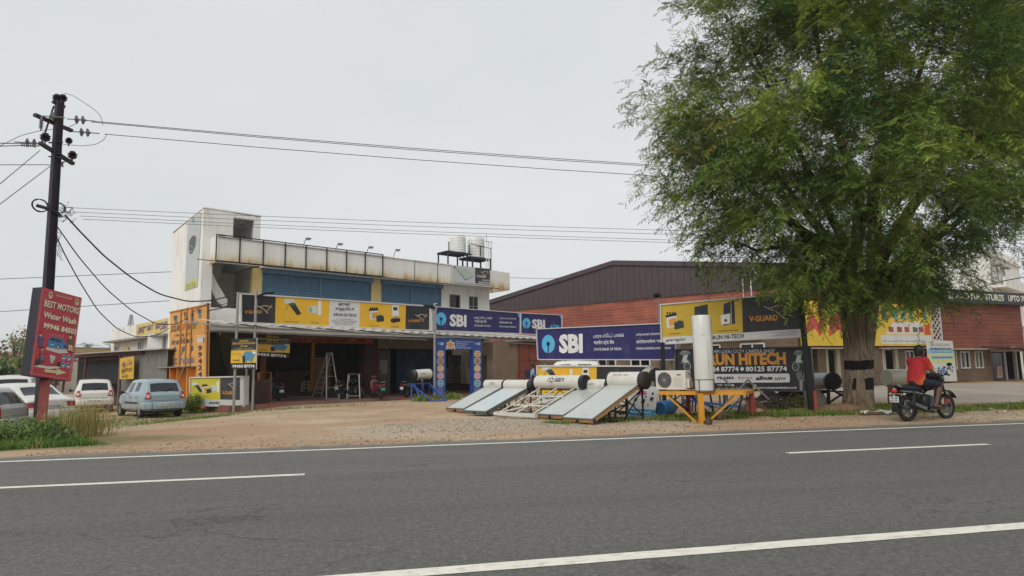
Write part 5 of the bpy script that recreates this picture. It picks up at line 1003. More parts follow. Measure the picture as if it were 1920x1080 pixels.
    if plate:
        mb=MB(mat('plate_white','#cfd2d0',rough=.4)); pz=.52*k if style!='sedan' else .72*k; px=-.15 if style!='sedan' else -.02; mb.box((px,-.25,pz-.055),(px+.02,.25,pz+.055)); p_=mb.build('number_plate',t)
        vs,fs=textmesh('TN 37 CB 4529',.02); m2=MB(paint('#26282c')); w_=max(v.x for v in vs); m2.add([V((px-.004,.22-v.x/w_*.44,pz-.035+v.y*.09)) for v in vs],fs); m2.build('plate_lettering',p_,fix=False)
    ty=mat('tyre_rubber','#232323',rough=.9,var=.15,dirt=('#6a5f50',.4,8,(1,1,1))); rm=mat('wheel_cap','#8d8f92',rough=.35,metal=.5)
    for x in wx:
        for s in (1,-1):
            c=V((x*Lk,s*(Wd/2-.20),.265*k)); r=.265*k; mb=MB(ty); mb.lathe(c,(0,s,0),[(0,r*.6),(0,r*.92),(.03,r),(.14,r),(.17,r*.93),(.17,r*.66),(.13,r*.62)],28); w_=mb.build('wheel',t,smooth=40)
            mb=MB(rm); mb.lathe(c+V((0,s*.12,0)),(0,s,0),[(0,r*.62),(.03,r*.62),(.035,r*.2),(.05,r*.12)],20)
            for a in range(8): d=V((math.cos(a*PI/4),0,math.sin(a*PI/4))); mb.bar(c+V((0,s*.155,0))+d*r*.15,c+V((0,s*.15,0))+d*r*.58,.035,.02,up=V((0,1,0)))
            mb.build('rim',w_)
    for s in (1,-1):
        mb=MB(bk); xm=ST[g_front[0]][0]*Lk+.18; mb.ball((xm,s*(.74*wk+.1),.96*k),.09,sc3=(.6,.9,.7)); mb.bar((xm,s*.66*wk,.92*k),(xm,s*(.74*wk+.08),.95*k),.04); mb.build('door_mirror',t,smooth=60)
    mb=MB(bk); xr=ST[g_rear[0]][0]*Lk; mb.bar((xr+.0,.05,1.0*k),(xr+.12,-.3,1.1*k),.02); mb.build('rear_wiper',t) if style!='sedan' else None
    # dim seats seen through nothing: floor pan closes the underside
    mb=MB(bk); mb.box((wx[0]*Lk-.3,-hw*.7,.18*k),(wx[1]*Lk+.3,hw*.7,.24*k)); mb.build('underbody',t)
    return t
def onG(px,py,dz=0):
    p=G(px,py,0)
    for _ in range(6): p=G(px,py,gzf(p.x,p.y)+dz)
    return p
def put(px,D):
    p=at(px,700,D); return (p.x,p.y,gzf(p.x,p.y))
car('hatchback_car','pale blue hatchback parked with its tail to the road beside the orange sheet wall','car',put(313,24.6),136,H=1.42,Lk=.98,Wd=1.5,col='#8ba0a9')
car('hatchback_car','white hatchback parked facing the shed, seen from behind past the dry grass','car',put(180,28.6),124,H=1.42,Wd=1.5,Lk=1,col='#cfcfca')
car('sedan_car','white sedan partly hidden behind the red sign post and utility pole','car',put(103,20.8),151,H=1.42,Wd=1.6,col='#cccbc6',style='sedan',lights='sedan')
car('hatchback_car','silver hatchback at the left edge behind the weeds with tall tail lights','car',(at(34,700,18.2).x,18.2,-.36),186,H=1.42,Wd=1.5,Lk=1,col='#a9abac',lights='tall',plate=False)
car('van','white van at the far left behind the silver car, rear window showing','van',put(24,29),122,H=1.42,Wd=1.6,col='#cdcdc9',style='mpv')
car('van','white van behind the large navy bank sign, only its roof and windows visible','van',(put(1133,29)[0],29,-.03),170,H=1.44,Wd=1.6,Lk=.85,col='#cfcfcb',style='mpv')
# ================= solar water heaters =================
tankw=mat('tank_white_shell','#cbc8bf',rough=.35,var=.05,scale=2,dirt=('#8f8676',.4,3,(1,1,1)),coat=.2); tblack=mat('tank_black_cap','#17181a',rough=.45,var=.2)
glz=mat('sky_toned_collector_glass','#b3b8b2',rough=.25,var=.04,scale=1.5,dirt=('#949a94',.5,2.5,(1,1,1)),coat=.2); tanb=mat('cardboard_edge','#a9825a',rough=.8,var=.15,scale=6); greyf=mat('grey_collector_frame','#6f7470',rough=.5,metal=.3)  # collector glass: the reflected sky is put into its pale base colour
def tank(parent,c,axis,L_,r,end=None,name='tank',cap=None):
    c=V(c); axis=V(axis).normalized(); mb=MB(tankw); mb.lathe(c,axis,[(0,r),(L_,r)],36); tk=mb.build(name,parent,smooth=40)
    mb=MB(cap or tblack); mb.lathe(c-axis*.16,axis,[(0,r*.55),(.02,r*.9),(.05,r*1.04),(.165,r*1.04)],36); mb.build('end_cap',tk,smooth=35)
    mb=MB(tblack); mb.lathe(c+axis*(L_-.005),axis,[(0,r*1.03),(.05,r*1.03),(.08,r*.9)],36); mb.build('end_cap',tk,smooth=35)
    return tk
def heater(label,BR,BL,L_,rise,r,glass=glz,side=tanb,film=False,capm=None,tl=None,mark=None,lift=0):
    o=G(*BR); w_=(G(*BL)-o).length; w_=max(.9,min(w_,1.05)); z0=gzf(o.x,o.y); t=thing('solar_water_heater',label,'water heater',(o.x,o.y,z0),43,'solar water heaters lined up in the yard')
    a=math.atan2(rise-.06,L_); ux=V((math.cos(a),0,math.sin(a))); up=V((-math.sin(a),0,math.cos(a))); O=V((0,0,.04)); Ls=L_/math.cos(a); th=.10
    mb=MB(side); mb.prism([O,O+ux*Ls,O+ux*Ls+V((0,w_,0)),O+V((0,w_,0))],up*th); cl=mb.build('collector',t)
    mb=MB(greyf); e=.025
    for p,q in ((O,O+ux*Ls),(O+V((0,w_,0)),O+ux*Ls+V((0,w_,0))),(O,O+V((0,w_,0))),(O+ux*Ls,O+ux*Ls+V((0,w_,0)))): mb.bar(p+up*(th+.005),q+up*(th+.005),.03,.02,up=up)
    mb.build('collector_rim',cl)
    mb=MB(glass); mb.prism([O+up*(th+.001)+ux*e+V((0,e,0)),O+up*(th+.001)+ux*(Ls-e)+V((0,e,0)),O+up*(th+.001)+ux*(Ls-e)+V((0,w_-e,0)),O+up*(th+.001)+ux*e+V((0,w_-e,0))],up*.008); mb.build('collector_glass',cl)
    mb=MB(tblack)
    for s in (0,w_): 
        for q in (.06,Ls*.5 if s==0 else .06): mb.ball(O+ux*.04+up*.05+V((0,s,0)) if q<.1 else O+up*.05+ux*.5*0+V((0,w_*.5,0)),.045,8,6)
    mb.build('pipe_plug',cl)
    if film:
        rr=random.Random(3); mb=MB(mat('peeling_film','#b9c4c8',rough=.35,var=.06,scale=3,dirt=('#c9c3a6',.9,1.6,(1,1,1))))
        mb.prism([O+up*(th+.011)+ux*.03+V((0,.04,0)),O+up*(th+.011)+ux*(Ls*.93)+V((0,.05,0)),O+up*(th+.011)+ux*(Ls*.93)+V((0,w_-.06,0)),O+up*(th+.011)+ux*.03+V((0,w_-.05,0))],up*.002); mb.build('protective_film',cl)
    cx=L_+r*.35; cz=rise+.05+r*.55; tk=tank(t,(cx,-.02,cz),(0,1,0),w_+.02,r,cap=capm)
    mb=MB(tblack); n=12
    for i in range(n): y=.06+i*(w_-.12)/(n-1); mb.lathe((cx-r*.55,y,cz-r*.82),(-.6,0,-.6),[(0,.022),(.06,.022)],8)
    mb.build('tube_socket',tk)
    mb=MB(blackm); 
    for y in (.04,w_-.04):
        mb.bar((cx+.05,y,-.05),(cx+.05,y,cz-r*.9),.035); mb.bar((L_*.35,y,-.04),(L_*.35,y,rise*.36),.03); mb.bar((L_*.35,y,.03),(cx+.05,y,.03),.03); mb.bar((L_*.7,y,-.04),(L_*.7,y,rise*.66),.03); mb.bar((L_*.4,y,rise*.38),(cx+.05,y,.1),.022); mb.bar((L_*.65,y,.05),(cx+.05,y,cz-r),.022)
    mb.bar((cx+.06,.04,.1),(cx+.06,w_-.04,cz-r),.025); mb.bar((cx+.06,.04,cz-r),(cx+.06,w_-.04,.1),.025); mb.bar((cx+.05,.04,cz-r*1.05),(cx+.05,w_-.04,cz-r*1.05),.03)
    mb.build('stand',t)
    if mark:
        vs,fs=textmesh(mark[0],.03); mnx,mxx=min(v.x for v in vs),max(v.x for v in vs); m2=MB(paint(mark[1])); hh=mark[2]; wl=mark[3]; y1=w_*mark[4]
        P=[]
        for v in vs: ang=R(180-12-mark[5])+0; zz=v.y*hh/.729; th_=R(mark[5])+zz/r; P.append(V((cx-(r+.003)*math.cos(th_),y1-(v.x-mnx)/(mxx-mnx)*wl,cz+(r+.003)*math.sin(th_))))
        m2.add(P,fs); m2.build('lettering',tk,fix=False)
    return t
redcap=mat('rust_red_cap','#6e3324',rough=.8,var=.5,scale=14)
heater('solar water heater with a rusted red tank end, leftmost of the row',(871,773),(828,776),1.64,.68,.17,mark=('VIGUA','#6a665c',.09,.36,.72,5),capm=redcap)
heater('solar water heater with peeling pale film on its panel',(913,780),(871,777),1.68,.68,.17,film=True,side=greyf)
heater('solar water heater with faded white tank and grey panel right of the tube rack',(1058,787),(1006,784),1.72,.70,.17,mark=('V-GUARD','#77736a',.07,.4,.75,2))
heater('solar water heater nearest the road with a long grey panel and scuffed tank label',(1113,795),(1060,791),1.86,.82,.22,capm=mat('dark_worn_cap','#2a2622',rough=.6,var=.4,scale=10),mark=('Solar Water Heater','#9c8a78',.05,.5,.8,35))
# bare rack with a big tank
o=G(1004,785); t=thing('solar_tube_rack','long white solar tank on a bare pale tube rack amid the heater row','water heater',(o.x,o.y,gzf(o.x,o.y)),43)
L_=1.70; rise=.74; w_=1.55; r=.215; mb=MB(mat('white_tube_rail','#c7c5be',rough=.4))
mb.bar((0,-.04,.1),(0,w_+.05,.1),.13,.09)
for y in (.12,w_*.5,w_-.1): mb.tube([(0,y,.12),(L_,y,rise+.02)],.024,8)
for x in (.55,1.15): mb.tube([(x,.05,.1+(rise-.1)*x/L_),(x,w_-.05,.1+(rise-.1)*x/L_)],.022,8)
mb.tube([(.05,w_-.1,.12),(1.15,.12,.52)],.018,8); mb.build('tube_rack',t,smooth=50)
cx=L_+.10; cz=rise+.17; tk=tank(t,(cx,-.12,cz),(0,1,0),w_+.22,r,cap=tblack); mb=MB(tblack)
for i in range(18): y=.05+i*(w_-.1)/17; mb.lathe((cx-r*.55,y,cz-r*.82),(-.6,0,-.6),[(0,.024),(.05,.024)],8)
mb.build('tube_socket',tk)
def wrap(tk,cx,cz,r,txt,col,hh,wl,y1,deg0,bold=.05,sh=0):
    vs,fs=textmesh(txt,bold); mnx,mxx=min(v.x for v in vs),max(v.x for v in vs); m2=MB(paint(col)); P=[]
    for v in vs: th_=R(deg0)+v.y*hh/.729/r; P.append(V((cx-(r+.003)*math.cos(th_),y1-(v.x-mnx)/(mxx-mnx)*wl-sh*v.y*hh,cz+(r+.003)*math.sin(th_))))
    m2.add(P,fs); m2.build('lettering',tk,fix=False)
wrap(tk,cx,cz,r,'Hykon','#221a1c',.15,.66,1.1,14,.035,.12); wrap(tk,cx,cz,r,'Powering you for tomorrow','#6a4a44',.028,.5,1.05,8,.03)
mb=MB(steel)
for y in (.0,w_):
    mb.bar((cx,y,-.05),(cx,y,cz-r),.035); mb.bar((cx,y,cz-r*1.1),(L_-.55,y,-.02),.03); mb.bar((cx+.05,y,.05),(L_-.5,y,.4),.022); mb.bar((L_*.45,y,.0),(L_*.45,y,rise*.45),.03); mb.bar((.1,y,.04),(cx,y,.04),.03)
mb.bar((cx,0,.1),(cx,w_*.5,cz-r),.025); mb.bar((cx,w_,.1),(cx,w_*.5,cz-r),.025); mb.bar((cx,0,.12),(cx,w_,.12),.025); mb.build('stand',t)
# --- blue stand heater in front of the awning post ---
p=at(770,750,30.2); t=thing('solar_water_heater','short white solar tank on a bright blue steel stand by the awning post','water heater',(p.x,p.y,0),0); bl=mat('blue_stand_paint','#2f4d9c',rough=.5)
A=at(776,703,29.9); B=at(804,701,30.7); ax=(B-A); L_=ax.length; ax.normalize(); mb=MB(tankw); Mi=minv(t)
tk=tank(t,Mi@A,(ax.x,ax.y,ax.z),L_,.23); mb=MB(tblack)
for i in range(11): q=Mi@A+ax*(.08+i*(L_-.16)/10)+V((.05,-.2,-.15)); mb.lathe(q,(0,-.6,-.5),[(0,.02),(.06,.02)],8)
mb.build('tube_socket',tk)
m2=MB(paint('#6a665c')); vs,fs=textmesh('V-GUARD',.02); mx_=max(v.x for v in vs); nn=V((ax.y,-ax.x,0)).normalized()
m2.add([Mi@A+ax*(.18+v.x/mx_*.34)+nn*(.233)*math.cos((v.y*.1)/.23)+V((0,0,.233*math.sin((v.y*.1)/.23+.05))) for v in vs],fs); m2.build('lettering',tk,fix=False)
mb=MB(bl); g1=at(771.5,751,29.9); g1.z=0; g2=at(806,751,31.2); g2.z=0; h1=A.copy(); h1.z=.73; h2=B.copy(); h2.z=.73; f1=G(808,752,0); f2=G(837,751,0)
for a,b in ((g1,h1-V((0.1,0,0))),(g2,h2),(h1-V((.1,0,0)),f1),(h2,f2),(f1,f2),(h1-V((.1,0,0)),h2),(h1+V((.4,.2,0)),G(789,750,0)),(h1,(g1+f1)/2),(h2,(g2+f2)/2+V((0,0,.2)))): mb.bar(a,b,.055)
mb.bar(h1+V((0,.45,0)),h2+V((0,.45,0)),.05); mb.bar(h1+V((0,.45,0)),h1,.05); mb.bar(h2+V((0,.45,0)),h2,.05)
mb.build('stand',t,world=True)
# ================= orange demonstration table, cooler unit and cylinder =================
FL=at(1237,734,16.6); FR=at(1396,737,15.7); BLp=at(1262,733,18.6); z=.66
tb=thing('steel_table','orange painted steel table with red rear legs carrying the white cylinder','table',(at(1315,790,15.5).x,15.5,gzf(4.2,15.5)),0)
om=mat('orange_steel_paint','#c98a22',rough=.5,var=.08,dirt=('#8c5a24',.4,6,(1,1,1))); redm=mat('red_leg_paint','#9b3b32',rough=.55,var=.1)
u=(FR-FL); u.z=0; Lt=u.length; u.normalize(); nb_=V((-u.y,u.x,0)); F0=V((FL.x,FL.y,z)); c=[F0,F0+u*Lt,F0+u*Lt+nb_*1.5,F0+nb_*1.5]
mb=MB(om); 
for i in range(4): mb.bar(c[i],c[(i+1)%4],.07,.08)
mb.prism([p_+V((0,0,.03)) for p_ in c],(0,0,.015)); mb.build('table_top',tb,world=True)
lc=at(1313,740,15.75); lc.z=z; lg=lc.copy(); lg.z=gzf(lg.x,lg.y)-.1
mb=MB(om); mb.bar(lc,lg,.12); mb.build('leg',tb,world=True)
for p_ in (c[3]+u*.35,c[2]-u*.05): q=p_.copy(); q.z=gzf(q.x,q.y)-.1; mb=MB(redm); mb.bar(p_,q,.10); mb.build('leg',tb,world=True)
mb=MB(om); b0=lg+V((0,0,.12)); mb.bar(c[0]+u*.15-V((0,0,.03)),b0-u*.12,.035); mb.bar(c[1]-u*.15-V((0,0,.03)),b0+u*.12,.035); mb.build('brace',tb,world=True)
mb=MB(blackm); mb.bar(c[0]+u*.15+V((0,0,-.03)),c[3]+u*.35+V((0,0,-.5)),.03); mb.bar(c[3]+u*.35-V((0,0,.05)),c[0]+u*.9+nb_*1.5-V((0,0,.6)),.03); mb.bar(c[1]-u*.05-V((0,0,.05)),c[2]-u*.4-V((0,0,.55)),.03); mb.build('cross_rod',tb,world=True)
cc=at(1322,733,16.05); cyl=thing('hot_water_cylinder','tall white hot water cylinder with black straps standing on the orange table','water heater',(cc.x,cc.y,z+.045),0)
mb=MB(mat('glossy_white_steel','#d0cfc9',rough=.25,var=.03,coat=.5,dirt=('#8f8a80',.25,5,(1,1,.3)))); r=.228; h=1.80; mb.lathe((0,0,0),(0,0,1),[(0,r*.98),(.02,r),(h-.03,r),(h,r*.96),(h+.012,r*.7)],48); b_=mb.build('shell',cyl,smooth=30)
mb=MB(tblack); [mb.lathe((0,0,q),(0,0,1),[(0,r*1.03),(.014,r*1.03)],40) for q in (.01,.27)]; mb.bar((r*.75,-r*.72,0),(r*.75,-r*.72,.28),.02); mb.bar((-r*.78,-r*.68,0),(-r*.78,-r*.68,.28),.015); mb.build('strap',b_)
mb=MB(paint('#9a9890')); mb.bar((.05,-r-.001,.3),(.05,-r-.001,1.2),.004); mb.bar((-.06,-r-.0,1.33),(-.06,-r,1.35),.02); mb.build('seam',b_)
# cooler unit
A=at(1230,732,16.9); B=at(1286.5,732.5,16.35); ac=thing('outdoor_unit','white outdoor cooling unit with round fan grille on the orange table','outdoor unit',((A.x+B.x)/2,(A.y+B.y)/2,z+.045),math.degrees(math.atan2(B.y-A.y,B.x-A.x)))
W_=(B-A).length; W_=max(W_,.76); hh=.50; mb=MB(mat('unit_white','#cdcbc2',rough=.45,var=.04,dirt=('#8c8577',.35,4,(1,1,1)))); mb.box((-W_/2,0,.03),(W_/2,.28,hh)); cs=mb.build('casing',ac,bevel=.012)
mb=MB(mat('fan_recess','#303236',rough=.7)); mb.lathe((-.16,-.012,.27),(0,1,0),[(0,.19),(.03,.19)],32); g_=mb.build('fan_grille',cs)
mb=MB(mat('grille_wire','#8d8f8f',rough=.5))
for q in (.045,.09,.135,.18): mb.tube([(-.16+q*math.cos(k*PI/12),-.02,.27+q*math.sin(k*PI/12)) for k in range(25)],.0045,4,False)
for k in range(12): a=k*PI/6; mb.bar((-.16,-.022,.27),(-.16+.19*math.cos(a),-.022,.27+.19*math.sin(a)),.006)
mb.lathe((-.16,-.026,.27),(0,1,0),[(0,.03),(.01,.03)],12); mb.build('grille_wire',g_)
mb=MB(paint('#8a3a38')); mb.box((.18,-.006,.38),(.29,0,.41)); mb.build('badge',cs)
mb=MB(paint('#9f9d94')); [mb.box((.1,-.004,.1+i*.035),(.33,0,.108+i*.035)) for i in range(7)]; mb.build('vent_slot',cs)
mb=MB(MATS['unit_white']); mb.box((W_/2,.05,.08),(W_/2+.07,.23,.3)); mb.build('valve_cover',cs); mb=MB(blackm); mb.tube([(W_/2+.03,.1,.42),(W_/2+.14,.08,.38),(W_/2+.12,.1,.25),(W_/2+.06,.1,.2),(W_/2+.1,.1,0)],.012,6); [mb.box((x,.02,0),(x+.06,.26,.03)) for x in (-.3,.22)]; mb.build('cable',cs)
# barrel
p=onG(1237,781); bp_=at(1238,767,p.y+.3); t=thing('plastic_barrel','blue plastic barrel lying on its side behind the poster board','barrel',(bp_.x,bp_.y,gzf(bp_.x,bp_.y)),-32)
mb=MB(mat('blue_barrel_plastic','#2a6ca3',rough=.4,var=.08)); r=.2; mb.lathe((0,0,r),(0,1,0),[(0,r*.86),(.02,r*.98),(.04,r),(.25,r),(.27,r*1.03),(.29,r),(.6,r),(.62,r*1.03),(.64,r),(.86,r*.98),(.9,r*.88)],32); b_=mb.build('drum',t,smooth=35)
mb=MB(paint('#1f4f7c')); mb.lathe((0,-.01,r),(0,1,0),[(0,r*.8),(.02,r*.8)],28); mb.lathe((.07,-.03,r+.08),(0,1,0),[(0,.03),(.03,.03)],12); mb.build('lid',b_)
# storage tanks on stands near the tree
def big_tank(label,cL,cR,DL,DR,r,legs,capside,m=tankw,name='storage_tank'):
    A=at(*cL,DL); B=at(*cR,DR); t=thing(name,label,'tank',((A.x+B.x)/2,(A.y+B.y)/2,gzf(A.x,A.y)),0); ax=(B-A); L_=ax.length; ax.normalize(); Mi=minv(t)
    mb=MB(m); mb.lathe(Mi@A,ax,[(0,r*.9),(.015,r*.98),(.04,r),(L_-.04,r),(L_-.015,r*.98),(L_,r*.9)] if not capside else [(0,r),(L_,r)],40); tk=mb.build('tank',t,smooth=35)
    if capside=='R': mb=MB(tblack); mb.lathe(Mi@(B-ax*.02),ax,[(0,r*1.02),(.1,r*1.02),(.12,r*.9)],40); mb.build('end_cap',tk,smooth=35)
    mb=MB(legs[0])
    for a,b,w_ in legs[1]: mb.bar(a,b,w_)
    mb.build('stand',t,world=True); return t
def pp(x,y,D): return at(x,y,D)
big_tank('long grey tank with a black end cap between the billboard post and the tree trunk',(1524,714),(1560,714.5),20.2,18.9,.235,(blackm,[(pp(1553,729,18.9),pp(1554,770,18.9),.07),(pp(1527,735,19.4),pp(1555,735,18.9),.07),(pp(1528,740,19.4),pp(1572,771,18.7),.09),(pp(1555,755,18.9),pp(1580,738,18.8),.05),(pp(1524,731,19.6),pp(1585,735,18.9),.05),(pp(1560,730,18.9),pp(1588,747,18.7),.07),(pp(1530,733,20),pp(1530,765,20),.05)]),'R',mat('grey_tank_shell','#8f9290',rough=.35,var=.06,metal=.3))
big_tank('plump cream tank on a rusty stand behind the motorcycle rider',(1661,708.5),(1706,708),20.0,20.2,.25,(rustm,[(pp(1667,722,19.9),pp(1667.5,766,19.9),.06),(pp(1700,722,20),pp(1700,764,20),.06),(pp(1667,728,19.9),pp(1684,744,19.9),.04),(pp(1684,744,19.9),pp(1669,760,19.9),.04),(pp(1664,724,19.9),pp(1704,724,20.1),.05),(pp(1672,722,20.6),pp(1672,762,20.6),.05)]),None,mat('cream_tank_plastic','#b9b3a2',rough=.4,var=.05,dirt=('#8a8374',.3,3,(1,1,1))))
big_tank('short white tank with black cap half hidden behind the cooling unit',(1214,703),(1229,703),21.6,20.6,.21,(blackm,[(pp(1216,712,21.4),pp(1216,760,21.4),.04),(pp(1229,712,20.6),pp(1229,765,20.6),.04)]),'R')
# roof tanks
Rt=lambda x,y,off: S.pl(x,y,off)
ts=thing('tank_stand','dark steel platform on legs on the shop roof under the two water tanks','stand',(S.w(14.5,6.5).x,S.w(14.5,6.5).y,0),43)
mb=MB(navy)
def fl(s0,s1,y0,y1,z): mb.box((s0,y0,z-.05),(s1,y1,z)); [mb.bar((s0,y0+i*(y1-y0)/3,z-.09),(s1,y0+i*(y1-y0)/3,z-.09),.07) for i in range(4)]
oS=S.w(14.5,6.5); T2=Matrix.Translation(-V((14.5,6.5,0)))
s0=S.pl(834,480,5.4)[0]; s1=S.pl(884,480,5.4)[0]; s2=S.pl(917,486,5.4)[0]; z1=S.pl(858,475,6.2)[1]
s0,s1,s2=[S.pl(x,480,5.9)[0] for x in (836,880,916)]; fl(s0,s1,5.7,6.8,z1); fl(s1-.2,s2,5.6,6.7,z1-.2)
for x in (s0+.05,s1-.3): 
    for y in (5.75,6.75): mb.bar((x,y,6.5),(x,y,z1),.07)
for x in (s1+.05,s2-.05):
    for y in (5.65,6.65): mb.bar((x,y,6.5),(x,y,z1-.2),.08)
for x,y in ((s0+.1,5.72),(s1-.15,5.72),(s1+.7,5.62)): mb.bar((x,y,z1-.1),(x,y,z1+.55),.05)
mb.bar((s1-.1,5.65,z1+.62),(s2,5.65,z1+.5),.04); mb.bar((s2,5.65,6.5),(s2,5.65,z1+.55),.05)
mb.v=[T2@v for v in mb.v]; mb.build('platform',ts)
wt=mat('white_tank_plastic','#d6d7d4',rough=.5,var=.03,dirt=('#9b9b96',.3,3,(1,1,.3)))
for i,(x0,x1,yt,yb,lb,off) in enumerate(((843.5,873,441.5,474,'white ribbed roof water tank on the left of the steel stand',6.3),(877,907.5,444,478.5,'white ribbed roof water tank on the right beside the thin pipes',6.2))):
    a=S.pl(x0,460,off)[0]; b=S.pl(x1,460,off)[0]; zt=S.pl((x0+x1)/2,yt,off)[1]; zb_=z1 if i==0 else z1-.2; r=(b-a)/2*.80; p=S.w((a+b)/2,off,zb_); h=zt-zb_
    t=thing('water_tank',lb,'water tank',p,0,None); mb=MB(wt); pr=[(0,r*.95)]
    for k in range(7): q=h*.86*(k+.5)/7; pr+=[(q-.03*h,r),(q-.012*h,r*1.02),(q+.012*h,r*1.02),(q+.03*h,r)]
    pr+=[(h*.88,r),(h*.93,r*.93),(h*.97,r*.6),(h*.975,r*.3),(h*.98,r*.28)]; mb.lathe((0,0,0),(0,0,1),pr,36); b_=mb.build('tank_body',t,smooth=35)
    mb=MB(wt); mb.lathe((0,0,h*.96),(0,0,1),[(0,r*.36),(h*.05,r*.36),(h*.06,r*.3)],20); mb.build('lid',b_)
pv=thing('roof_pipes','thin white plumbing pipes rising beside the right roof water tank','pipe',S.w(s2-.6,5.4,6.5),43); mb=MB(whitep)
for dx,h in ((0,3.6),(.18,3.1),(.42,3.1)): mb.tube([(dx,0,0),(dx,0,h)],.03,6)
mb.tube([(-.1,0,3.1),(.5,0,3.1)],.03,6); mb.tube([(-2.2,0,.5),(.5,0,.55)],.025,6); mb.build('pipe_run',pv)
# parapet lamps
for i,(x,y,lean) in enumerate(((568.5,450,1),(629,460,1),(687,466,1),(738,471,1))):
    s_,z_=S.pl(x,y,4.0); t=thing('parapet_lamp',('small floodlight on a short bent arm on the roof parapet, %s'%('nearest the stair tower','second from the stair tower','third from the stair tower','farthest from the stair tower')[i]),'lamp',S.w(s_,4.05,7.5),43,'floodlights on the roof parapet')
    h=z_-7.5+.12; mb=MB(blackm); mb.tube([(0,0,-.05),(.12,0,h*.7),(.2,-.05,h)],.018,6); mb.build('lamp_arm',t); mb=MB(steel); mb.box((.12,-.2,h-.04),(.38,.0,h+.01)); mb.box((.16,-.18,h-.1),(.34,-.02,h-.04)); mb.build('lamp_head',t,bevel=.02)
# ================= ladders, stools and shop clutter =================
def ladder():
    A=at(612,750,31.3); A2=at(636,751,30.9); Tp=at(619,661.5,31.3); Bk1=at(585,747,32.1); Bk2=at(602,748,31.8)
    t=thing('step_ladder','tall folding aluminium step ladder standing open under the awning','ladder',((A.x+A2.x)/2,31.2,.07),0)
    t1=at(613,664,31.35); t2=at(622.5,664,31.2); mb=MB(alum)
    for p in (A,A2,Bk1,Bk2): p.z=.09
    mb.bar(A,t1,.05,.03); mb.bar(A2,t2,.05,.03); mb.bar(t1+V((0,0,.05)),t2+V((0,0,.05)),.04); mb.bar(t1,t1+V((0,0,.07)),.04); mb.bar(t2,t2+V((0,0,.07)),.04)
    for k in range(1,8): f=k/8; mb.bar(A.lerp(t1,f),A2.lerp(t2,f),.03) if k in (2,4,6) else None
    mb.build('rear_frame',t,world=True); mb=MB(alum); mb.bar(Bk1,t1,.05,.03); mb.bar(Bk2,t1.lerp(t2,.6),.05,.03)
    mb.build('front_frame',t,world=True)
    for k in range(1,8): f=k/8.3; mb=MB(alum); mb.bar(Bk1.lerp(t1,f),Bk2.lerp(t1.lerp(t2,.6),f),.09,.03); mb.build('ladder_step',t,world=True)
    mb=MB(alum); mb.bar(A,A2,.04); mb.bar(t1,t2,.2,.03); mb.build('top_platform',t,world=True)
ladder()
A=at(663,750,31.4); t=thing('work_stand','tall narrow aluminium work stand with a flat top beside the step ladder','stand',(A.x,A.y,.07),10); mb=MB(alum)
for x,y in ((-.3,-.18),(.3,-.22),(-.26,.25),(.26,.22)): mb.bar((x,y,0),(x*.82,y*.8,1.12),.035)
for z in (.12,): mb.prism([(-.3,-.2,z),(.3,-.22,z),(.27,.2,z),(-.27,.2,z)],(0,0,.02))
mb.bar((.29,-.21,.5),(.27,.22,.5),.025); mb.bar((-.29,-.18,.5),(-.27,.22,.5),.025); mb.build('stand_frame',t); mb=MB(mat('worn_ply','#8a6e50',rough=.8)); mb.box((-.3,-.22,1.12),(.32,.22,1.15)); mb.build('stand_top',t)
A=at(574.5,725,34.6); t=thing('plastic_stool','small cream plastic stool with a dark pot on it inside the shop','stool',(A.x,A.y,.34),0); mb=MB(mat('cream_plastic','#a89f8c',rough=.5)); mb.box((-.2,-.2,.5),(.2,.2,.54)); mb.build('seat',t,bevel=.02)
for x in (-.17,.17):
    for y in (-.17,.17): mb=MB(MATS['cream_plastic']); mb.bar((x*1.15,y*1.15,0),(x,y,.5),.05); mb.build('leg',t)
mb=MB(MATS['cream_plastic']); mb.bar((-.19,-.19,.2),(.19,-.19,.2),.03); mb.bar((-.19,-.19,.35),(.19,-.19,.35),.03); mb.build('stretcher',t)
t=thing('cooking_pot','dark metal pot resting on the cream stool inside the shop','pot',(A.x,A.y,.88),0); mb=MB(blackm); mb.lathe((0,0,0),(0,0,1),[(0,.1),(.02,.12),(.18,.12),(.2,.09),(.3,.03)],16); mb.build('pot_body',t,smooth=40)
def boxthing(name,label,cat,px,D,z,deg,parts):
    p=at(px,700,D); t=thing(name,label,cat,(p.x,p.y,z),deg)
    for nm,m_,bs in parts:
        mb=MB(m_); [mb.box(a,b) for a,b in bs]; mb.build(nm,t,bevel=.008)
    return t
wd=mat('brown_counter','#4f3a2a',rough=.6,var=.2,scale=3,stretch=(4,1,1)); wd2=mat('cardboard_brown','#6e5238',rough=.85,var=.12)
boxthing('shop_counter','brown wooden counter deep in the shop behind the scooter','counter',515,34.0,.34,43,[('counter_body',wd,[((0,0,0),(1.9,.6,1.0))]),('counter_top',wd2,[((-.04,-.04,1.0),(1.94,.64,1.04))])])
boxthing('tall_panel','tall cardboard coloured panel leaning by the mustard post in the shop','panel',588,33.4,.34,43,[('panel_sheet',wd2,[((0,0,0),(.95,.06,1.75))]),('panel_rail',wd,[((0,-.03,1.7),(.95,0,1.75))])])
boxthing('display_shelf','narrow wooden rack with tilted shelves beside the orange post','shelf',487,28.6,.05,43,[('side_panel',mat('orange_wood2','#8a5a2a',rough=.7),[((0,0,0),(.04,.3,1.3)),((.5,0,0),(.54,.3,1.3))]),('shelf_board',wd2,[((.04,0,z_),(.5,.3,z_+.03)) for z_ in (.1,.5,.9,1.27)])])
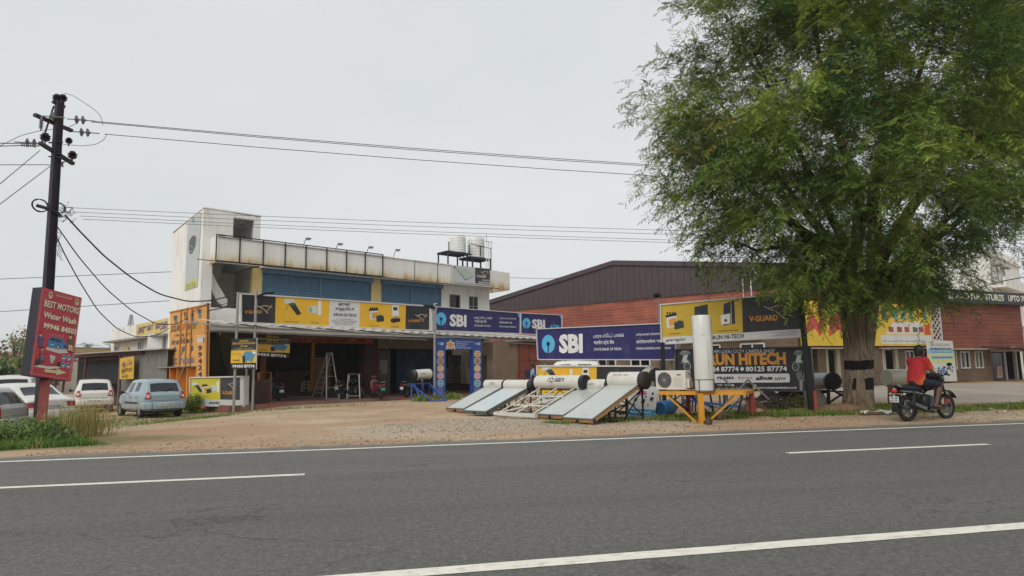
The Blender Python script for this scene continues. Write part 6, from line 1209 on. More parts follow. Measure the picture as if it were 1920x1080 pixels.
boxthing('service_desk','low desk with red topped goods between the two scooters','desk',668,36.5,.34,43,[('desk_body',wd,[((0,0,0),(1.5,.6,.75))]),('desk_top',wd2,[((-.03,-.03,.75),(1.53,.63,.78))])])
boxthing('parcel','plain brown parcel on the service desk','parcel',680,36.7,1.12,40,[('parcel_box',wd2,[((0,0,0),(.4,.3,.25))]),('tape',mat('parcel_tape','#9a8460',rough=.4),[((.17,-.003,-.0),(.22,.303,.253))])])
boxthing('leaning_board','dark blue edged board leaning behind the pale posts','board',486,27.6,.05,60,[('board_sheet',mat('dark_brown_board','#3d2a24',rough=.7),[((-.3,0,0),(.45,.04,1.0))]),('board_edge',mat('blue_edge','#2c3a5c',rough=.6),[((.45,-.01,0),(.5,.05,1.0))])])
boxthing('cement_sheet','pale broken sheet lying at the foot of the shop steps','sheet',545,33.6,.075,35,[('sheet_piece',mat('pale_sheet','#8d8880',rough=.9),[((0,0,0),(.9,.6,.03)),((.5,-.3,0),(1.1,.1,.025))])])
boxthing('ac_carton','pale vending cabinet seen through the bank arch','cabinet',882,40.2,.5,43,[('cabinet_body',mat('cabinet_cream','#8f897a',rough=.6),[((-.35,0,0),(.55,.5,1.9))]),('cabinet_grille',mat('cabinet_grille','#4c4a46'),[((-.2,-.01,.9+i*.16),(.4,0,.97+i*.16)) for i in range(5)])])
# ================= frames, boards and litter under the billboards =================
def frame_pile(name,label,cat,px,D,bars,m_,deg=0,group=None):
    p=at(px,760,D); t=thing(name,label,cat,(p.x,p.y,gzf(p.x,p.y)),deg,group); mb=MB(m_)
    for a,b,w_ in bars: mb.bar(a,b,w_)
    mb.build('bars',t); return t
frame_pile('blue_rack','low blue slatted heater rack lying under the black billboard','rack',1340,18.6,[((-.8,0,.35),(1.0,0,.12),.05),((-.8,.5,.35),(1.0,.5,.12),.05)]+[((-.7+i*.14,0,.34-i*.018),(-.7+i*.14,.5,.34-i*.018),.03) for i in range(12)]+[((-.7,0,0),(-.7,0,.33),.04),((-.7,.5,0),(-.7,.5,.33),.04),((-1.3,.2,.75),(-.1,.2,.2),.07)],mat('faded_blue_steel','#2d5690',rough=.5),-5)
frame_pile('angle_stand','black angle iron heater stand under the left part of the black billboard','stand',1300,19.2,[((x,y,0),(x*.8,y,.85),.04) for x in (-.6,.6) for y in (0,.8)]+[((-.6,0,.1),(.5,0,.8),.03),((.6,0,.1),(-.5,0,.8),.03),((-.5,0,.85),(.5,0,.85),.04),((-.6,.8,.1),(.5,.8,.8),.03)],blackm,10)
frame_pile('angle_stand','pale angle iron stand with crossed braces beneath the black billboard centre','stand',1405,18.6,[((-.9,0,0),(0,0,.9),.045),((.9,0,0),(.0,0,.9),.045),((-.4,.6,0),(.5,.6,.95),.04),((.4,.6,0),(-.5,.6,.95),.04),((-.9,0,.15),(.9,0,.35),.035)],mat('pale_rusty_steel','#86807a',rough=.7,var=.2),0)
frame_pile('small_table_frame','small dark steel table frame under the right end of the black billboard','stand',1503,18.7,[((x,y,0),(x,y,.6),.04) for x in (-.22,.22) for y in (0,.45)]+[((-.24,0,.6),(.24,0,.6),.05),((-.24,.45,.6),(.24,.45,.6),.05),((-.22,0,.6),(-.22,.45,.6),.05),((.22,0,.6),(.22,.45,.6),.05),((-.22,0,.25),(.22,0,.45),.03)],blackm,5)
frame_pile('angle_stand','dark angle iron stand between the table legs and rubble mound','stand',1358,18.9,[((x,y,0),(x*.9,y,.8),.04) for x in (-.8,0,.8) for y in (0,.7)]+[((-.8,0,.75),(.8,0,.7),.04),((-.8,0,.3),(0,0,.1),.03),((0,0,.1),(.8,0,.5),.03)],mat('dark_rust_steel','#3a2f2b',rough=.8),-8)
frame_pile('steel_pipe_pile','long grey pipe and pale bars leaning across the ground under the heaters','pipe',1160,19.4,[((-.6,0,.1),(1.3,-.3,.05),.05),((-.5,.3,.6),(.9,.1,.05),.04),((-.2,.4,.05),(.8,.5,.5),.035),((0,0,.02),(1.0,.6,.04),.06),((.3,.3,0),(.3,.3,.55),.035),((.75,.3,0),(.7,.3,.5),.035)],mat('dark_rust_steel','#3a2f2b'),0)
def mound(name,label,cat,px,D,sx,sy,h,m_,seed=1):
    p=at(px,760,D); t=thing(name,label,cat,(p.x,p.y,gzf(p.x,p.y)-.05),0); mb=MB(m_); n=22; rr=random.Random(seed); ph=[rr.random()*6 for _ in range(6)]
    vs=[];fs=[]
    for i in range(n+1):
        for j in range(n+1):
            a=i/n*2-1; b=j/n*2-1; q=max(0,1-(a*a+b*b)); z=h*q**.7*(.75+.3*math.sin(3*a+ph[0])*math.cos(4*b+ph[1])+.14*math.sin(9*a+ph[2]+3*b)+.1*math.sin(13*b+ph[3]))
            vs.append(V((a*sx,b*sy,z)))
    for i in range(n):
        for j in range(n): k=i*(n+1)+j; fs.append((k,k+1,k+n+2,k+n+1))
    mb.add(vs,fs); mb.build('heap',t,smooth=60); return t
mound('rubbish_heap','dark heap of tarpaulin and scrap under the right part of the black billboard','heap',1462,19.0,1.15,.6,.72,mat('scrap_dark','#2b2624',rough=.9,var=.4,scale=5,bump=.5,bscale=8),2)
mound('rubble_mound','small brown rubble mound beside the red table leg','mound',1412,18.2,.45,.35,.42,mat('rubble_brown','#5c4234',rough=.95,var=.35,scale=9,bump=.6,bscale=16),4)
mound('soil_bank','low earth bank at the foot of the tree trunk','mound',1570,18.0,1.5,.9,.22,mat('bank_soil','#8a6b52',rough=.95,var=.25,scale=7,bump=.6,bscale=20),6)
def sheetlike(name,label,cat,px,D,w_,h_,lean,m_,deg=0):
    p=at(px,760,D); t=thing(name,label,cat,(p.x,p.y,gzf(p.x,p.y)),deg); mb=MB(m_); mb.prism([(-w_/2,0,0),(w_/2,0,0),(w_/2,lean,h_),(-w_/2,lean,h_)],(0,.02,0)); mb.build('sheet',t); return t
sheetlike('board_offcut','broken pale board leaning against the stand near the trunk','board',1542,18.8,.7,.5,.3,mat('pale_board2','#8f8a80',rough=.9,var=.15),25)
sheetlike('plywood_offcut','tan plywood offcut lying under the black billboard','board',1434,19.2,.9,.35,.7,mat('ply_tan','#a07c56',rough=.85,var=.15),-10)
rr=random.Random(12)
for i,(px,py,c,lb) in enumerate(((1424,777,'#b08e74','pale pinkish stone on the grass under the black billboard'),(1328,796,'#4a4038','dark stone at the road edge beside the orange table leg'),(1350,787,'#57493c','brown stone lying right of the orange table leg'))):
    p=onG(px,py); t=thing('stone',lb,'stone',p,rr.random()*90); mb=MB(mat('stone_'+c[1:],c,rough=.9,var=.2,bump=.4)); mb.ball((0,0,.05),.12,10,7,(1,.7,.75)); 
    mb.v=[v*(1+.25*math.sin(v.x*40+v.y*30+v.z*25)) for v in mb.v]; mb.build('stone_body',t,smooth=60)
t=thing('plastic_sheet','crumpled white plastic sheet on the ground beside the tree trunk','sheet',onG(1668,777),10); mb=MB(mat('white_plastic','#c3c1ba',rough=.5)); vs=[];fs=[]
for i in range(25):
    for j in range(7): a=i/24; b=j/6; vs.append(V((a*1.5-.75,(b-.5)*(.18+.15*math.sin(a*5)),.04+.05*abs(math.sin(a*17+b*4))+.03*math.sin(b*9+a*11))))
for i in range(24):
    for j in range(6): k=i*7+j; fs.append((k,k+1,k+8,k+7))
mb.add(vs,fs); mb.build('crumpled_sheet',t,smooth=70)
# ================= utility pole and overhead lines =================
PD=18.8
pb=at(77,795,PD); up=thing('utility_pole','tall dark steel utility pole with slanting crossarms behind the red signboard','pole',(pb.x,pb.y,gzf(pb.x,pb.y)),0)
pm_=mat('pole_dark_steel','#2a2530',rough=.7,var=.25,scale=3,dirt=('#4a2f26',.6,2,(1,1,.3)))
b0=at(75,795,PD); t0=at(112,190,PD); b0.z=gzf(b0.x,b0.y)-.2
mb=MB(pm_); d=(t0-b0)
def iseg(a,b,w0,w1):
    ux=V((.85,-.52,0)); uy=V((.52,.85,0))
    for s in (-1,1):
        for p,q,w_ in (((a+uy*s*w0*.5),(b+uy*s*w1*.5),1),):
            v=[p-ux*w0/2-uy*.015,p+ux*w0/2-uy*.015,p+ux*w0/2+uy*.015,p-ux*w0/2+uy*.015]; v2=[q-ux*w1/2-uy*.012,q+ux*w1/2-uy*.012,q+ux*w1/2+uy*.012,q-ux*w1/2+uy*.012]
            mb.add(v+v2,[(0,1,2,3),(7,6,5,4),(0,4,5,1),(1,5,6,2),(2,6,7,3),(3,7,4,0)])
    v=[a-ux*.02-uy*w0*.5,a+ux*.02-uy*w0*.5,a+ux*.02+uy*w0*.5,a-ux*.02+uy*w0*.5]; v2=[b-ux*.02-uy*w1*.5,b+ux*.02-uy*w1*.5,b+ux*.02+uy*w1*.5,b-ux*.02+uy*w1*.5]
    mb.add(v+v2,[(0,1,2,3),(7,6,5,4),(0,4,5,1),(1,5,6,2),(2,6,7,3),(3,7,4,0)])
iseg(b0,t0,.23,.165); mb.build('pole_shaft',up,world=True)
def Z(x,y,D=PD): return at(x/3.273,y/3.273+150,D)
arms=[(Z(212,213,18.2),Z(440,312,19.4)),(Z(243,385,18.3),Z(450,515,19.4)),(Z(325,130,18.7),Z(395,168,19.0))]
for a,b in arms: mb=MB(pm_); mb.bar(a,b,.11,.09); mb.build('crossarm',up,world=True)
ins=mat('insulator_porcelain','#37343c',rough=.25,var=.1); insg=mat('insulator_grey','#75747a',rough=.3)
def pin(c,s=1,parent=up): mb=MB(ins); c=V(c); mb.lathe(c,(0,0,1),[(-.2*s,.02),(-.1*s,.02),(-.1*s,.07*s),(-.06*s,.11*s),(-.045*s,.06*s),(-.02*s,.12*s),(0,.06*s),(.03*s,.12*s),(.05*s,.07*s),(.09*s,.075*s),(.11*s,.03*s)],16); mb.build('pin_insulator',parent,world=True,smooth=50)
for x,y,D,s in ((350,108,18.8,1),(386,110,19,1),(278,350,18.5,1.15),(445,460,19.3,1.1),(423,372,19.2,.85)): pin(Z(x,y,D),s)
def strain(c,ax,n=2,gap=.17,r=.13,m=insg):
    mb=MB(m); ax=V(ax).normalized(); c=V(c)
    for i in range(n): mb.lathe(c+ax*i*gap,ax,[(-.05,.03),(-.02,.05),(0,r),(.02,r*.8),(.05,.035),(.1,.02)],18)
    mb.tube([c-ax*.25,c+ax*(n*gap+.15)],.016,6); mb.build('strain_insulator',up,world=True,smooth=50)
rd_=V((math.cos(R(11.2)),math.sin(R(11.2)),-.03))
strain(Z(470,243,18.9),rd_); strain(Z(500,320,19.3),rd_); strain(Z(212,388,18.3),(-1,-.3,0)); strain(Z(372,512,19.1),(.3,.3,.3),1); strain(Z(325,225,18.6),rd_,1,r=.14)
mb=MB(insg); mb.lathe(Z(250,310,18.3),(0,0,1),[(0,.02),(.05,.02)]+sum([[(.06+i*.045,.025),(.075+i*.045,.06),(.09+i*.045,.025)] for i in range(6)],[])+[(.42,.02)],12); mb.build('polymer_insulator',up,world=True)
mb=MB(insg); mb.lathe(Z(125,400,17.6),V((1,.25,.02)),[(0,.02)]+sum([[(.03+i*.05,.02),(.045+i*.05,.045),(.06+i*.05,.02)] for i in range(7)],[])+[(.45,.02)],10); mb.build('polymer_insulator',up,world=True)
wirem=mat('wire_black','#2b2c2f',rough=.6); wireg=mat('wire_grey','#55575a',rough=.6,metal=.3)
mb=MB(blackm)
rr=random.Random(5)
def coil(c,r,n,tilt):
    for k in range(n):
        q=[]; ro=rr.random()*.06; ph=rr.random()*6
        for i in range(25): a=2*PI*i/24; q.append(V(c)+V(((r+ro)*math.cos(a)*.9+rr.random()*.006,(r)*math.cos(a+.8)*.5,(r+ro*.5)*math.sin(a)*(.85+.1*rr.random()))))
        mb.tube(q,.011,5,False)
coil(Z(245,770,18.6),.17,6,0); coil(Z(360,785,18.9),.14,3,0); mb.tube([Z(225,770,18.6),Z(300,790,18.7),Z(375,838,18.9)],.05,8); mb.build('cable_coil',up,world=True)
mb=MB(wireg)
for k in range(16):
    x=340+rr.random()*60; y=790+rr.random()*70; q=[Z(x,y,18.8)]
    for i in range(7): x+=rr.uniform(-12,30); y+=rr.uniform(-22,20); q.append(Z(x,y,18.7+rr.random()*.3))
    mb.tube(q,.006,4,False)
mb.build('loose_wires',up,world=True)
mb=MB(mat('dry_vine','#4a4038',rough=.9))
for k in range(7):
    x=345+rr.random()*10; y=930; q=[Z(x,y)]
    for i in range(10): x+=rr.uniform(-14,18); y+=rr.uniform(5,30); q.append(Z(x,y,18.7+rr.random()*.2))
    mb.tube(q,.005,4,False)
mb.build('dry_vine',up,world=True)
for q,w_ in (((315,470),(395,400)),((315,165),(395,120))): pass
mb=MB(pm_); [mb.bar(Z(x0,y0,18.75),Z(x1,y1,18.8),.05,.03) for x0,y0,x1,y1 in ((300,385,385,380),(315,445,380,455),(255,390,330,160),(300,470,390,478))]; mb.build('clamp',up,world=True)
def wire(label,pts,r=.008,m=wirem,cat='wire',group='overhead lines',sag=0,name='overhead_wire'):
    P=[]
    for i in range(len(pts)-1):
        a,b=V(pts[i]),V(pts[i+1]); n=12 if sag else 6
        for k in range(n): f=k/n; p=a.lerp(b,f); p.z-=sag*4*f*(1-f); P.append(p)
    P.append(V(pts[-1])); mb=MB(m); 
    # smooth the polyline
    for _ in range(2 if not sag else 0): P=[P[0]]+[(P[i-1]+P[i]*2+P[i+1])/4 for i in range(1,len(P)-1)]+[P[-1]]
    mb.tube(P,r,5,False); o=mb.build(name,None,fix=False); return tag(o,label,cat,group)
def far(p,zend,L_=52,deg=11.2): q=V(p)+U2(deg)*L_; q.z=zend; return q
def toD(x,y,z):       # the point on the picture ray that has height z
    r=ray(x,y); return CAM+r*((z-CH)/r.z)
a1=Z(560,252,18.95); a2=Z(640,332,19.4)
wire('uppermost of the three thick bare wires running right from the pole',[a1,far(a1,8.9,56,11.0)],.011,sag=.7); wire('middle one of the three thick bare wires running right from the pole',[a1-V((0,0,.03)),far(a1,8.75,56,10.2)],.011,sag=.78)
wire('lowest of the three thick bare wires running right from the pole',[a2,far(a2,8.45,56,10.9)],.011,sag=.66)
for i,(x,y,zz,dg) in enumerate(((122,389,6.7,11.0),(125,397,6.45,10.6),(150,405,6.15,11.0),(155,411,6.0,10.7))):
    p=at(x,y,18.9); wire('thin grey wire, %s of the four crossing in front of the white building'%('highest','second highest','second lowest','lowest')[i],[p,far(p,zz,56,dg)],.007,wireg,sag=.45)
thk='sagging black service cable, '
wire('thickest sagging black cable from the pole to the post left of the shop awning',[at(x,y,D) for x,y,D in ((122,403,18.9),(150,434,19.5),(195,480,20.5),(246,520.5,21.8),(299,552,23),(352,565.5,24.2),(394,564,25.2),(445,552,26.1))],.025)
wire('black cable sagging from the pole to the top of the orange sheet wall',[at(x,y,D) for x,y,D in ((104,420,18.8),(146,480,20),(197,540,22),(246,582,24),(294,608.5,26.5),(330,608,28.5),(352,596,29.6))],.018)
wire('lowest sagging black cable from the pole, dipping over the shed roof',[at(x,y,D) for x,y,D in ((100,432,18.8),(123,480,19.6),(148,526,21),(183,582,23),(218,615.5,25.5),(253,632,28),(292,630,30),(317,615,31.5))],.018)
wire('short black cable from the steel post to the shop balcony',[at(x,y,D) for x,y,D in ((388,583,27.2),(420,577,26.8),(446,570,26.2))],.025)
wire('thin black cable looping from the rusty pipe down to the awning corner',[at(x,y,D) for x,y,D in ((319,585,32),(345,590,30.5),(370,580,28.5),(388,570,27.2),(420,572,26.6),(446,553,26.1))],.014)
for i,(p0,p1,r_) in enumerate((((64,269),(-60,268),.013),((64,272),(-60,276),.013),((95,309),(-80,309),.01),((75,282),(-60,395),.010),((95,311),(-60,428),.010))):
    wire('bare line leaving the frame on the left, %s'%('topmost of the five','second from the top','level middle one','steep upper one','steep lower one')[i],[at(*p0,18.3),at(*p0,18.3).lerp(at(*p1,16 if i<3 else 14),6 if i<3 else 2.2)],r_)
wire('thin jumper looping above the top crossarm at the right of the pole',[Z(x,y,D) for x,y,D in ((392,80,19),(440,92,19),(520,140,19),(590,190,19),(620,225,18.95),(632,278,18.9))],.008)
wire('thin jumper drooping below the right crossarm insulators',[Z(x,y,D) for x,y,D in ((655,335,19.4),(640,365,19.3),(590,395,19.2),(500,405,19.1),(425,398,19.2),(370,392,19))],.008)
wire('thin jumper sweeping left under the top crossarm',[Z(x,y,D) for x,y,D in ((465,270,19),(420,290,19),(330,302,18.8),(240,312,18.3),(130,340,18),(50,380,17.7),(0,405,17.5))],.008)
wire('faint far line crossing the sky left of the stair tower',[at(-40,525,60),at(335,509,60)],.03,wireg); wire('faint far line just above the low white house',[at(-40,587,60),at(330,563,60)],.03,wireg)
wire('thin line between the shop parapet and the warehouse gable',[at(940,520,42),at(1030,523,48),at(1100,516,52)],.015,wireg)
for i,(p0,p1) in enumerate((((1700,440),(1990,452)),((1700,448),(1990,460)),((1700,455),(1990,470)))): wire('thin wire in front of the white block at the right edge, %s'%('upper','middle','lower')[i],[at(*p0,24),at(*p1,26)],.009,wireg)
wire('dark cable sagging across the white block at the right edge',[at(1850,535,40),at(1880,527,40),at(1960,512,40)],.03)
rp=thing('rusty_pipe','thin rusty pipe standing at the right edge of the orange sheet wall','pipe',(at(389,760,27.2).x,27.2,0),0); mb=MB(rustm); mb.tube([at(390,568,27.2),at(387,768,27.2)],.045,8); mb.build('pipe_tube',rp,world=True)
mb=MB(whitep); mb.box(at(376,638,27.3)-V((.12,.05,.1)),at(376,638,27.3)+V((.12,.05,.1))); mb.bar(at(368,630,27.4),at(389,630,27.2),.03); mb.build('meter_box',rp,world=True)
# ================= motorcycles and scooters =================
tyre=mat('bike_tyre','#1c1c1c',rough=.85,var=.2,dirt=('#6b5c4a',.35,10,(1,1,1))); alw=mat('alloy_grey','#7d7f82',rough=.35,metal=.7); blk=mat('bike_black','#101114',rough=.25,var=.1,coat=.5); blkm=mat('bike_matt_black','#17181a',rough=.6); chrome=mat('chrome','#a8aaac',rough=.15,metal=.9)
def wheel(parent,x,r=.3,w_=.05,spokes=5,name='wheel',m=alw):
    q=[(x+ (r-w_)*math.cos(2*PI*k/28),0,r+(r-w_)*math.sin(2*PI*k/28)) for k in range(29)]
    mb=MB(tyre); mb.tube(q,w_,10,False); o=mb.build(name,parent,smooth=60)
    mb=MB(m); mb.tube([(x+(r-w_*1.75)*math.cos(2*PI*k/28),0,r+(r-w_*1.75)*math.sin(2*PI*k/28)) for k in range(29)],w_*.42,6,False)
    for k in range(spokes): a=2*PI*k/spokes+.3; mb.bar((x,0,r),(x+(r-w_*1.8)*math.cos(a),0,r+(r-w_*1.8)*math.sin(a)),.035,.02,up=V((0,1,0)))
    mb.lathe((x,-.06,r),(0,1,0),[(0,.03),(.12,.03)],12); mb.lathe((x,-.035,r),(0,1,0),[(0,.085),(.008,.085)],20); mb.build('rim',o,smooth=40); return o
def profile(pts,w_,m,name,parent,taper=.8,sub=1,y0=0):     # a rounded body from its side outline
    mb=MB(m); n=len(pts); lay=[(-w_/2,taper),(-w_/2*.6,1),(w_/2*.6,1),(w_/2,taper)]; cx=sum(p[0] for p in pts)/n; cz=sum(p[1] for p in pts)/n
    for y,k in lay: mb.v+=[V((cx+(x-cx)*k,y+y0,cz+(z-cz)*k)) for x,z in pts]
    for l in range(3):
        for i in range(n): mb.f.append((l*n+i,l*n+(i+1)%n,(l+1)*n+(i+1)%n,(l+1)*n+i)); mb.mi.append(0)
    mb.f+= [tuple(range(n))[::-1],tuple(range(3*n,4*n))]; mb.mi+=[0,0]
    return mb.build(name,parent,sub=sub,smooth=60)
def motorcycle(label,loc,deg,acc='#1c2a52',group=None,stickers=True,lit=0):
    t=thing('motorcycle',label,'motorcycle',loc,deg,group); am=mat('bike_accent_'+acc[1:],acc,rough=.25,coat=.5)
    wheel(t,0); wheel(t,1.28,.3,.045)
    profile([(-.30,.83),(-.34,.77),(-.2,.70),(.3,.66),(.55,.68),(.56,.74),(.3,.79),(0,.81)],.26,am if 0 else blkm,'seat',t)
    profile([(-.36,.74),(-.36,.66),(-.1,.58),(.35,.52),(.5,.6),(.45,.69),(.1,.72)],.20,blk,'tail_panel',t)
    profile([(.48,.72),(.55,.66),(.75,.66),(.98,.74),(1.02,.86),(.92,.94),(.7,.93),(.54,.82)],.30,blk,'fuel_tank',t)
    profile([(.4,.62),(.45,.3),(.58,.22),(.85,.24),(.9,.4),(.8,.6)],.24,mat('engine_dark','#2a2b2d',rough=.5,metal=.4,var=.3,scale=12),'engine',t)
    mb=MB(chrome); [mb.box((.62,-.13,.36+i*.025),(.84,.13,.372+i*.025)) for i in range(7)]; mb.lathe((.66,-.15,.31),(0,-1,0),[(-.02,.09),(.03,.09),(.04,.06)],20); mb.build('cylinder_fins',t)
    mb=MB(blkm); 
    for y in (-.1,.1): mb.tube([(1.28,y,.3),(1.13,y,.68),(1.04,y,.98)],.026,8); 
    mb.build('front_fork',t,smooth=60); mb=MB(mat('fork_cover','#8a3f28',rough=.5)); mb.box((1.12,-.13,.38),(1.26,-.09,.47)); mb.build('brake_caliper',t)
    q=[(1.28+.36*math.cos(a),.31+.36*math.sin(a)) for a in np.linspace(R(28),R(150),9)]; mb=MB(blk)
    for i in range(8): mb.add([(q[i][0],-.06,q[i][1]),(q[i][0],.06,q[i][1]),(q[i+1][0],.06,q[i+1][1]),(q[i+1][0],-.06,q[i+1][1])],[(0,1,2,3)])
    mb.build('front_mudguard',t,solid=.012)
    q=[(.0+.38*math.cos(a),.30+.38*math.sin(a)) for a in np.linspace(R(100),R(190),7)]; mb=MB(blkm)
    for i in range(6): mb.add([(q[i][0],-.07,q[i][1]),(q[i][0],.07,q[i][1]),(q[i+1][0],.07,q[i+1][1]),(q[i+1][0],-.07,q[i+1][1])],[(0,1,2,3)])
    mb.box((-.39,-.08,.22),(-.37,.08,.34)); mb.build('rear_mudguard',t,solid=.01)
    mb=MB(mat('plate_white','#cfd2d0')); mb.box((-.395,-.11,.44),(-.385,.11,.57)); p_=mb.build('number_plate',t); mb=MB(paint('#26282c'))
    for tx,z_ in (('TN 38',.515),('BX 7175',.455)):
        vs,fs=textmesh(tx,.02); mx_=max(v.x for v in vs); mb.add([V((-.398,.09-v.x/mx_*.18,z_+v.y*.06)) for v in vs],fs)
    mb.build('plate_lettering',p_,fix=False)
    mb=MB((mat('lit_tail_lamp','#a01418',rough=.2,emit=('#ff2a20',.22)) if lit else mat('tail_lamp_red','#6e1418',rough=.2))); mb.box((-.39,-.06,.665),(-.34,.06,.715)); mb.build('tail_lamp',t,bevel=.015); mb=MB(mat('indicator_lens','#b8a99a',rough=.2)); [mb.ball((-.27,s*.17,.62),.035,10,6,(1.2,.9,.8)) for s in (-1,1)]; [mb.bar((-.27,0,.62),(-.27,s*.15,.62),.015) for s in (-1,1)]; mb.build('indicator',t,smooth=60)
    mb=MB(blkm); mb.tube([(.98,-.36,1.02),(1.0,-.3,1.04),(1.03,-.12,1.0),(1.03,.12,1.0),(1.0,.3,1.04),(.98,.36,1.02)],.014,8); mb.tube([(.975,-.37,1.02),(1.0,-.25,1.04)],.019,8); mb.tube([(.975,.37,1.02),(1.0,.25,1.04)],.019,8); hb=mb.build('handlebar',t,smooth=60)
    for s in (-1,1): mb=MB(blkm); mb.tube([(1.0,s*.27,1.04),(1.03,s*.3,1.16),(1.02,s*.34,1.23)],.008,6); mb.ball((1.02,s*.36,1.26),.07,12,8,(.25,1,.6)); mb.build('mirror',t,smooth=60)
    profile([(1.02,.78),(1.15,.78),(1.24,.88),(1.18,1.04),(1.08,1.1),(1.0,1.0)],.24,blk if 1 else am,'headlamp_cowl',t)
    mb=MB(blkm)
    for y in (-.12,.12): mb.tube([(.0,y,.3),(.12,y,.66)],.03,8); mb.tube([(0,y,.3),(.5,y,.3)],.018,6)
    mb.tube([(.55,-.02,.62),(1.02,0,.9)],.03,8); mb.tube([(1.02,0,.85),(.9,0,.3)],.025,8); mb.build('frame',t,smooth=60)
    mb=MB(blkm); mb.tube([(.8,-.14,.3),(.6,-.17,.2),(.3,-.18,.26)],.022,8); mb.tube([(.35,-.19,.25),(.05,-.2,.34),(-.2,-.21,.42)],[.04,.06,.055],12); ex=mb.build('exhaust',t,smooth=50); mb=MB(chrome); mb.bar((.3,-.255,.29),(-.05,-.26,.4),.02,.07); mb.build('heat_shield',ex)
    mb=MB(blkm); mb.bar((.55,-.32,.3),(.55,.32,.3),.03); mb.tube([(.25,-.16,.3),(.25,-.24,.32),(.2,-.24,.33)],.015,6); mb.build('foot_peg',t)
    mb=MB(chrome); mb.tube([(-.3,-.13,.78),(-.38,-.1,.84),(-.38,.1,.84),(-.3,.13,.78)],.012,6); mb.tube([(.2,-.14,.55),(.42,-.13,.6)],.006,4); mb.build('grab_rail',t)
    if stickers: mb=MB(mat('silver_decal','#8d9196',rough=.3)); mb.bar((-.25,-.103,.69),(.35,-.103,.62),.02,.012); mb.bar((.6,-.152,.8),(.9,-.152,.86),.012,.02); mb.build('decal',t)
    return t
def scooter(label,loc,deg,col,plate='#c9cbc9',group='scooters parked by the shops',lamp=None):
    t=thing('scooter',label,'scooter',loc,deg,group); cm=mat('scooter_paint_'+col[1:],col,rough=.3,var=.05,coat=.4)
    wheel(t,0,.23,.05,4); wheel(t,1.2,.23,.05,4)
    profile([(-.32,.66),(-.38,.56),(-.2,.4),(.1,.34),(.42,.3),(.5,.45),(.42,.66),(.1,.72)],.36,cm,'rear_body',t)
    profile([(-.3,.72),(-.32,.68),(.1,.68),(.5,.66),(.52,.72),(.3,.77),(0,.76)],.28,blkm,'seat',t)
    profile([(.4,.3),(.4,.22),(.95,.22),(1.0,.32),(.9,.32)],.34,cm,'floorboard',t,sub=1)
    profile([(.88,.3),(.98,.28),(1.12,.5),(1.08,.9),(1.0,.92),(.95,.6)],.38,cm,'front_apron',t)
    q=[(1.2+.29*math.cos(a),.23+.29*math.sin(a)) for a in np.linspace(R(10),R(165),8)]; mb=MB(cm)
    for i in range(7): mb.add([(q[i][0],-.08,q[i][1]),(q[i][0],.08,q[i][1]),(q[i+1][0],.08,q[i+1][1]),(q[i+1][0],-.08,q[i+1][1])],[(0,1,2,3)])
    mb.build('front_mudguard',t,solid=.012)
    profile([(.96,.92),(1.1,.9),(1.14,1.0),(1.05,1.07),(.95,1.02)],.26,cm,'handlebar_cowl',t); mb=MB(blkm); mb.tube([(.95,-.36,1.03),(1.02,-.1,1.02),(1.02,.1,1.02),(.95,.36,1.03)],.017,8); mb.build('handlebar',t,smooth=60)
    for s in (-1,1): mb=MB(blkm); mb.tube([(.99,s*.24,1.04),(1.0,s*.28,1.2)],.008,6); mb.ball((1.0,s*.3,1.24),.07,12,8,(.3,1,.65)); mb.build('mirror',t,smooth=60)
    mb=MB(mat('tail_light_red','#9c1f26')); mb.box((-.385,-.1,.58),(-.34,.1,.64)); mb.build('tail_lamp',t,bevel=.01)
    mb=MB(mat('plate_'+plate[1:],plate,rough=.4)); mb.box((-.40,-.1,.38),(-.39,.1,.5)); mb.build('number_plate',t)
    mb=MB(blkm); mb.box((-.395,-.07,.25),(-.37,.07,.6)); mb.tube([(.3,-.14,.25),(0,-.19,.25),(-.25,-.2,.3)],[.03,.05,.05],10); mb.bar((.1,.1,.2),(.1,.18,.0),.02); mb.tube([(-.1,.15,.23),(-.05,.14,.5)],.03,8); mb.build('exhaust',t,smooth=50)
    mb=MB(chrome); mb.tube([(-.3,-.13,.74),(-.42,-.1,.76),(-.42,.1,.76),(-.3,.13,.74)],.011,6); mb.build('grab_rail',t)
    return t
p=onG(1703,790.5); q=onG(1771,785); dg=math.degrees(math.atan2(q.y-p.y,q.x-p.x)); gzp=gzf(p.x,p.y)
bike=motorcycle('black motorcycle with lit tail lamp carrying the rider in the red shirt',(p.x,p.y,gzp),dg,lit=1)
BR_=Matrix.Translation((p.x,p.y,gzp))@Matrix.Rotation(R(dg),4,'Z')
def spot(px,py): q=G(px,py,.07); return (q.x,q.y,.07)
scooter('dark grey scooter with white plate parked tail out at the shop entrance',spot(522,752),128,'#2a3440')
scooter('dark maroon scooter with green plate parked beside the red brick pillar',spot(713,748),118,'#5a2230','#2f8a5c')
scooter('black scooter in shadow behind the blue tank stand',spot(763,745),60,'#16181c')
motorcycle('white and red motorcycle behind the step ladder and work stand',spot(642,748),60,'#7a2a26',stickers=False)
motorcycle('dark motorcycle parked inside the blue bank arch',(S.w(11.4,3.2).x,S.w(11.4,3.2).y,.07),190,'#15171a')
p_=W3.w(21.2,-3.2); motorcycle('dark motorcycle parked under the canopy at the right edge, front wheel to the left',(p_.x+.6,p_.y,gzf(p_.x,p_.y)),185,'#15171a')
hl=thing('white_sack','white cloth sack hanging on the motorcycle beside the ladder','sack',spot(634,747),0); mb=MB(mat('dull_white_cloth','#8f8c88',rough=.9)); mb.ball((0,0,.45),.2,14,10,(.9,.7,1.6)); mb.build('sack_body',hl,smooth=60)
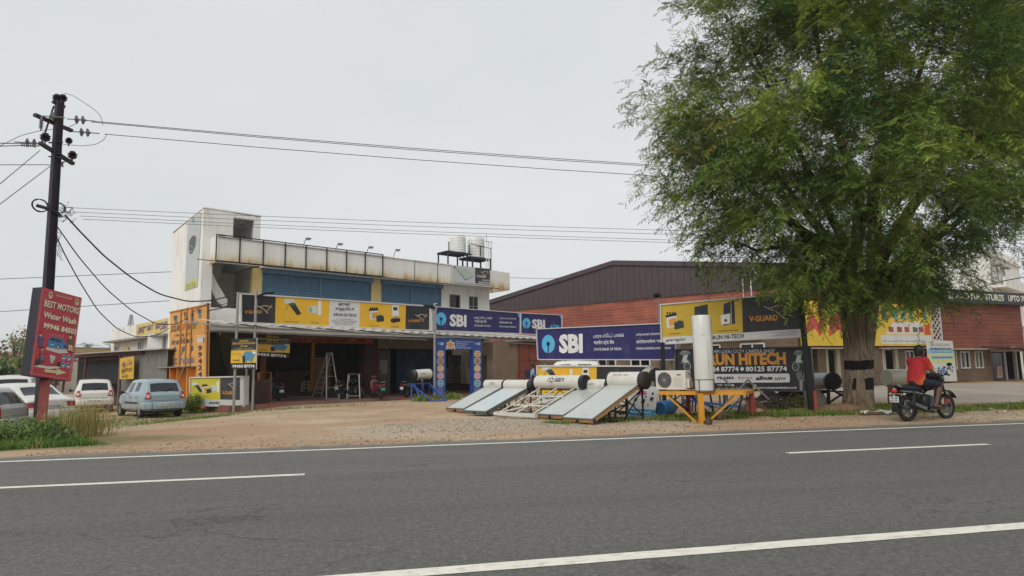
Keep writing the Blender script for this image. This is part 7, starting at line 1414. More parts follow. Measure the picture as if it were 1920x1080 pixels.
# ================= people =================
def remesh(mb,name,parent,vox=.012,M=None,sm=6):
    me=bpy.data.meshes.new(name); vs=[(M@v if M else v) for v in mb.v]; me.from_pydata(vs,[],mb.f)
    for m in mb.ms: me.materials.append(m)
    bm=bmesh.new(); bm.from_mesh(me); bmesh.ops.recalc_face_normals(bm,faces=bm.faces); bm.to_mesh(me); bm.free()
    o=bpy.data.objects.new(name,me); COL.objects.link(o); o.parent=parent
    q=o.modifiers.new('r','REMESH'); q.mode='VOXEL'; q.voxel_size=vox; q=o.modifiers.new('s','SMOOTH'); q.factor=.5; q.iterations=sm; bake(o); o.data.shade_smooth(); return o
skin=mat('brown_skin','#5a3a2b',rough=.55,var=.08); hairm=mat('black_hair','#0e0d0e',rough=.6,var=.3,scale=30)
def limb(mb,pts,rs): 
    for i in range(len(pts)-1):
        a,b=V(pts[i]),V(pts[i+1]); mb.tube([a,b],[rs[i],rs[i+1]],14)
    for p_,r_ in zip(pts,rs): mb.ball(p_,r_*1.0,14,10)
def hand(mb,w_,d,side,r=.011):
    d=V(d).normalized(); s=V(side).normalized(); n=d.cross(s)
    mb.tube([w_,w_+d*.05,w_+d*.09],[.026,.038,.034],12); mb.ball(w_+d*.07,.037,12,8,(1,1,.8))
    for i,(o_,l) in enumerate(((-.027,.06),(-.009,.072),(.009,.068),(.026,.052))):
        a=w_+d*.09+s*o_; b=a+d*l*.5-n*.014; c=b+d*l*.28-n*.035; mb.tube([a,b,c],[r,r*.9,r*.75],8); mb.ball(c,r*.75,8,6)
    a=w_+d*.04-s*.03; b=a+d*.03-s*.028-n*.012; c=b+d*.028-s*.004-n*.02; mb.tube([a,b,c],[r*1.2,r,r*.85],8); mb.ball(c,r*.85,8,6)
def head(mb,c,f,s=1):       # c centre of skull, f facing direction
    f=V(f).normalized(); up_=V((0,0,1)); r_=f.cross(up_).normalized(); c=V(c)
    mb.ball(c,.1*s,20,14,(.92,.92,1.15)); mb.ball(c+f*.035*s-V((0,0,.055*s)),.068*s,16,12,(1,1,1.05)); mb.ball(c+f*.06*s-V((0,0,.1*s)),.035*s,12,8)
    mb.tube([c+f*.093*s+V((0,0,.005)),c+f*.118*s-V((0,0,.032*s))],[.010*s,.017*s],8); mb.ball(c+f*.115*s-V((0,0,.034*s)),.017*s,10,8)
    mb.tube([c+f*.095*s-r_*.025*s-V((0,0,.068*s)),c+f*.103*s-V((0,0,.066*s)),c+f*.095*s+r_*.025*s-V((0,0,.068*s))],.009*s,8)
    for q in (-1,1): mb.ball(c+r_*q*.094*s-V((0,0,.02*s))-f*.005,.026*s,10,8,(.7,.7,1.1)); mb.tube([c+f*.092*s+r_*q*.05*s+V((0,0,.028*s)),c+f*.1*s+r_*q*.018*s+V((0,0,.03*s))],.011*s,8)
def eyes(parent,c,f,s=1,M=None):
    f=V(f).normalized(); r_=f.cross(V((0,0,1))).normalized(); mb=MB(paint('#d8d2c8')); 
    for q in (-1,1): mb.ball(V(c)+f*.088*s+r_*q*.034*s+V((0,0,.008*s)),.013*s,10,8)
    mb.uses(paint('#1a1412'))
    for q in (-1,1): mb.ball(V(c)+f*.098*s+r_*q*.034*s+V((0,0,.008*s)),.0065*s,8,6)
    mb.build('eyes',parent)
# rider, in the motorcycle's own axes (x forward, y left); seat top at 0.78
rid=thing('person','rider in a red and orange shirt and dark shorts sitting on the black motorcycle','person',(p.x,p.y,gzp),dg)
hip=V((.38,0,.88)); chest=V((.47,0,1.24)); neck=V((.50,0,1.41)); hd=V((.56,-.01,1.565)); fdir=V((.94,-.30,-.25))
sh=[V((.48,s*.185,1.36)) for s in (-1,1)]
elb=[V((.56,-.27,1.10)),V((.66,.30,1.14))]; wri=[V((.78,-.20,1.05)),V((.90,.30,1.06))]
kn=[V((.83,-.22,.80)),V((.83,.22,.80))]; an=[V((.62,-.25,.37)),V((.62,.25,.37))]
mb=MB(skin)
limb(mb,[hip,V((.41,0,1.05)),chest,neck-V((0,0,.03))],[.15,.135,.15,.075]); limb(mb,[neck-V((0,0,.03)),neck+V((.03,0,.08))],[.062,.056])
for i,s in enumerate((-1,1)):
    limb(mb,[sh[i],elb[i],wri[i]],[.06,.045,.028]); limb(mb,[chest+V((0,0,.09)),sh[i]],[.09,.065])
    limb(mb,[V((.42,s*.10,.86)),kn[i],an[i]],[.095,.068,.042]); mb.tube([kn[i].lerp(an[i],.1),kn[i].lerp(an[i],.35),kn[i].lerp(an[i],.7)],[.06,.066,.045],14)
    limb(mb,[an[i]+V((-.05,0,-.03)),an[i]+V((.06,0,-.055)),an[i]+V((.17,-.01*s,-.065))],[.04,.042,.03])
hand(mb,wri[0],V((.8,.45,-.25)),V((.3,-.6,.7))); hand(mb,wri[1],V((.9,0,-.2)),V((0,-1,0)))
head(mb,hd,fdir); remesh(mb,'body',rid,.009); eyes(rid,hd,fdir)
mb=MB(hairm); mb.ball(hd+V((-.018,0,.03)),.112,20,14,(1,.98,1.12)); mb.ball(hd+V((-.055,.01,-.045)),.075,14,10,(1,1.1,1)); hr=mb
cutf=fdir.normalized()
hr.v=[v if (v-hd).dot(cutf)<.07 else v-cutf*((v-hd).dot(cutf)-.07)*1.0 for v in hr.v]
remesh(hr,'hair',rid,.011,sm=2)
def shirt_mat():
    m=bpy.data.materials.new('red_orange_shirt'); m.use_nodes=True; nt=m.node_tree; N=nt.nodes; L=nt.links; b=N['Principled BSDF']; b.inputs['Roughness'].default_value=.85
    tc=N.new('ShaderNodeTexCoord'); s=N.new('ShaderNodeSeparateXYZ'); L.new(tc.outputs['Object'],s.inputs[0])
    n=N.new('ShaderNodeTexNoise'); n.inputs['Scale'].default_value=9; n.inputs['Detail'].default_value=4; L.new(tc.outputs['Object'],n.inputs['Vector'])
    a=N.new('ShaderNodeMath'); a.operation='MULTIPLY_ADD'; L.new(s.outputs['X'],a.inputs[0]); a.inputs[1].default_value=-1.3; L.new(s.outputs['Z'],a.inputs[2])
    c=N.new('ShaderNodeMath'); c.operation='MULTIPLY_ADD'; L.new(n.outputs['Fac'],c.inputs[0]); c.inputs[1].default_value=.14; L.new(a.outputs[0],c.inputs[2])
    r=N.new('ShaderNodeValToRGB'); e=r.color_ramp.elements; e.new(.5); e.new(.6)
    for k,(p_,cc) in enumerate(((.42,'#cc7a2a'),(.56,'#c65e28'),(.66,'#a82a24'),(.8,'#a01c24'))): e[k].position=p_; e[k].color=(*C(cc),1)
    L.new(c.outputs[0],r.inputs[0]); L.new(r.outputs[0],b.inputs['Base Color']); return m
sm_=shirt_mat(); mb=MB(sm_); limb(mb,[hip+V((-.01,0,-.02)),V((.40,0,1.05)),chest,neck-V((.0,0,.07))],[.172,.158,.172,.095]); limb(mb,[hip+V((-.01,.05,0)),V((.4,.05,1.1)),chest+V((0,.05,0))],[.15,.14,.15]); limb(mb,[hip+V((-.01,-.05,0)),V((.4,-.05,1.1)),chest+V((0,-.05,0))],[.15,.14,.15])
for i in (0,1): limb(mb,[chest+V((0,0,.07)),sh[i],sh[i].lerp(elb[i],.62)],[.11,.083,.075])
mb.v=[V((v.x,v.y,max(v.z,.80))) for v in mb.v]; remesh(mb,'shirt',rid,.011,sm=5)
mb=MB(skin); mb=MB(sm_); mb.tube([neck+V((-.01,0,-.06)),neck+V((.0,0,-.015))],[.085,.07],16,False); mb.build('collar',rid,solid=.01,smooth=60)
shm=mat('navy_shorts','#12162a',rough=.85,var=.15,scale=6); mb=MB(shm)
limb(mb,[hip+V((-.02,0,-.03)),hip+V((.0,0,.03))],[.165,.165])
for i,s in enumerate((-1,1)): limb(mb,[V((.40,s*.10,.87)),kn[i].lerp(V((.40,s*.1,.87)),.12)],[.115,.092])
mb.v=[V((v.x,v.y,max(v.z,.765))) for v in mb.v]; remesh(mb,'shorts',rid,.011,sm=4)
mb=MB(mat('brown_sandal','#4a2c24',rough=.7))
for i in (0,1): a_=an[i]+V((-.08,0,-.085)); mb.bar(a_,a_+V((.28,0,-.015)),.09,.022); mb.tube([a_+V((.16,-.045,.01)),a_+V((.17,0,.055)),a_+V((.16,.045,.01))],.01,6)
mb.build('sandals',rid)
bag=thing('black_bag','black bag with a pale helmet resting on the fuel tank in front of the rider','bag',(p.x,p.y,gzp),dg); mb=MB(blkm); mb.ball((.86,.0,.99),.11,16,12,(1.2,1.1,.75)); mb.build('bag_body',bag,smooth=70); mb=MB(mat('pale_helmet','#8e8c80',rough=.3)); mb.ball((.95,.1,1.06),.1,16,12,(1,1,.8)); mb.build('helmet_shell',bag,smooth=70)
# pedestrian by the warehouse wall
q=at(999,720,36); per=thing('person','standing person in a pale blue shirt carrying a dark blue backpack by the red doors','person',(q.x,q.y,gzf(q.x,q.y)),0)
mb=MB(skin); f=V((1,.15,-.15)); hd=V((.06,0,1.50)); ns_=V((0,0,1.33))
limb(mb,[V((0,0,.85)),V((0,0,1.05)),V((.02,0,1.2)),ns_],[.13,.12,.13,.06]); limb(mb,[ns_,V((.04,0,1.42))],[.055,.05])
for s in (-1,1):
    limb(mb,[V((.02,0,1.24)),V((.02,s*.17,1.26)),V((.0,s*.2,1.0)),V((.18,s*.16,.86))],[.07,.055,.042,.028]); limb(mb,[V((0,s*.09,.85)),V((.05*s,s*.1,.46)),V((.0,s*.1,.08))],[.085,.06,.042]); limb(mb,[V((-.03,s*.1,.05)),V((.17,s*.1,.04))],[.045,.032]); hand(mb,V((.18,s*.16,.86)),V((.8,0,-.5)),V((0,1,0)))
head(mb,hd,f,.95); remesh(mb,'body',per,.01); eyes(per,hd,f,.95)
mb=MB(hairm); mb.ball(hd+V((-.015,0,.03)),.105,18,12,(1,.98,1.1)); mb.v=[V((min(v.x,hd.x+.06),v.y,v.z)) for v in mb.v]; remesh(mb,'hair',per,.012,sm=2)
mb=MB(mat('pale_blue_shirt','#8f9fc0',rough=.85,var=.08)); limb(mb,[V((0,0,.84)),V((0,0,1.05)),V((.02,0,1.2)),V((.01,0,1.31))],[.155,.145,.155,.085])
for s in (-1,1): limb(mb,[V((.02,0,1.22)),V((.02,s*.17,1.26)),V((.005,s*.19,1.08))],[.09,.075,.065])
remesh(mb,'shirt',per,.012,sm=4)
mb=MB(mat('dark_trousers','#23252d',rough=.9))
for s in (-1,1): limb(mb,[V((0,s*.09,.86)),V((.05*s,s*.1,.46)),V((.0,s*.1,.10))],[.11,.08,.062])
remesh(mb,'trousers',per,.012,sm=4)
pk=thing('backpack','dark blue backpack worn by the person in the pale blue shirt','backpack',(q.x,q.y,gzf(q.x,q.y)),0); mb=MB(mat('navy_backpack','#1b2340',rough=.8)); mb.box((-.36,-.15,.9),(-.15,.15,1.3)); mb.box((-.42,-.11,.92),(-.36,.11,1.12)); bb=mb.build('pack_body',pk,bevel=.04,smooth=60)
mb=MB(MATS['navy_backpack']); [mb.tube([(-.16,s*.1,1.28),(-.02,s*.11,1.36),(.14,s*.11,1.28),(.17,s*.11,1.12),(-.1,s*.14,.95)],.018,6) for s in (-1,1)]; mb.build('shoulder_strap',pk,smooth=60)
# ================= vegetation =================
def leafm(name,h,tr=.35,rough=.55,var=.22): m=mat(name,h,rough=.75,var=var,scale=.8,trans=tr); m.node_tree.nodes['Principled BSDF'].inputs['Specular IOR Level'].default_value=.25; return m
LM=[leafm('leaf_fresh_green','#8c9c44',.28),leafm('leaf_mid_green','#688039',.27),leafm('leaf_deep_green','#4b6432',.22),leafm('leaf_olive','#7d7c40',.2)]
barkm=mat('grey_bark','#7a6a58',rough=.95,var=.35,scale=5,stretch=(3,3,.5),dirt=('#3a2f28',.8,4,(2.5,2.5,.35)),bump=.9,bscale=14); limbm=mat('dark_bark','#3b3128',rough=.95,var=.3,scale=4,bump=.6)
def unit(v): return v/np.maximum(np.linalg.norm(v,axis=1,keepdims=True),1e-6)
def sprays(centers,outd,rng,nt,nl,tl,ll,lw,droop=.6,bars=4):
    """feathery compound leaves: twigs round each centre, leaves along the twig, leaflets as crossing bars"""
    K=len(centers); c=np.repeat(centers,nt,0); o=np.repeat(outd,nt,0)
    d=unit(o*.9+rng.normal(0,.75,(len(c),3))); d[:,2]-=droop*rng.random(len(c)); d=unit(d)
    base=c+rng.normal(0,1,(len(c),3))*.20
    T=len(c); l=np.tile(np.linspace(.1,1,nl),(T,1))*tl*(.7+.6*rng.random((T,1)))
    pos=base[:,None,:]+d[:,None,:]*l[:,:,None]; pos[:,:,2]-=.25*(l**2)
    side=unit(np.cross(d,np.array([0,0,1.])+rng.normal(0,.35,(T,3)))); sg=np.where(np.arange(nl)%2==0,1.,-1.)
    ld=d[:,None,:]*.55+side[:,None,:]*sg[None,:,None]*.85+rng.normal(0,.22,(T,nl,3)); ld[:,:,2]-=.25; 
    pos=pos.reshape(-1,3); ld=unit(ld.reshape(-1,3)); n=unit(np.array([0,0,1.])+rng.normal(0,.5,ld.shape)); s=unit(np.cross(ld,n)); M=len(pos)
    L_=ll*(.75+.5*rng.random((M,1))); vs=[]
    for b in range(bars):
        t=(b+.6)/bars; w_=lw*(1-.35*abs(t-.45)); h=ll/bars*.34; cc=pos+ld*L_*t
        vs.append(np.stack([cc-s*w_+ld*h*.6,cc-ld*h,cc+s*w_+ld*h*.6,cc+ld*h*1.1],1))
    v=np.stack(vs,1).reshape(-1,3); f=np.arange(len(v)).reshape(-1,4); return v,f,M*bars,(T*nl*bars)//K
def crown(name,parent,centers,outd,rng,cm,**k):
    v,f,nf,per=sprays(centers,outd,rng,**k); mi=np.repeat(cm,per); return npmesh(name,v-np.array(parent.location)[None,:],f,LM,mi,parent=parent)
# ---- the big tamarind-like roadside tree ----
tb_=onG(1611,770,.0); TX,TY,TZ=tb_.x,tb_.y,gzf(tb_.x,tb_.y)
tree=thing('tree','huge feathery leaved roadside tree with a whitewashed and black banded trunk','tree',(TX,TY,TZ),0)
TD=TY
def TP(px,py,dy=0): return at(px,py,TD+dy)
def limbs(paths,m,name,parent,n=10):
    mb=MB(m)
    for pts in paths: mb.tube([V(p[:3]) for p in pts],[p[3] for p in pts],n)
    return mb.build(name,parent,world=True,smooth=70)
# trunk with flutes
mb=MB(barkm); rings=[]; lv=[(770,.42),(762,.38),(745,.35),(720,.335),(700,.33),(670,.335),(640,.36),(615,.39),(590,.43),(565,.5),(545,.46)]
nn=40
for y,r in lv:
    c_=TP(1611 if y>600 else 1611-(600-y)*.05,y); 
    if y==770: c_.z=TZ-.25
    for k in range(nn):
        a=2*PI*k/nn; rr_=r*(1+.07*math.sin(5*a+y*.01)+.05*math.sin(9*a+1+y*.02)+.03*math.sin(17*a+y*.05)); rings.append(V((c_.x+rr_*math.cos(a),c_.y+rr_*math.sin(a),c_.z)))
mb.v=rings; 
for i in range(len(lv)-1):
    for k in range(nn): mb.f.append((i*nn+k,i*nn+(k+1)%nn,(i+1)*nn+(k+1)%nn,(i+1)*nn+k)); mb.mi.append(0)
def trunk_mat():
    m=bpy.data.materials.new('painted_trunk_bark'); m.use_nodes=True; nt=m.node_tree; N=nt.nodes; L=nt.links; b=N['Principled BSDF']; b.inputs['Roughness'].default_value=.95
    tc=N.new('ShaderNodeTexCoord'); s=N.new('ShaderNodeSeparateXYZ'); L.new(tc.outputs['Object'],s.inputs[0])
    def noise(sc,st,d=8,r=.7):
        mp=N.new('ShaderNodeMapping'); mp.inputs['Scale'].default_value=st; L.new(tc.outputs['Object'],mp.inputs[0]); n=N.new('ShaderNodeTexNoise'); n.inputs['Scale'].default_value=sc; n.inputs['Detail'].default_value=d; n.inputs['Roughness'].default_value=r; L.new(mp.outputs[0],n.inputs['Vector']); return n.outputs['Fac']
    def ramp(i,st):
        r=N.new('ShaderNodeValToRGB'); e=r.color_ramp.elements
        while len(e)<len(st): e.new(.5)
        for k,(p_,c) in enumerate(st): e[k].position=p_; e[k].color=(*(C(c) if isinstance(c,str) else (c,)*3),1)
        L.new(i,r.inputs[0]); return r.outputs[0]
    def mix(f,a,bb):
        x=N.new('ShaderNodeMix'); x.data_type='RGBA'; L.new(f,x.inputs['Factor']); L.new(a,x.inputs['A']); 
        if isinstance(bb,tuple): x.inputs['B'].default_value=bb
        else: L.new(bb,x.inputs['B'])
        return x.outputs['Result']
    bark=ramp(noise(5,(3,3,.45)),[(.3,'#362b23'),(.45,'#6a5a4a'),(.6,'#8f7d68'),(.75,'#aa9a82')])
    wn=noise(2.2,(2,2,.8),6); zz=N.new('ShaderNodeMath'); zz.operation='MULTIPLY_ADD'; L.new(wn,zz.inputs[0]); zz.inputs[1].default_value=.16; L.new(s.outputs['Z'],zz.inputs[2])
    z3=N.new('ShaderNodeMath'); z3.operation='DIVIDE'; L.new(zz.outputs[0],z3.inputs[0]); z3.inputs[1].default_value=3.2
    pale=ramp(z3.outputs[0],[(.1,0.),(.2,.35),(.45,.55),(.62,0.)]); pn=ramp(noise(7,(2,2,.5)),[(.42,0.),(.6,1.)])
    mu=N.new('ShaderNodeMath'); mu.operation='MULTIPLY'; L.new(pale,mu.inputs[0]); L.new(pn,mu.inputs[1]); c=mix(mu.outputs[0],bark,(*C('#b3a792'),1))
    def band(z0,z1):
        g=N.new('ShaderNodeMath'); g.operation='GREATER_THAN'; L.new(zz.outputs[0],g.inputs[0]); g.inputs[1].default_value=z0; h=N.new('ShaderNodeMath'); h.operation='LESS_THAN'; L.new(zz.outputs[0],h.inputs[0]); h.inputs[1].default_value=z1
        q=N.new('ShaderNodeMath'); q.operation='MULTIPLY'; L.new(g.outputs[0],q.inputs[0]); L.new(h.outputs[0],q.inputs[1]); return q.outputs[0]
    c=mix(band(1.12,1.36),c,(*C('#15130f'),1))
    b2=band(.60,.90); pt=ramp(noise(3.2,(1,1,.2),2),[(.5,0.),(.53,1.)]); q=N.new('ShaderNodeMath'); q.operation='MULTIPLY'; L.new(b2,q.inputs[0]); L.new(pt,q.inputs[1]); c=mix(q.outputs[0],c,(*C('#181510'),1))
    L.new(c,b.inputs['Base Color']); bp=N.new('ShaderNodeBump'); bp.inputs['Strength'].default_value=1; bp.inputs['Distance'].default_value=.05; L.new(noise(6,(3,3,.4)),bp.inputs['Height']); L.new(bp.outputs[0],b.inputs['Normal']); return m
mb.ms=[trunk_mat()]; mb.build('trunk',tree,world=True,smooth=80,fix=False)
LP=lambda *a:[(*TP(x,y,dy),r*.68) for x,y,dy,r in a]
main=[LP((1600,600,0,.36),(1590,540,-.1,.33),(1560,480,-.6,.24),(1500,430,-1.4,.17),(1440,380,-2.2,.12),(1370,330,-2.8,.08),(1300,300,-3,.04)),
 LP((1605,590,.1,.34),(1590,520,.5,.28),(1545,440,1.2,.2),(1480,360,2,.14),(1400,260,2.6,.09),(1340,180,3,.05)),
 LP((1605,590,0,.34),(1600,500,.0,.30),(1608,420,.1,.20),(1606,350,.0,.17),(1570,250,-.6,.13),(1540,130,-1,.1),(1520,0,-1.2,.07),(1500,-120,-1.4,.04)),
 LP((1620,590,-.2,.34),(1640,500,-.1,.30),(1640,420,.0,.26),(1638,350,.2,.22),(1660,240,.6,.16),(1650,110,1,.12),(1640,0,1.3,.09),(1640,-150,1.5,.05)),
 LP((1625,590,.2,.32),(1655,480,.3,.26),(1695,410,.2,.21),(1745,340,-.2,.17),(1800,250,-.6,.12),(1850,150,-1,.08),(1880,40,-1.2,.05)),
 LP((1615,580,-.4,.3),(1650,520,-.9,.2),(1720,460,-1.4,.12),(1790,400,-1.6,.07),(1850,340,-1.8,.04)),
 LP((1615,580,.4,.3),(1680,500,1.5,.2),(1780,430,2.6,.14),(1880,340,3.4,.09),(1980,260,4,.05)),
 LP((1608,450,0,.18),(1660,300,-1.0,.14),(1720,150,-1.5,.09),(1760,20,-1.8,.05)),
 LP((1590,470,.2,.18),(1520,330,-1.0,.12),(1450,180,-1.6,.07),(1410,90,-1.8,.03)),
 LP((1545,440,-.4,.12),(1480,460,-1.2,.08),(1420,470,-1.8,.05),(1370,450,-2,.03))]
bl_=limbs(main,limbm,'limb',tree)
rng=np.random.default_rng(11)
ell=[(1452,250,0,180,190,4.4),(1560,120,0,230,190,4.8),(1720,150,0,220,220,4.8),(1850,200,.5,170,190,4.4),(1640,300,0,250,170,4.8),(1380,340,-.4,150,130,3.4),(1330,200,.2,110,120,3.0),(1325,335,0,100,75,2.4),(1420,430,-.3,120,75,2.6),(1560,470,-1.3,130,80,1.6),(1620,510,-1.5,120,62,1.0),(1540,520,-.6,80,45,1.4),(1760,470,.3,110,70,3.0),(1880,330,.5,130,85,3.2),(1700,-60,0,320,160,5),(1450,-20,0,180,120,4),(1290,120,.4,60,80,2),(1950,120,1,150,200,4),(1285,215,0,50,28,1.2),(1272,340,-.2,48,38,1.2),(1345,470,-.4,60,45,1.4),(1740,500,-.8,75,32,1.4),(1690,530,-.9,70,26,1.1),(1490,490,-.6,70,55,1.8),(1600,430,-2.2,200,110,1.2),(1480,330,-2.6,190,150,1.2),(1750,300,-3,200,150,1.2),(1700,500,-2,110,45,1.0),(1640,540,-1.6,90,40,.8),(1560,560,-1.1,60,30,.7)]
wts=np.array([rx*ry*(rz+.6) for _,_,_,rx,ry,rz in ell],float); wts/=wts.sum(); tips=[]; lims=[V(p[:3]) for P in main for p in P[1:]]
S_=TD/FPX
cores=[]; core_id=[]
while len(cores)<425:
    e=ell[rng.choice(len(ell),p=wts)]; u=rng.normal(0,1,3); u/=np.linalg.norm(u); r=rng.random()**(1/3.5)
    x=e[0]+u[0]*e[3]*r; y=e[1]+u[1]*e[4]*r; dy=e[2]+u[2]*e[5]*r
    if y<-190 or x>2090: continue
    # gaps where the sky shows between the limbs
    if ((x-1665)/30)**2+((y-380)/36)**2<1 or ((x-1700)/20)**2+((y-350)/20)**2<1: continue
    if x>1790 and y>452 and ((x-1860)/60)**2+((y-490)/40)**2<1 : continue
    if x<1320 and y>395 and x<1200+ (y-395)*.9+60: continue
    if y>515 and dy>-.6 and abs(x-1610)<80 : continue
    cores.append((x,y,dy)); k_=rng.integers(4,8); sg=.34+.18*rng.random(); c_=at(x,y,TD+dy)
    for _ in range(k_): tips.append(c_+V((rng.normal(0,sg),rng.normal(0,sg),rng.normal(0,sg*.5)))); core_id.append(len(cores))
sub_=[]; cent=[]; od=[]; cid=[]; ctr=TP(1600,300)
for i,tp_ in enumerate(tips):
    if tp_.z<1.9: continue
    cent.append(tp_); cid.append(core_id[i]); o_=(tp_-ctr).normalized(); od.append(o_)
# branchlets: every fourth tip, nearest first, joins the closest wood already grown
wood=[]
for P in main:
    for a,b in zip(P[1:-1],P[2:]):
        for f_ in np.linspace(0,1,7)[:-1]: wood.append(((V(a[:3])).lerp(V(b[:3]),f_),a[3]*(1-f_)+b[3]*f_))
wp=np.array([tuple(w_[0]) for w_ in wood]); wr=[w_[1] for w_ in wood]
todo=sorted(cent[::4],key=lambda q:float(np.min(np.linalg.norm(wp-np.array(q),axis=1))))
for tp_ in todo:
    d_=np.linalg.norm(wp-np.array(tp_),axis=1)+np.where(wp[:,2]>tp_.z+.6,1.0,0)+np.where(np.array(wr)<.012,.5,0); k=int(np.argmin(d_)); a=V(wp[k]); ln=(tp_-a).length
    if ln<.15: continue
    r0=min(wr[k]*.6,.012+.014*ln); m1=a.lerp(tp_,.35)+V(rng.normal(0,.07*ln,3))+V((0,0,.08*ln)); m2=a.lerp(tp_,.7)+V(rng.normal(0,.06*ln,3))+V((0,0,.06*ln))
    sub_.append([(*a,r0),(*m1,r0*.8),(*m2,r0*.55),(*tp_,.006)]); wp=np.vstack([wp,np.array([m1,m2,tp_])]); wr+=[r0*.8,r0*.55,.008]
limbs(sub_,limbm,'twig',tree,5)
cent=np.array(cent); od=np.array(od); 
cid=np.array(cid); vn=vnoise(cent[:,0],cent[:,2],1.5,3)*.7+.8*rng.random(600)[cid]; cm=np.where(vn>1.05,0,np.where(vn>.62,1,2)); cm=np.where(rng.random(600)[cid]<.07,3,cm)
crown('crown',tree,cent,od,rng,cm,nt=9,nl=9,tl=.44,ll=.165,lw=.041,droop=.6,bars=4)
# fringe sprigs hanging out at the left edge
fr=[(1195,208),(1215,205),(1235,212),(1260,182),(1272,150),(1268,105),(1285,65),(1310,10),(1238,255),(1250,285),(1187,342),(1200,338),(1222,330),(1212,385),(1235,372),(1228,402),(1262,418),(1285,432),(1310,440),(1330,480),(1338,500),(1352,505),(1375,495),(1400,510),(1430,500),(1450,530),(1470,548),(1500,560),(1520,545),(1480,520),(1545,575),(1530,590),(1555,560),(1700,565),(1740,560),(1780,555),(1815,545),(1835,530),(1808,500),(1905,470),(1915,450),(1885,440),(1860,455),(1570,580)]
fc=np.array([at(x+(26 if x<1320 else 6),y,TD+rng.uniform(-1.2,.4)) for x,y in fr for _ in range(2)]); fo=unit(fc-np.array(ctr)[None,:]); fm=rng.integers(0,3,len(fc))
crown('crown_fringe',tree,fc,fo,rng,fm,nt=5,nl=10,tl=.5,ll=.15,lw=.028,droop=.5,bars=4)
mb=MB(mat('seed_pod_brown','#7c4f3a',rough=.8,trans=.2))
for _ in range(420):
    q=cent[rng.integers(len(cent))]; 
    if q[1]>TD-.5: continue
    a=V(q)+V(rng.normal(0,.25,3)); d_=V((rng.normal(0,.3),rng.normal(0,.3),-1)).normalized()*rng.uniform(.1,.2); mb.tube([a,a+d_*.5+V((.02,0,0)),a+d_],[.008,.014,.006],4,False)
mb.build('seed_pods',tree,world=True)
# ---- second, darker tree farther back on the right ----
t2=thing('tree','darker second tree rising behind the big tree at the upper right corner','tree',(at(2010,700,27).x,27,0),0); T2D=27
mb=MB(limbm); bs=at(2010,715,27); bs.z=-.1; paths=[[(*bs,.4),(*at(2010,500,27),.3),(*at(1990,250,27),.2),(*at(1960,60,27),.1)],[(*at(2010,520,27),.22),(*at(1930,330,27),.14),(*at(1880,200,27),.06)],[(*at(2005,420,27),.2),(*at(2080,200,27.5),.1),(*at(2100,60,28),.05)],[(*at(1990,300,27),.15),(*at(1920,120,26.5),.08),(*at(1870,20,26),.05)]]
limbs(paths,limbm,'trunk',t2); cs=[]
for _ in range(420):
    e=[(1900,120,110,140,3),(2000,100,140,170,3.5),(1890,20,100,90,3),(1880,230,60,55,2.5),(2060,200,100,120,3)][rng.integers(5)]; u=rng.normal(0,1,3); u/=np.linalg.norm(u); r=rng.random()**.4; cs.append(at(e[0]+u[0]*e[2]*r,e[1]+u[1]*e[3]*r,27+u[2]*e[4]*r))
cs=np.array(cs); crown('crown',t2,cs,unit(cs-np.array(at(1990,150,27))),rng,np.full(len(cs),2),nt=7,nl=8,tl=.8,ll=.26,lw=.05,droop=.6,bars=3)
# ---- generic leafy plants ----
def blades(n,cx,cy,hh,rng,w_=.012,lean=.5):
    """grass blades as tapering two-segment strips"""
    a=rng.random(n)*2*PI; base=np.stack([cx,cy,gz(cx,cy)-.01],1); d=np.stack([np.cos(a),np.sin(a),0*a],1); s=np.stack([-np.sin(a),np.cos(a),0*a],1)*w_*(.6+.8*rng.random((n,1)))
    ln=lean*rng.random((n,1)); h=hh[:,None]; m=base+d*h*ln*.35+np.array([0,0,1])*h*.6; t=base+d*h*ln+np.array([0,0,1])*h*(1-.25*ln)
    v=np.stack([base-s,base+s,m+s*.7,m-s*.7,t+s*.12,t-s*.12],1).reshape(-1,3); k=np.arange(n)*6; f=np.concatenate([np.stack([k,k+1,k+2,k+3],1),np.stack([k+3,k+2,k+4,k+5],1)]); return v,f
def leaves(n,pos,rng,size,up=.6):
    nrm=unit(np.array([0,0,up])+rng.normal(0,.6,(n,3))); d=unit(np.cross(nrm,rng.normal(0,1,(n,3)))); s=np.cross(nrm,d); L_=size*(.6+.8*rng.random((n,1)))
    v=np.stack([pos,pos+d*L_*.5+s*L_*.36,pos+d*L_,pos+d*L_*.5-s*L_*.36],1).reshape(-1,3); return v,np.arange(4*n).reshape(-1,4)
GM=[leafm('grass_green','#6f8c3a',.35),leafm('grass_dark_green','#587a36',.35),leafm('grass_dry','#a5935c',.3)]
def inpatch(n,rng,cx,cy,rx,ry,deg):
    r=np.sqrt(rng.random(n)); a=rng.random(n)*2*PI; x=r*np.cos(a)*rx; y=r*np.sin(a)*ry; c_,s_=math.cos(R(deg)),math.sin(R(deg)); return cx+x*c_-y*s_,cy+x*s_+y*c_
VV=[];FF=[];MI=[];off=0
def addv(v,f,m):
    global off
    VV.append(v); FF.append(f+off); MI.append(np.full(len(f),m) if np.isscalar(m) else m); off+=len(v)
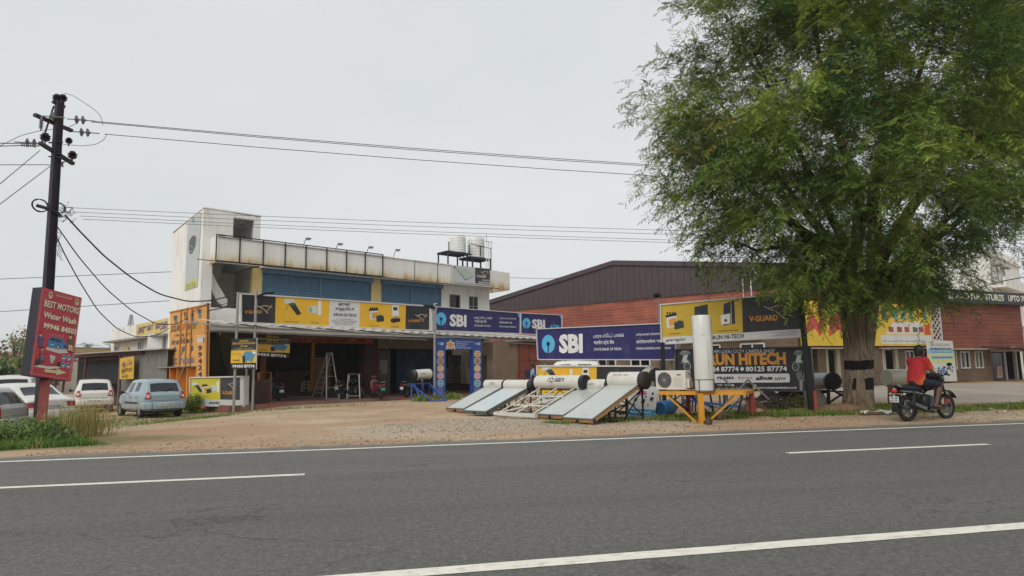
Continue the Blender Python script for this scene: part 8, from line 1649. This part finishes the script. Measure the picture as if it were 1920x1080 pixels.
# the weedy bank at the left: ground cover and leafy weeds
n=26000; x,y=inpatch(n,rng,-11.2,13.9,4.2,1.75,11); k=(roadq(x,y)>8.5)&(x<-8.1-(y-13.4)*.9+.6*rng.random(n)**2-.5*vnoise(x,y,.7,4)); x,y=x[k],y[k]
den=vnoise(x,y,.8,9); hh=(.07+.3*den*rng.random(len(x))+.1*rng.random(len(x))**2)*np.clip((roadq(x,y)-8.3)/1.4,.2,1)*np.clip((-7.9-(y-13.4)*.9-x)/1.2+.25,.25,1); v,f=blades(len(x),x,y,hh,rng,.010,.9); addv(v,f,np.tile(np.where(rng.random(len(x))<.12,2,np.where(den>.5,0,1)),2))
npmesh('grass',np.concatenate(VV),np.concatenate(FF),GM,np.concatenate(MI),kind='stuff',label='rough green grass and low weeds on the bank left of the dirt drive',cat='grass')
VV=[];FF=[];MI=[];off=0
n=24000; cl=np.stack(inpatch(260,rng,-11.7,14.3,3.6,1.5,11),1); cl=cl[(roadq(cl[:,0],cl[:,1])>9.0)&(cl[:,0]<-8.7-(cl[:,1]-13.4)*.9)]; i=rng.integers(0,len(cl),n); hgt=.16+.32*rng.random(len(cl))*np.clip((roadq(cl[:,0],cl[:,1])-8.7),.3,1.4)
x=cl[i,0]+rng.normal(0,.17,n); y=cl[i,1]+rng.normal(0,.17,n); z=gz(x,y)+hgt[i]*rng.random(n)**.6*np.exp(-((x-cl[i,0])**2+(y-cl[i,1])**2)*6)
v,f=leaves(n,np.stack([x,y,z],1),rng,.07,.9); addv(v,f,rng.integers(0,2,n))
npmesh('weeds',v,f,[leafm('weed_leaf','#788c50',.3),leafm('weed_leaf_dark','#5c7444',.3)],rng.integers(0,2,n),kind='stuff',label='broad leaved green weeds round the foot of the red sign post',cat='weeds')
# tall dry grass clumps
def clump(name,label,px,D,n,h,spread,seedheads=True,m=None):
    p=at(px,760,D); t=thing(name,label,'grass clump',(p.x,p.y,gzf(p.x,p.y)),0); x=p.x+rng.normal(0,spread,n); y=p.y+rng.normal(0,spread*.7,n); a=np.arctan2(y-p.y,x-p.x)
    hh=h*(.5+.5*rng.random(n)); v,f=blades(n,x,y,hh,rng,.006,1.0); v[:,0]+=0; v=v-np.array(t.location)[None,:]; npmesh('blades',v,f,[m or leafm('straw','#a99763',.3),GM[0]],np.tile(np.where(rng.random(n)<.25,1,0),2),parent=t); return t
clump('dry_grass','tall straw coloured grass clump on the bank right of the red sign post',158,15.4,420,1.05,.3)
clump('dry_grass','thin dry grass clump between the sign post and the tall straw clump',132,15.9,200,.85,.2)
clump('dry_grass','sparse dry stalks at the left of the weedy bank by the silver car',25,15.0,160,.85,.5)
def bush(name,label,px,D,r,h,n=2600,leaf=.06,mats_=None,cat='bush'):
    p=at(px,760,D); t=thing(name,label,cat,(p.x,p.y,gzf(p.x,p.y)),0); mb=MB(limbm)
    for k in range(9): a=rng.random()*2*PI; q=V((math.cos(a)*r*.6,math.sin(a)*r*.6,h*(.5+.4*rng.random()))); mb.tube([(0,0,0),q*.5+V((0,0,.05)),q],[.014,.01,.005],5,False)
    mb.build('stem',t); K=max(10,n//60); c=rng.normal(0,1,(K,3)); c=unit(c)*rng.random((K,1))**.5; c=c*np.array([r,r,h*.5])+np.array([0,0,h*.5]); i=rng.integers(0,K,n); pos=c[i]+rng.normal(0,r*.16,(n,3)); pos[:,2]=np.maximum(pos[:,2],.02)
    v,f=leaves(n,pos,rng,leaf,.6); npmesh('foliage',v,f,mats_ or [LM[0],LM[1]],rng.integers(0,2,n),parent=t); return t
bush('small_bush','small green bush at the left foot of the yellow light box sign',362,27.0,.42,.7)
bush('small_bush','low weed tuft at the foot of the floodlight post and blue arch',838,31.2,.6,.22,1200)
bush('small_bush','scrubby weed at the foot of the blue tank stand',795,29.6,.5,.2,900)
bush('small_bush','dry reddish scrub under the right end of the black billboard',1475,18.4,.6,.4,1400,.04,[leafm('dry_scrub','#6f5540',.2),GM[1]])
# ---- verge grass ----
VV=[];FF=[];MI=[];off=0
for (cx,cy,rx,ry,dg_,n,h) in ((7.0,17.6,3.6,1.2,8,15000,.12),(13.8,18.6,3.2,.8,14,6000,.12),(19,20.6,5,1.0,14,6500,.11),(2.3,17.4,1.3,.8,-40,2200,.09),(10.5,17.3,1.4,.5,11,1200,.1),(26,23.5,5,1.2,14,3500,.1),(1.2,16.3,.7,.3,-45,700,.08)):
    x,y=inpatch(n,rng,cx,cy,rx,ry,dg_); k=(vnoise(x,y,.5,6)>.38)&(roadq(x,y)>8.9); x,y=x[k],y[k]; v,f=blades(len(x),x,y,h*(.4+.8*rng.random(len(x))),rng,.008,1.0); addv(v,f,np.tile(np.where(rng.random(len(x))<.22,2,rng.integers(0,2,len(x))),2))
for (x0,y0,n) in ((-12.6,27.1,1500),(-8.5,25.9,500)):
    x=x0+rng.normal(0,1.6,n); y=y0+(x-x0)*.5+rng.normal(0,.35,n); v,f=blades(n,x,y,.08*(.5+rng.random(n)),rng,.01,1.0); addv(v,f,rng.integers(0,2,2*n))
x=rng.uniform(-14.5,-9.5,2500); y=22.5+rng.normal(0,1.2,2500); v,f=blades(2500,x,y,.07*(.5+rng.random(2500)),rng,.01,1.0); addv(v,f,rng.integers(0,2,5000))
npmesh('verge_grass',np.concatenate(VV),np.concatenate(FF),GM,np.concatenate(MI),kind='stuff',label='short patchy grass on the verge around the billboards and tree',cat='grass')
# ---- gravel and fallen bits ----
def stones(name,label,n,xy,rng,s0,s1,mats_,cat):
    x,y=xy; s=(s0+(s1-s0)*rng.random(len(x))**3)[:,None,None]; oct_=np.array([[1,0,0],[0,1,0],[-1,0,0],[0,-1,0],[0,0,.7],[0,0,-.5]],float)
    v=oct_[None]*s*(.6+.6*rng.random((len(x),6,1))); a=rng.random(len(x))*2*PI; c_,s_=np.cos(a)[:,None],np.sin(a)[:,None]; vx=v[:,:,0]*c_-v[:,:,1]*s_*.8; vy=v[:,:,0]*s_+v[:,:,1]*c_*.8; v=np.stack([vx+x[:,None],vy+y[:,None],v[:,:,2]+gz(x,y)[:,None]+s[:,:,0]*.2],2).reshape(-1,3)
    tri=np.array([[0,1,4],[1,2,4],[2,3,4],[3,0,4],[1,0,5],[2,1,5],[3,2,5],[0,3,5]]); f=(np.arange(len(x))*6)[:,None,None]+tri[None]; f=f.reshape(-1,3); return npmesh(name,v,f,mats_,np.repeat(rng.integers(0,len(mats_),len(x)),8),kind='stuff',label=label,cat=cat)
n=9000; x=rng.uniform(-12,16,n); q_=8.05+rng.gamma(1.3,.8,n); y=4.69+(q_+x*math.sin(R(11.2)))/math.cos(R(11.2)); k=~((x<-8.4)&(q_<12)); x1,y1=x[k],y[k]
x2,y2=inpatch(5000,rng,.8,16.9,4.6,1.9,18); x3=rng.uniform(-9,14,2500); y3=rng.uniform(16,30,2500)
stones('gravel','loose grey and tan gravel scattered over the drive and road edge',0,(np.concatenate([x1,x2,x3]),np.concatenate([y1,y2,y3])),rng,.004,.03,[mat('gravel_grey','#958a7c',rough=.95,var=.2),mat('gravel_tan','#a98e70',rough=.95,var=.2),mat('gravel_brown','#9c7f62',rough=.95,var=.2),mat('gravel_pale','#b5aa9a',rough=.95,var=.1),mat('gravel_dark','#776857',rough=.95,var=.2)],'gravel')
n=260; x=rng.uniform(3,14,n); q_=9.2+rng.random(n)*4; y=4.69+(q_+x*math.sin(R(11.2)))/math.cos(R(11.2)); v,f=leaves(n,np.stack([x,y,gz(x,y)+.02],1),rng,.09,1.5); npmesh('litter',v,f,[paint('#b9b7b0'),mat('dead_leaf','#7a5a3c',rough=.9)],(rng.random(n)<.75).astype(int),kind='stuff',label='dead leaves and scraps of paper on the verge',cat='litter')
# ---- trees far behind on the left ----
def leafy_tree(label,px,D,ytop,rpx,trunkw,mats_,nclump,leaf,cr_h=.6,flowers=None):
    b=at(px,700,D); tp=at(px,ytop,D); h=tp.z; r=rpx*D/FPX; t=thing('tree',label,'tree',(b.x,b.y,gzf(b.x,b.y)),0); mb=MB(limbm); mb.tube([(0,0,-.2),(.1*r,0,h*.35),(0,0,h*.55)],[trunkw,trunkw*.8,trunkw*.5],8)
    cc=[]
    for k in range(nclump):
        u=rng.normal(0,1,3); u/=np.linalg.norm(u); q=rng.random()**.4; cc.append([u[0]*r*q,u[1]*r*q*.8,h*(1-cr_h/2)+u[2]*h*cr_h/2*q])
    for k in range(0,nclump,3): mb.tube([(0,0,h*.4),V(cc[k])*.55+V((0,0,h*.2)),cc[k]],[trunkw*.3,trunkw*.15,.02],5,False)
    mb.build('trunk',t,smooth=60); cc=np.array(cc); n=nclump*(55 if not flowers else 18); i=rng.integers(0,nclump,n); pos=cc[i]+rng.normal(0,r*.11,(n,3)); v,f=leaves(n,pos,rng,leaf,.5); npmesh('crown',v,f,mats_,rng.integers(0,len(mats_),n),parent=t)
    if flowers: n=130; pos=cc[rng.integers(0,nclump,n)]+rng.normal(0,r*.1,(n,3)); pos[:,2]+=.2; v,f=leaves(n,pos,rng,leaf*1.2,.5); npmesh('blossom',v,f,[flowers],np.zeros(n),parent=t)
    return t
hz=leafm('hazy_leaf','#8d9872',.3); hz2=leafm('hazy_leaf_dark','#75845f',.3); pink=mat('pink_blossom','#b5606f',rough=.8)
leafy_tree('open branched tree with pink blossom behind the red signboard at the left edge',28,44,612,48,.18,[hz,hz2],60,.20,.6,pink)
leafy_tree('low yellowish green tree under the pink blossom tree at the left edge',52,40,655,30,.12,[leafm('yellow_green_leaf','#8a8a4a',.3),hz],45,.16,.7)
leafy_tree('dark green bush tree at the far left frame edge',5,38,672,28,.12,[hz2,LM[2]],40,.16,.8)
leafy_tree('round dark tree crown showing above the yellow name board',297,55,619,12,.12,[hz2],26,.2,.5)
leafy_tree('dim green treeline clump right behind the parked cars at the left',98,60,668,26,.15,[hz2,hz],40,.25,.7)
def palm(label,px,D,ytop,r):
    b=at(px,700,D); tp=at(px,ytop,D); t=thing('palm_tree',label,'palm tree',(b.x,b.y,0),0,'coconut palms beyond the shed'); mb=MB(limbm); mb.tube([(0,0,-.2),(.1,0,tp.z*.5),(0,0,tp.z)],[.2,.16,.13],8); mb.build('trunk',t,smooth=60)
    for k in range(15):
        a=2*PI*k/15+rng.random()*.3; el=rng.uniform(-.2,1.1); L_=r*(.85+.3*rng.random()); q=[]; 
        for i in range(9): f_=i/8; q.append(V((math.cos(a)*L_*f_*math.cos(el*.7),math.sin(a)*L_*f_*math.cos(el*.7),tp.z+L_*(math.sin(el)*f_-.75*f_*f_))))
        mb=MB(mat('palm_leaf','#59694a',rough=.6,trans=.25))
        for i in range(1,9):
            d_=(q[i]-q[i-1]).normalized(); s=d_.cross(V((0,0,1))).normalized(); w_=.5*math.sin(PI*min(i/8+.12,1))+.1
            for sg in (-1,1):
                for h_ in (0,.5): p0=q[i-1].lerp(q[i],h_); mb.poly([p0,p0+d_*.1,p0+s*sg*w_+d_*.25-V((0,0,.35*w_)),p0+s*sg*w_*.98+d_*.18-V((0,0,.36*w_))])
        mb.tube(q,.02,4,False); mb.build('frond',t,fix=False)
    return t
palm('coconut palm seen whole to the right of the red signboard',163,150,651,3.6); palm('coconut palm partly hidden by the white house behind the shed',212,150,653,3.6)
leafy_tree('bare looking shrub with thin twigs beside the white hatchback',130,29.5,735,12,.03,[LM[3]],14,.08,.8)
# ================= light haze in the air =================
hm=bpy.data.materials.new('haze_air'); hm.use_nodes=True; nt=hm.node_tree; nt.nodes.clear(); ho=nt.nodes.new('ShaderNodeOutputMaterial'); pv_=nt.nodes.new('ShaderNodeVolumePrincipled')
pv_.inputs['Color'].default_value=(.86,.89,.92,1); pv_.inputs['Density'].default_value=.0005; pv_.inputs['Anisotropy'].default_value=.2; nt.links.new(pv_.outputs[0],ho.inputs['Volume'])
mb=MB(hm); mb.box((-950,-320,-2.5),(950,1450,26)); hz_=mb.build('haze'); tag(hz_,kind='stuff')
for o in sc.objects:
    if 'Minv' in o: del o['Minv']
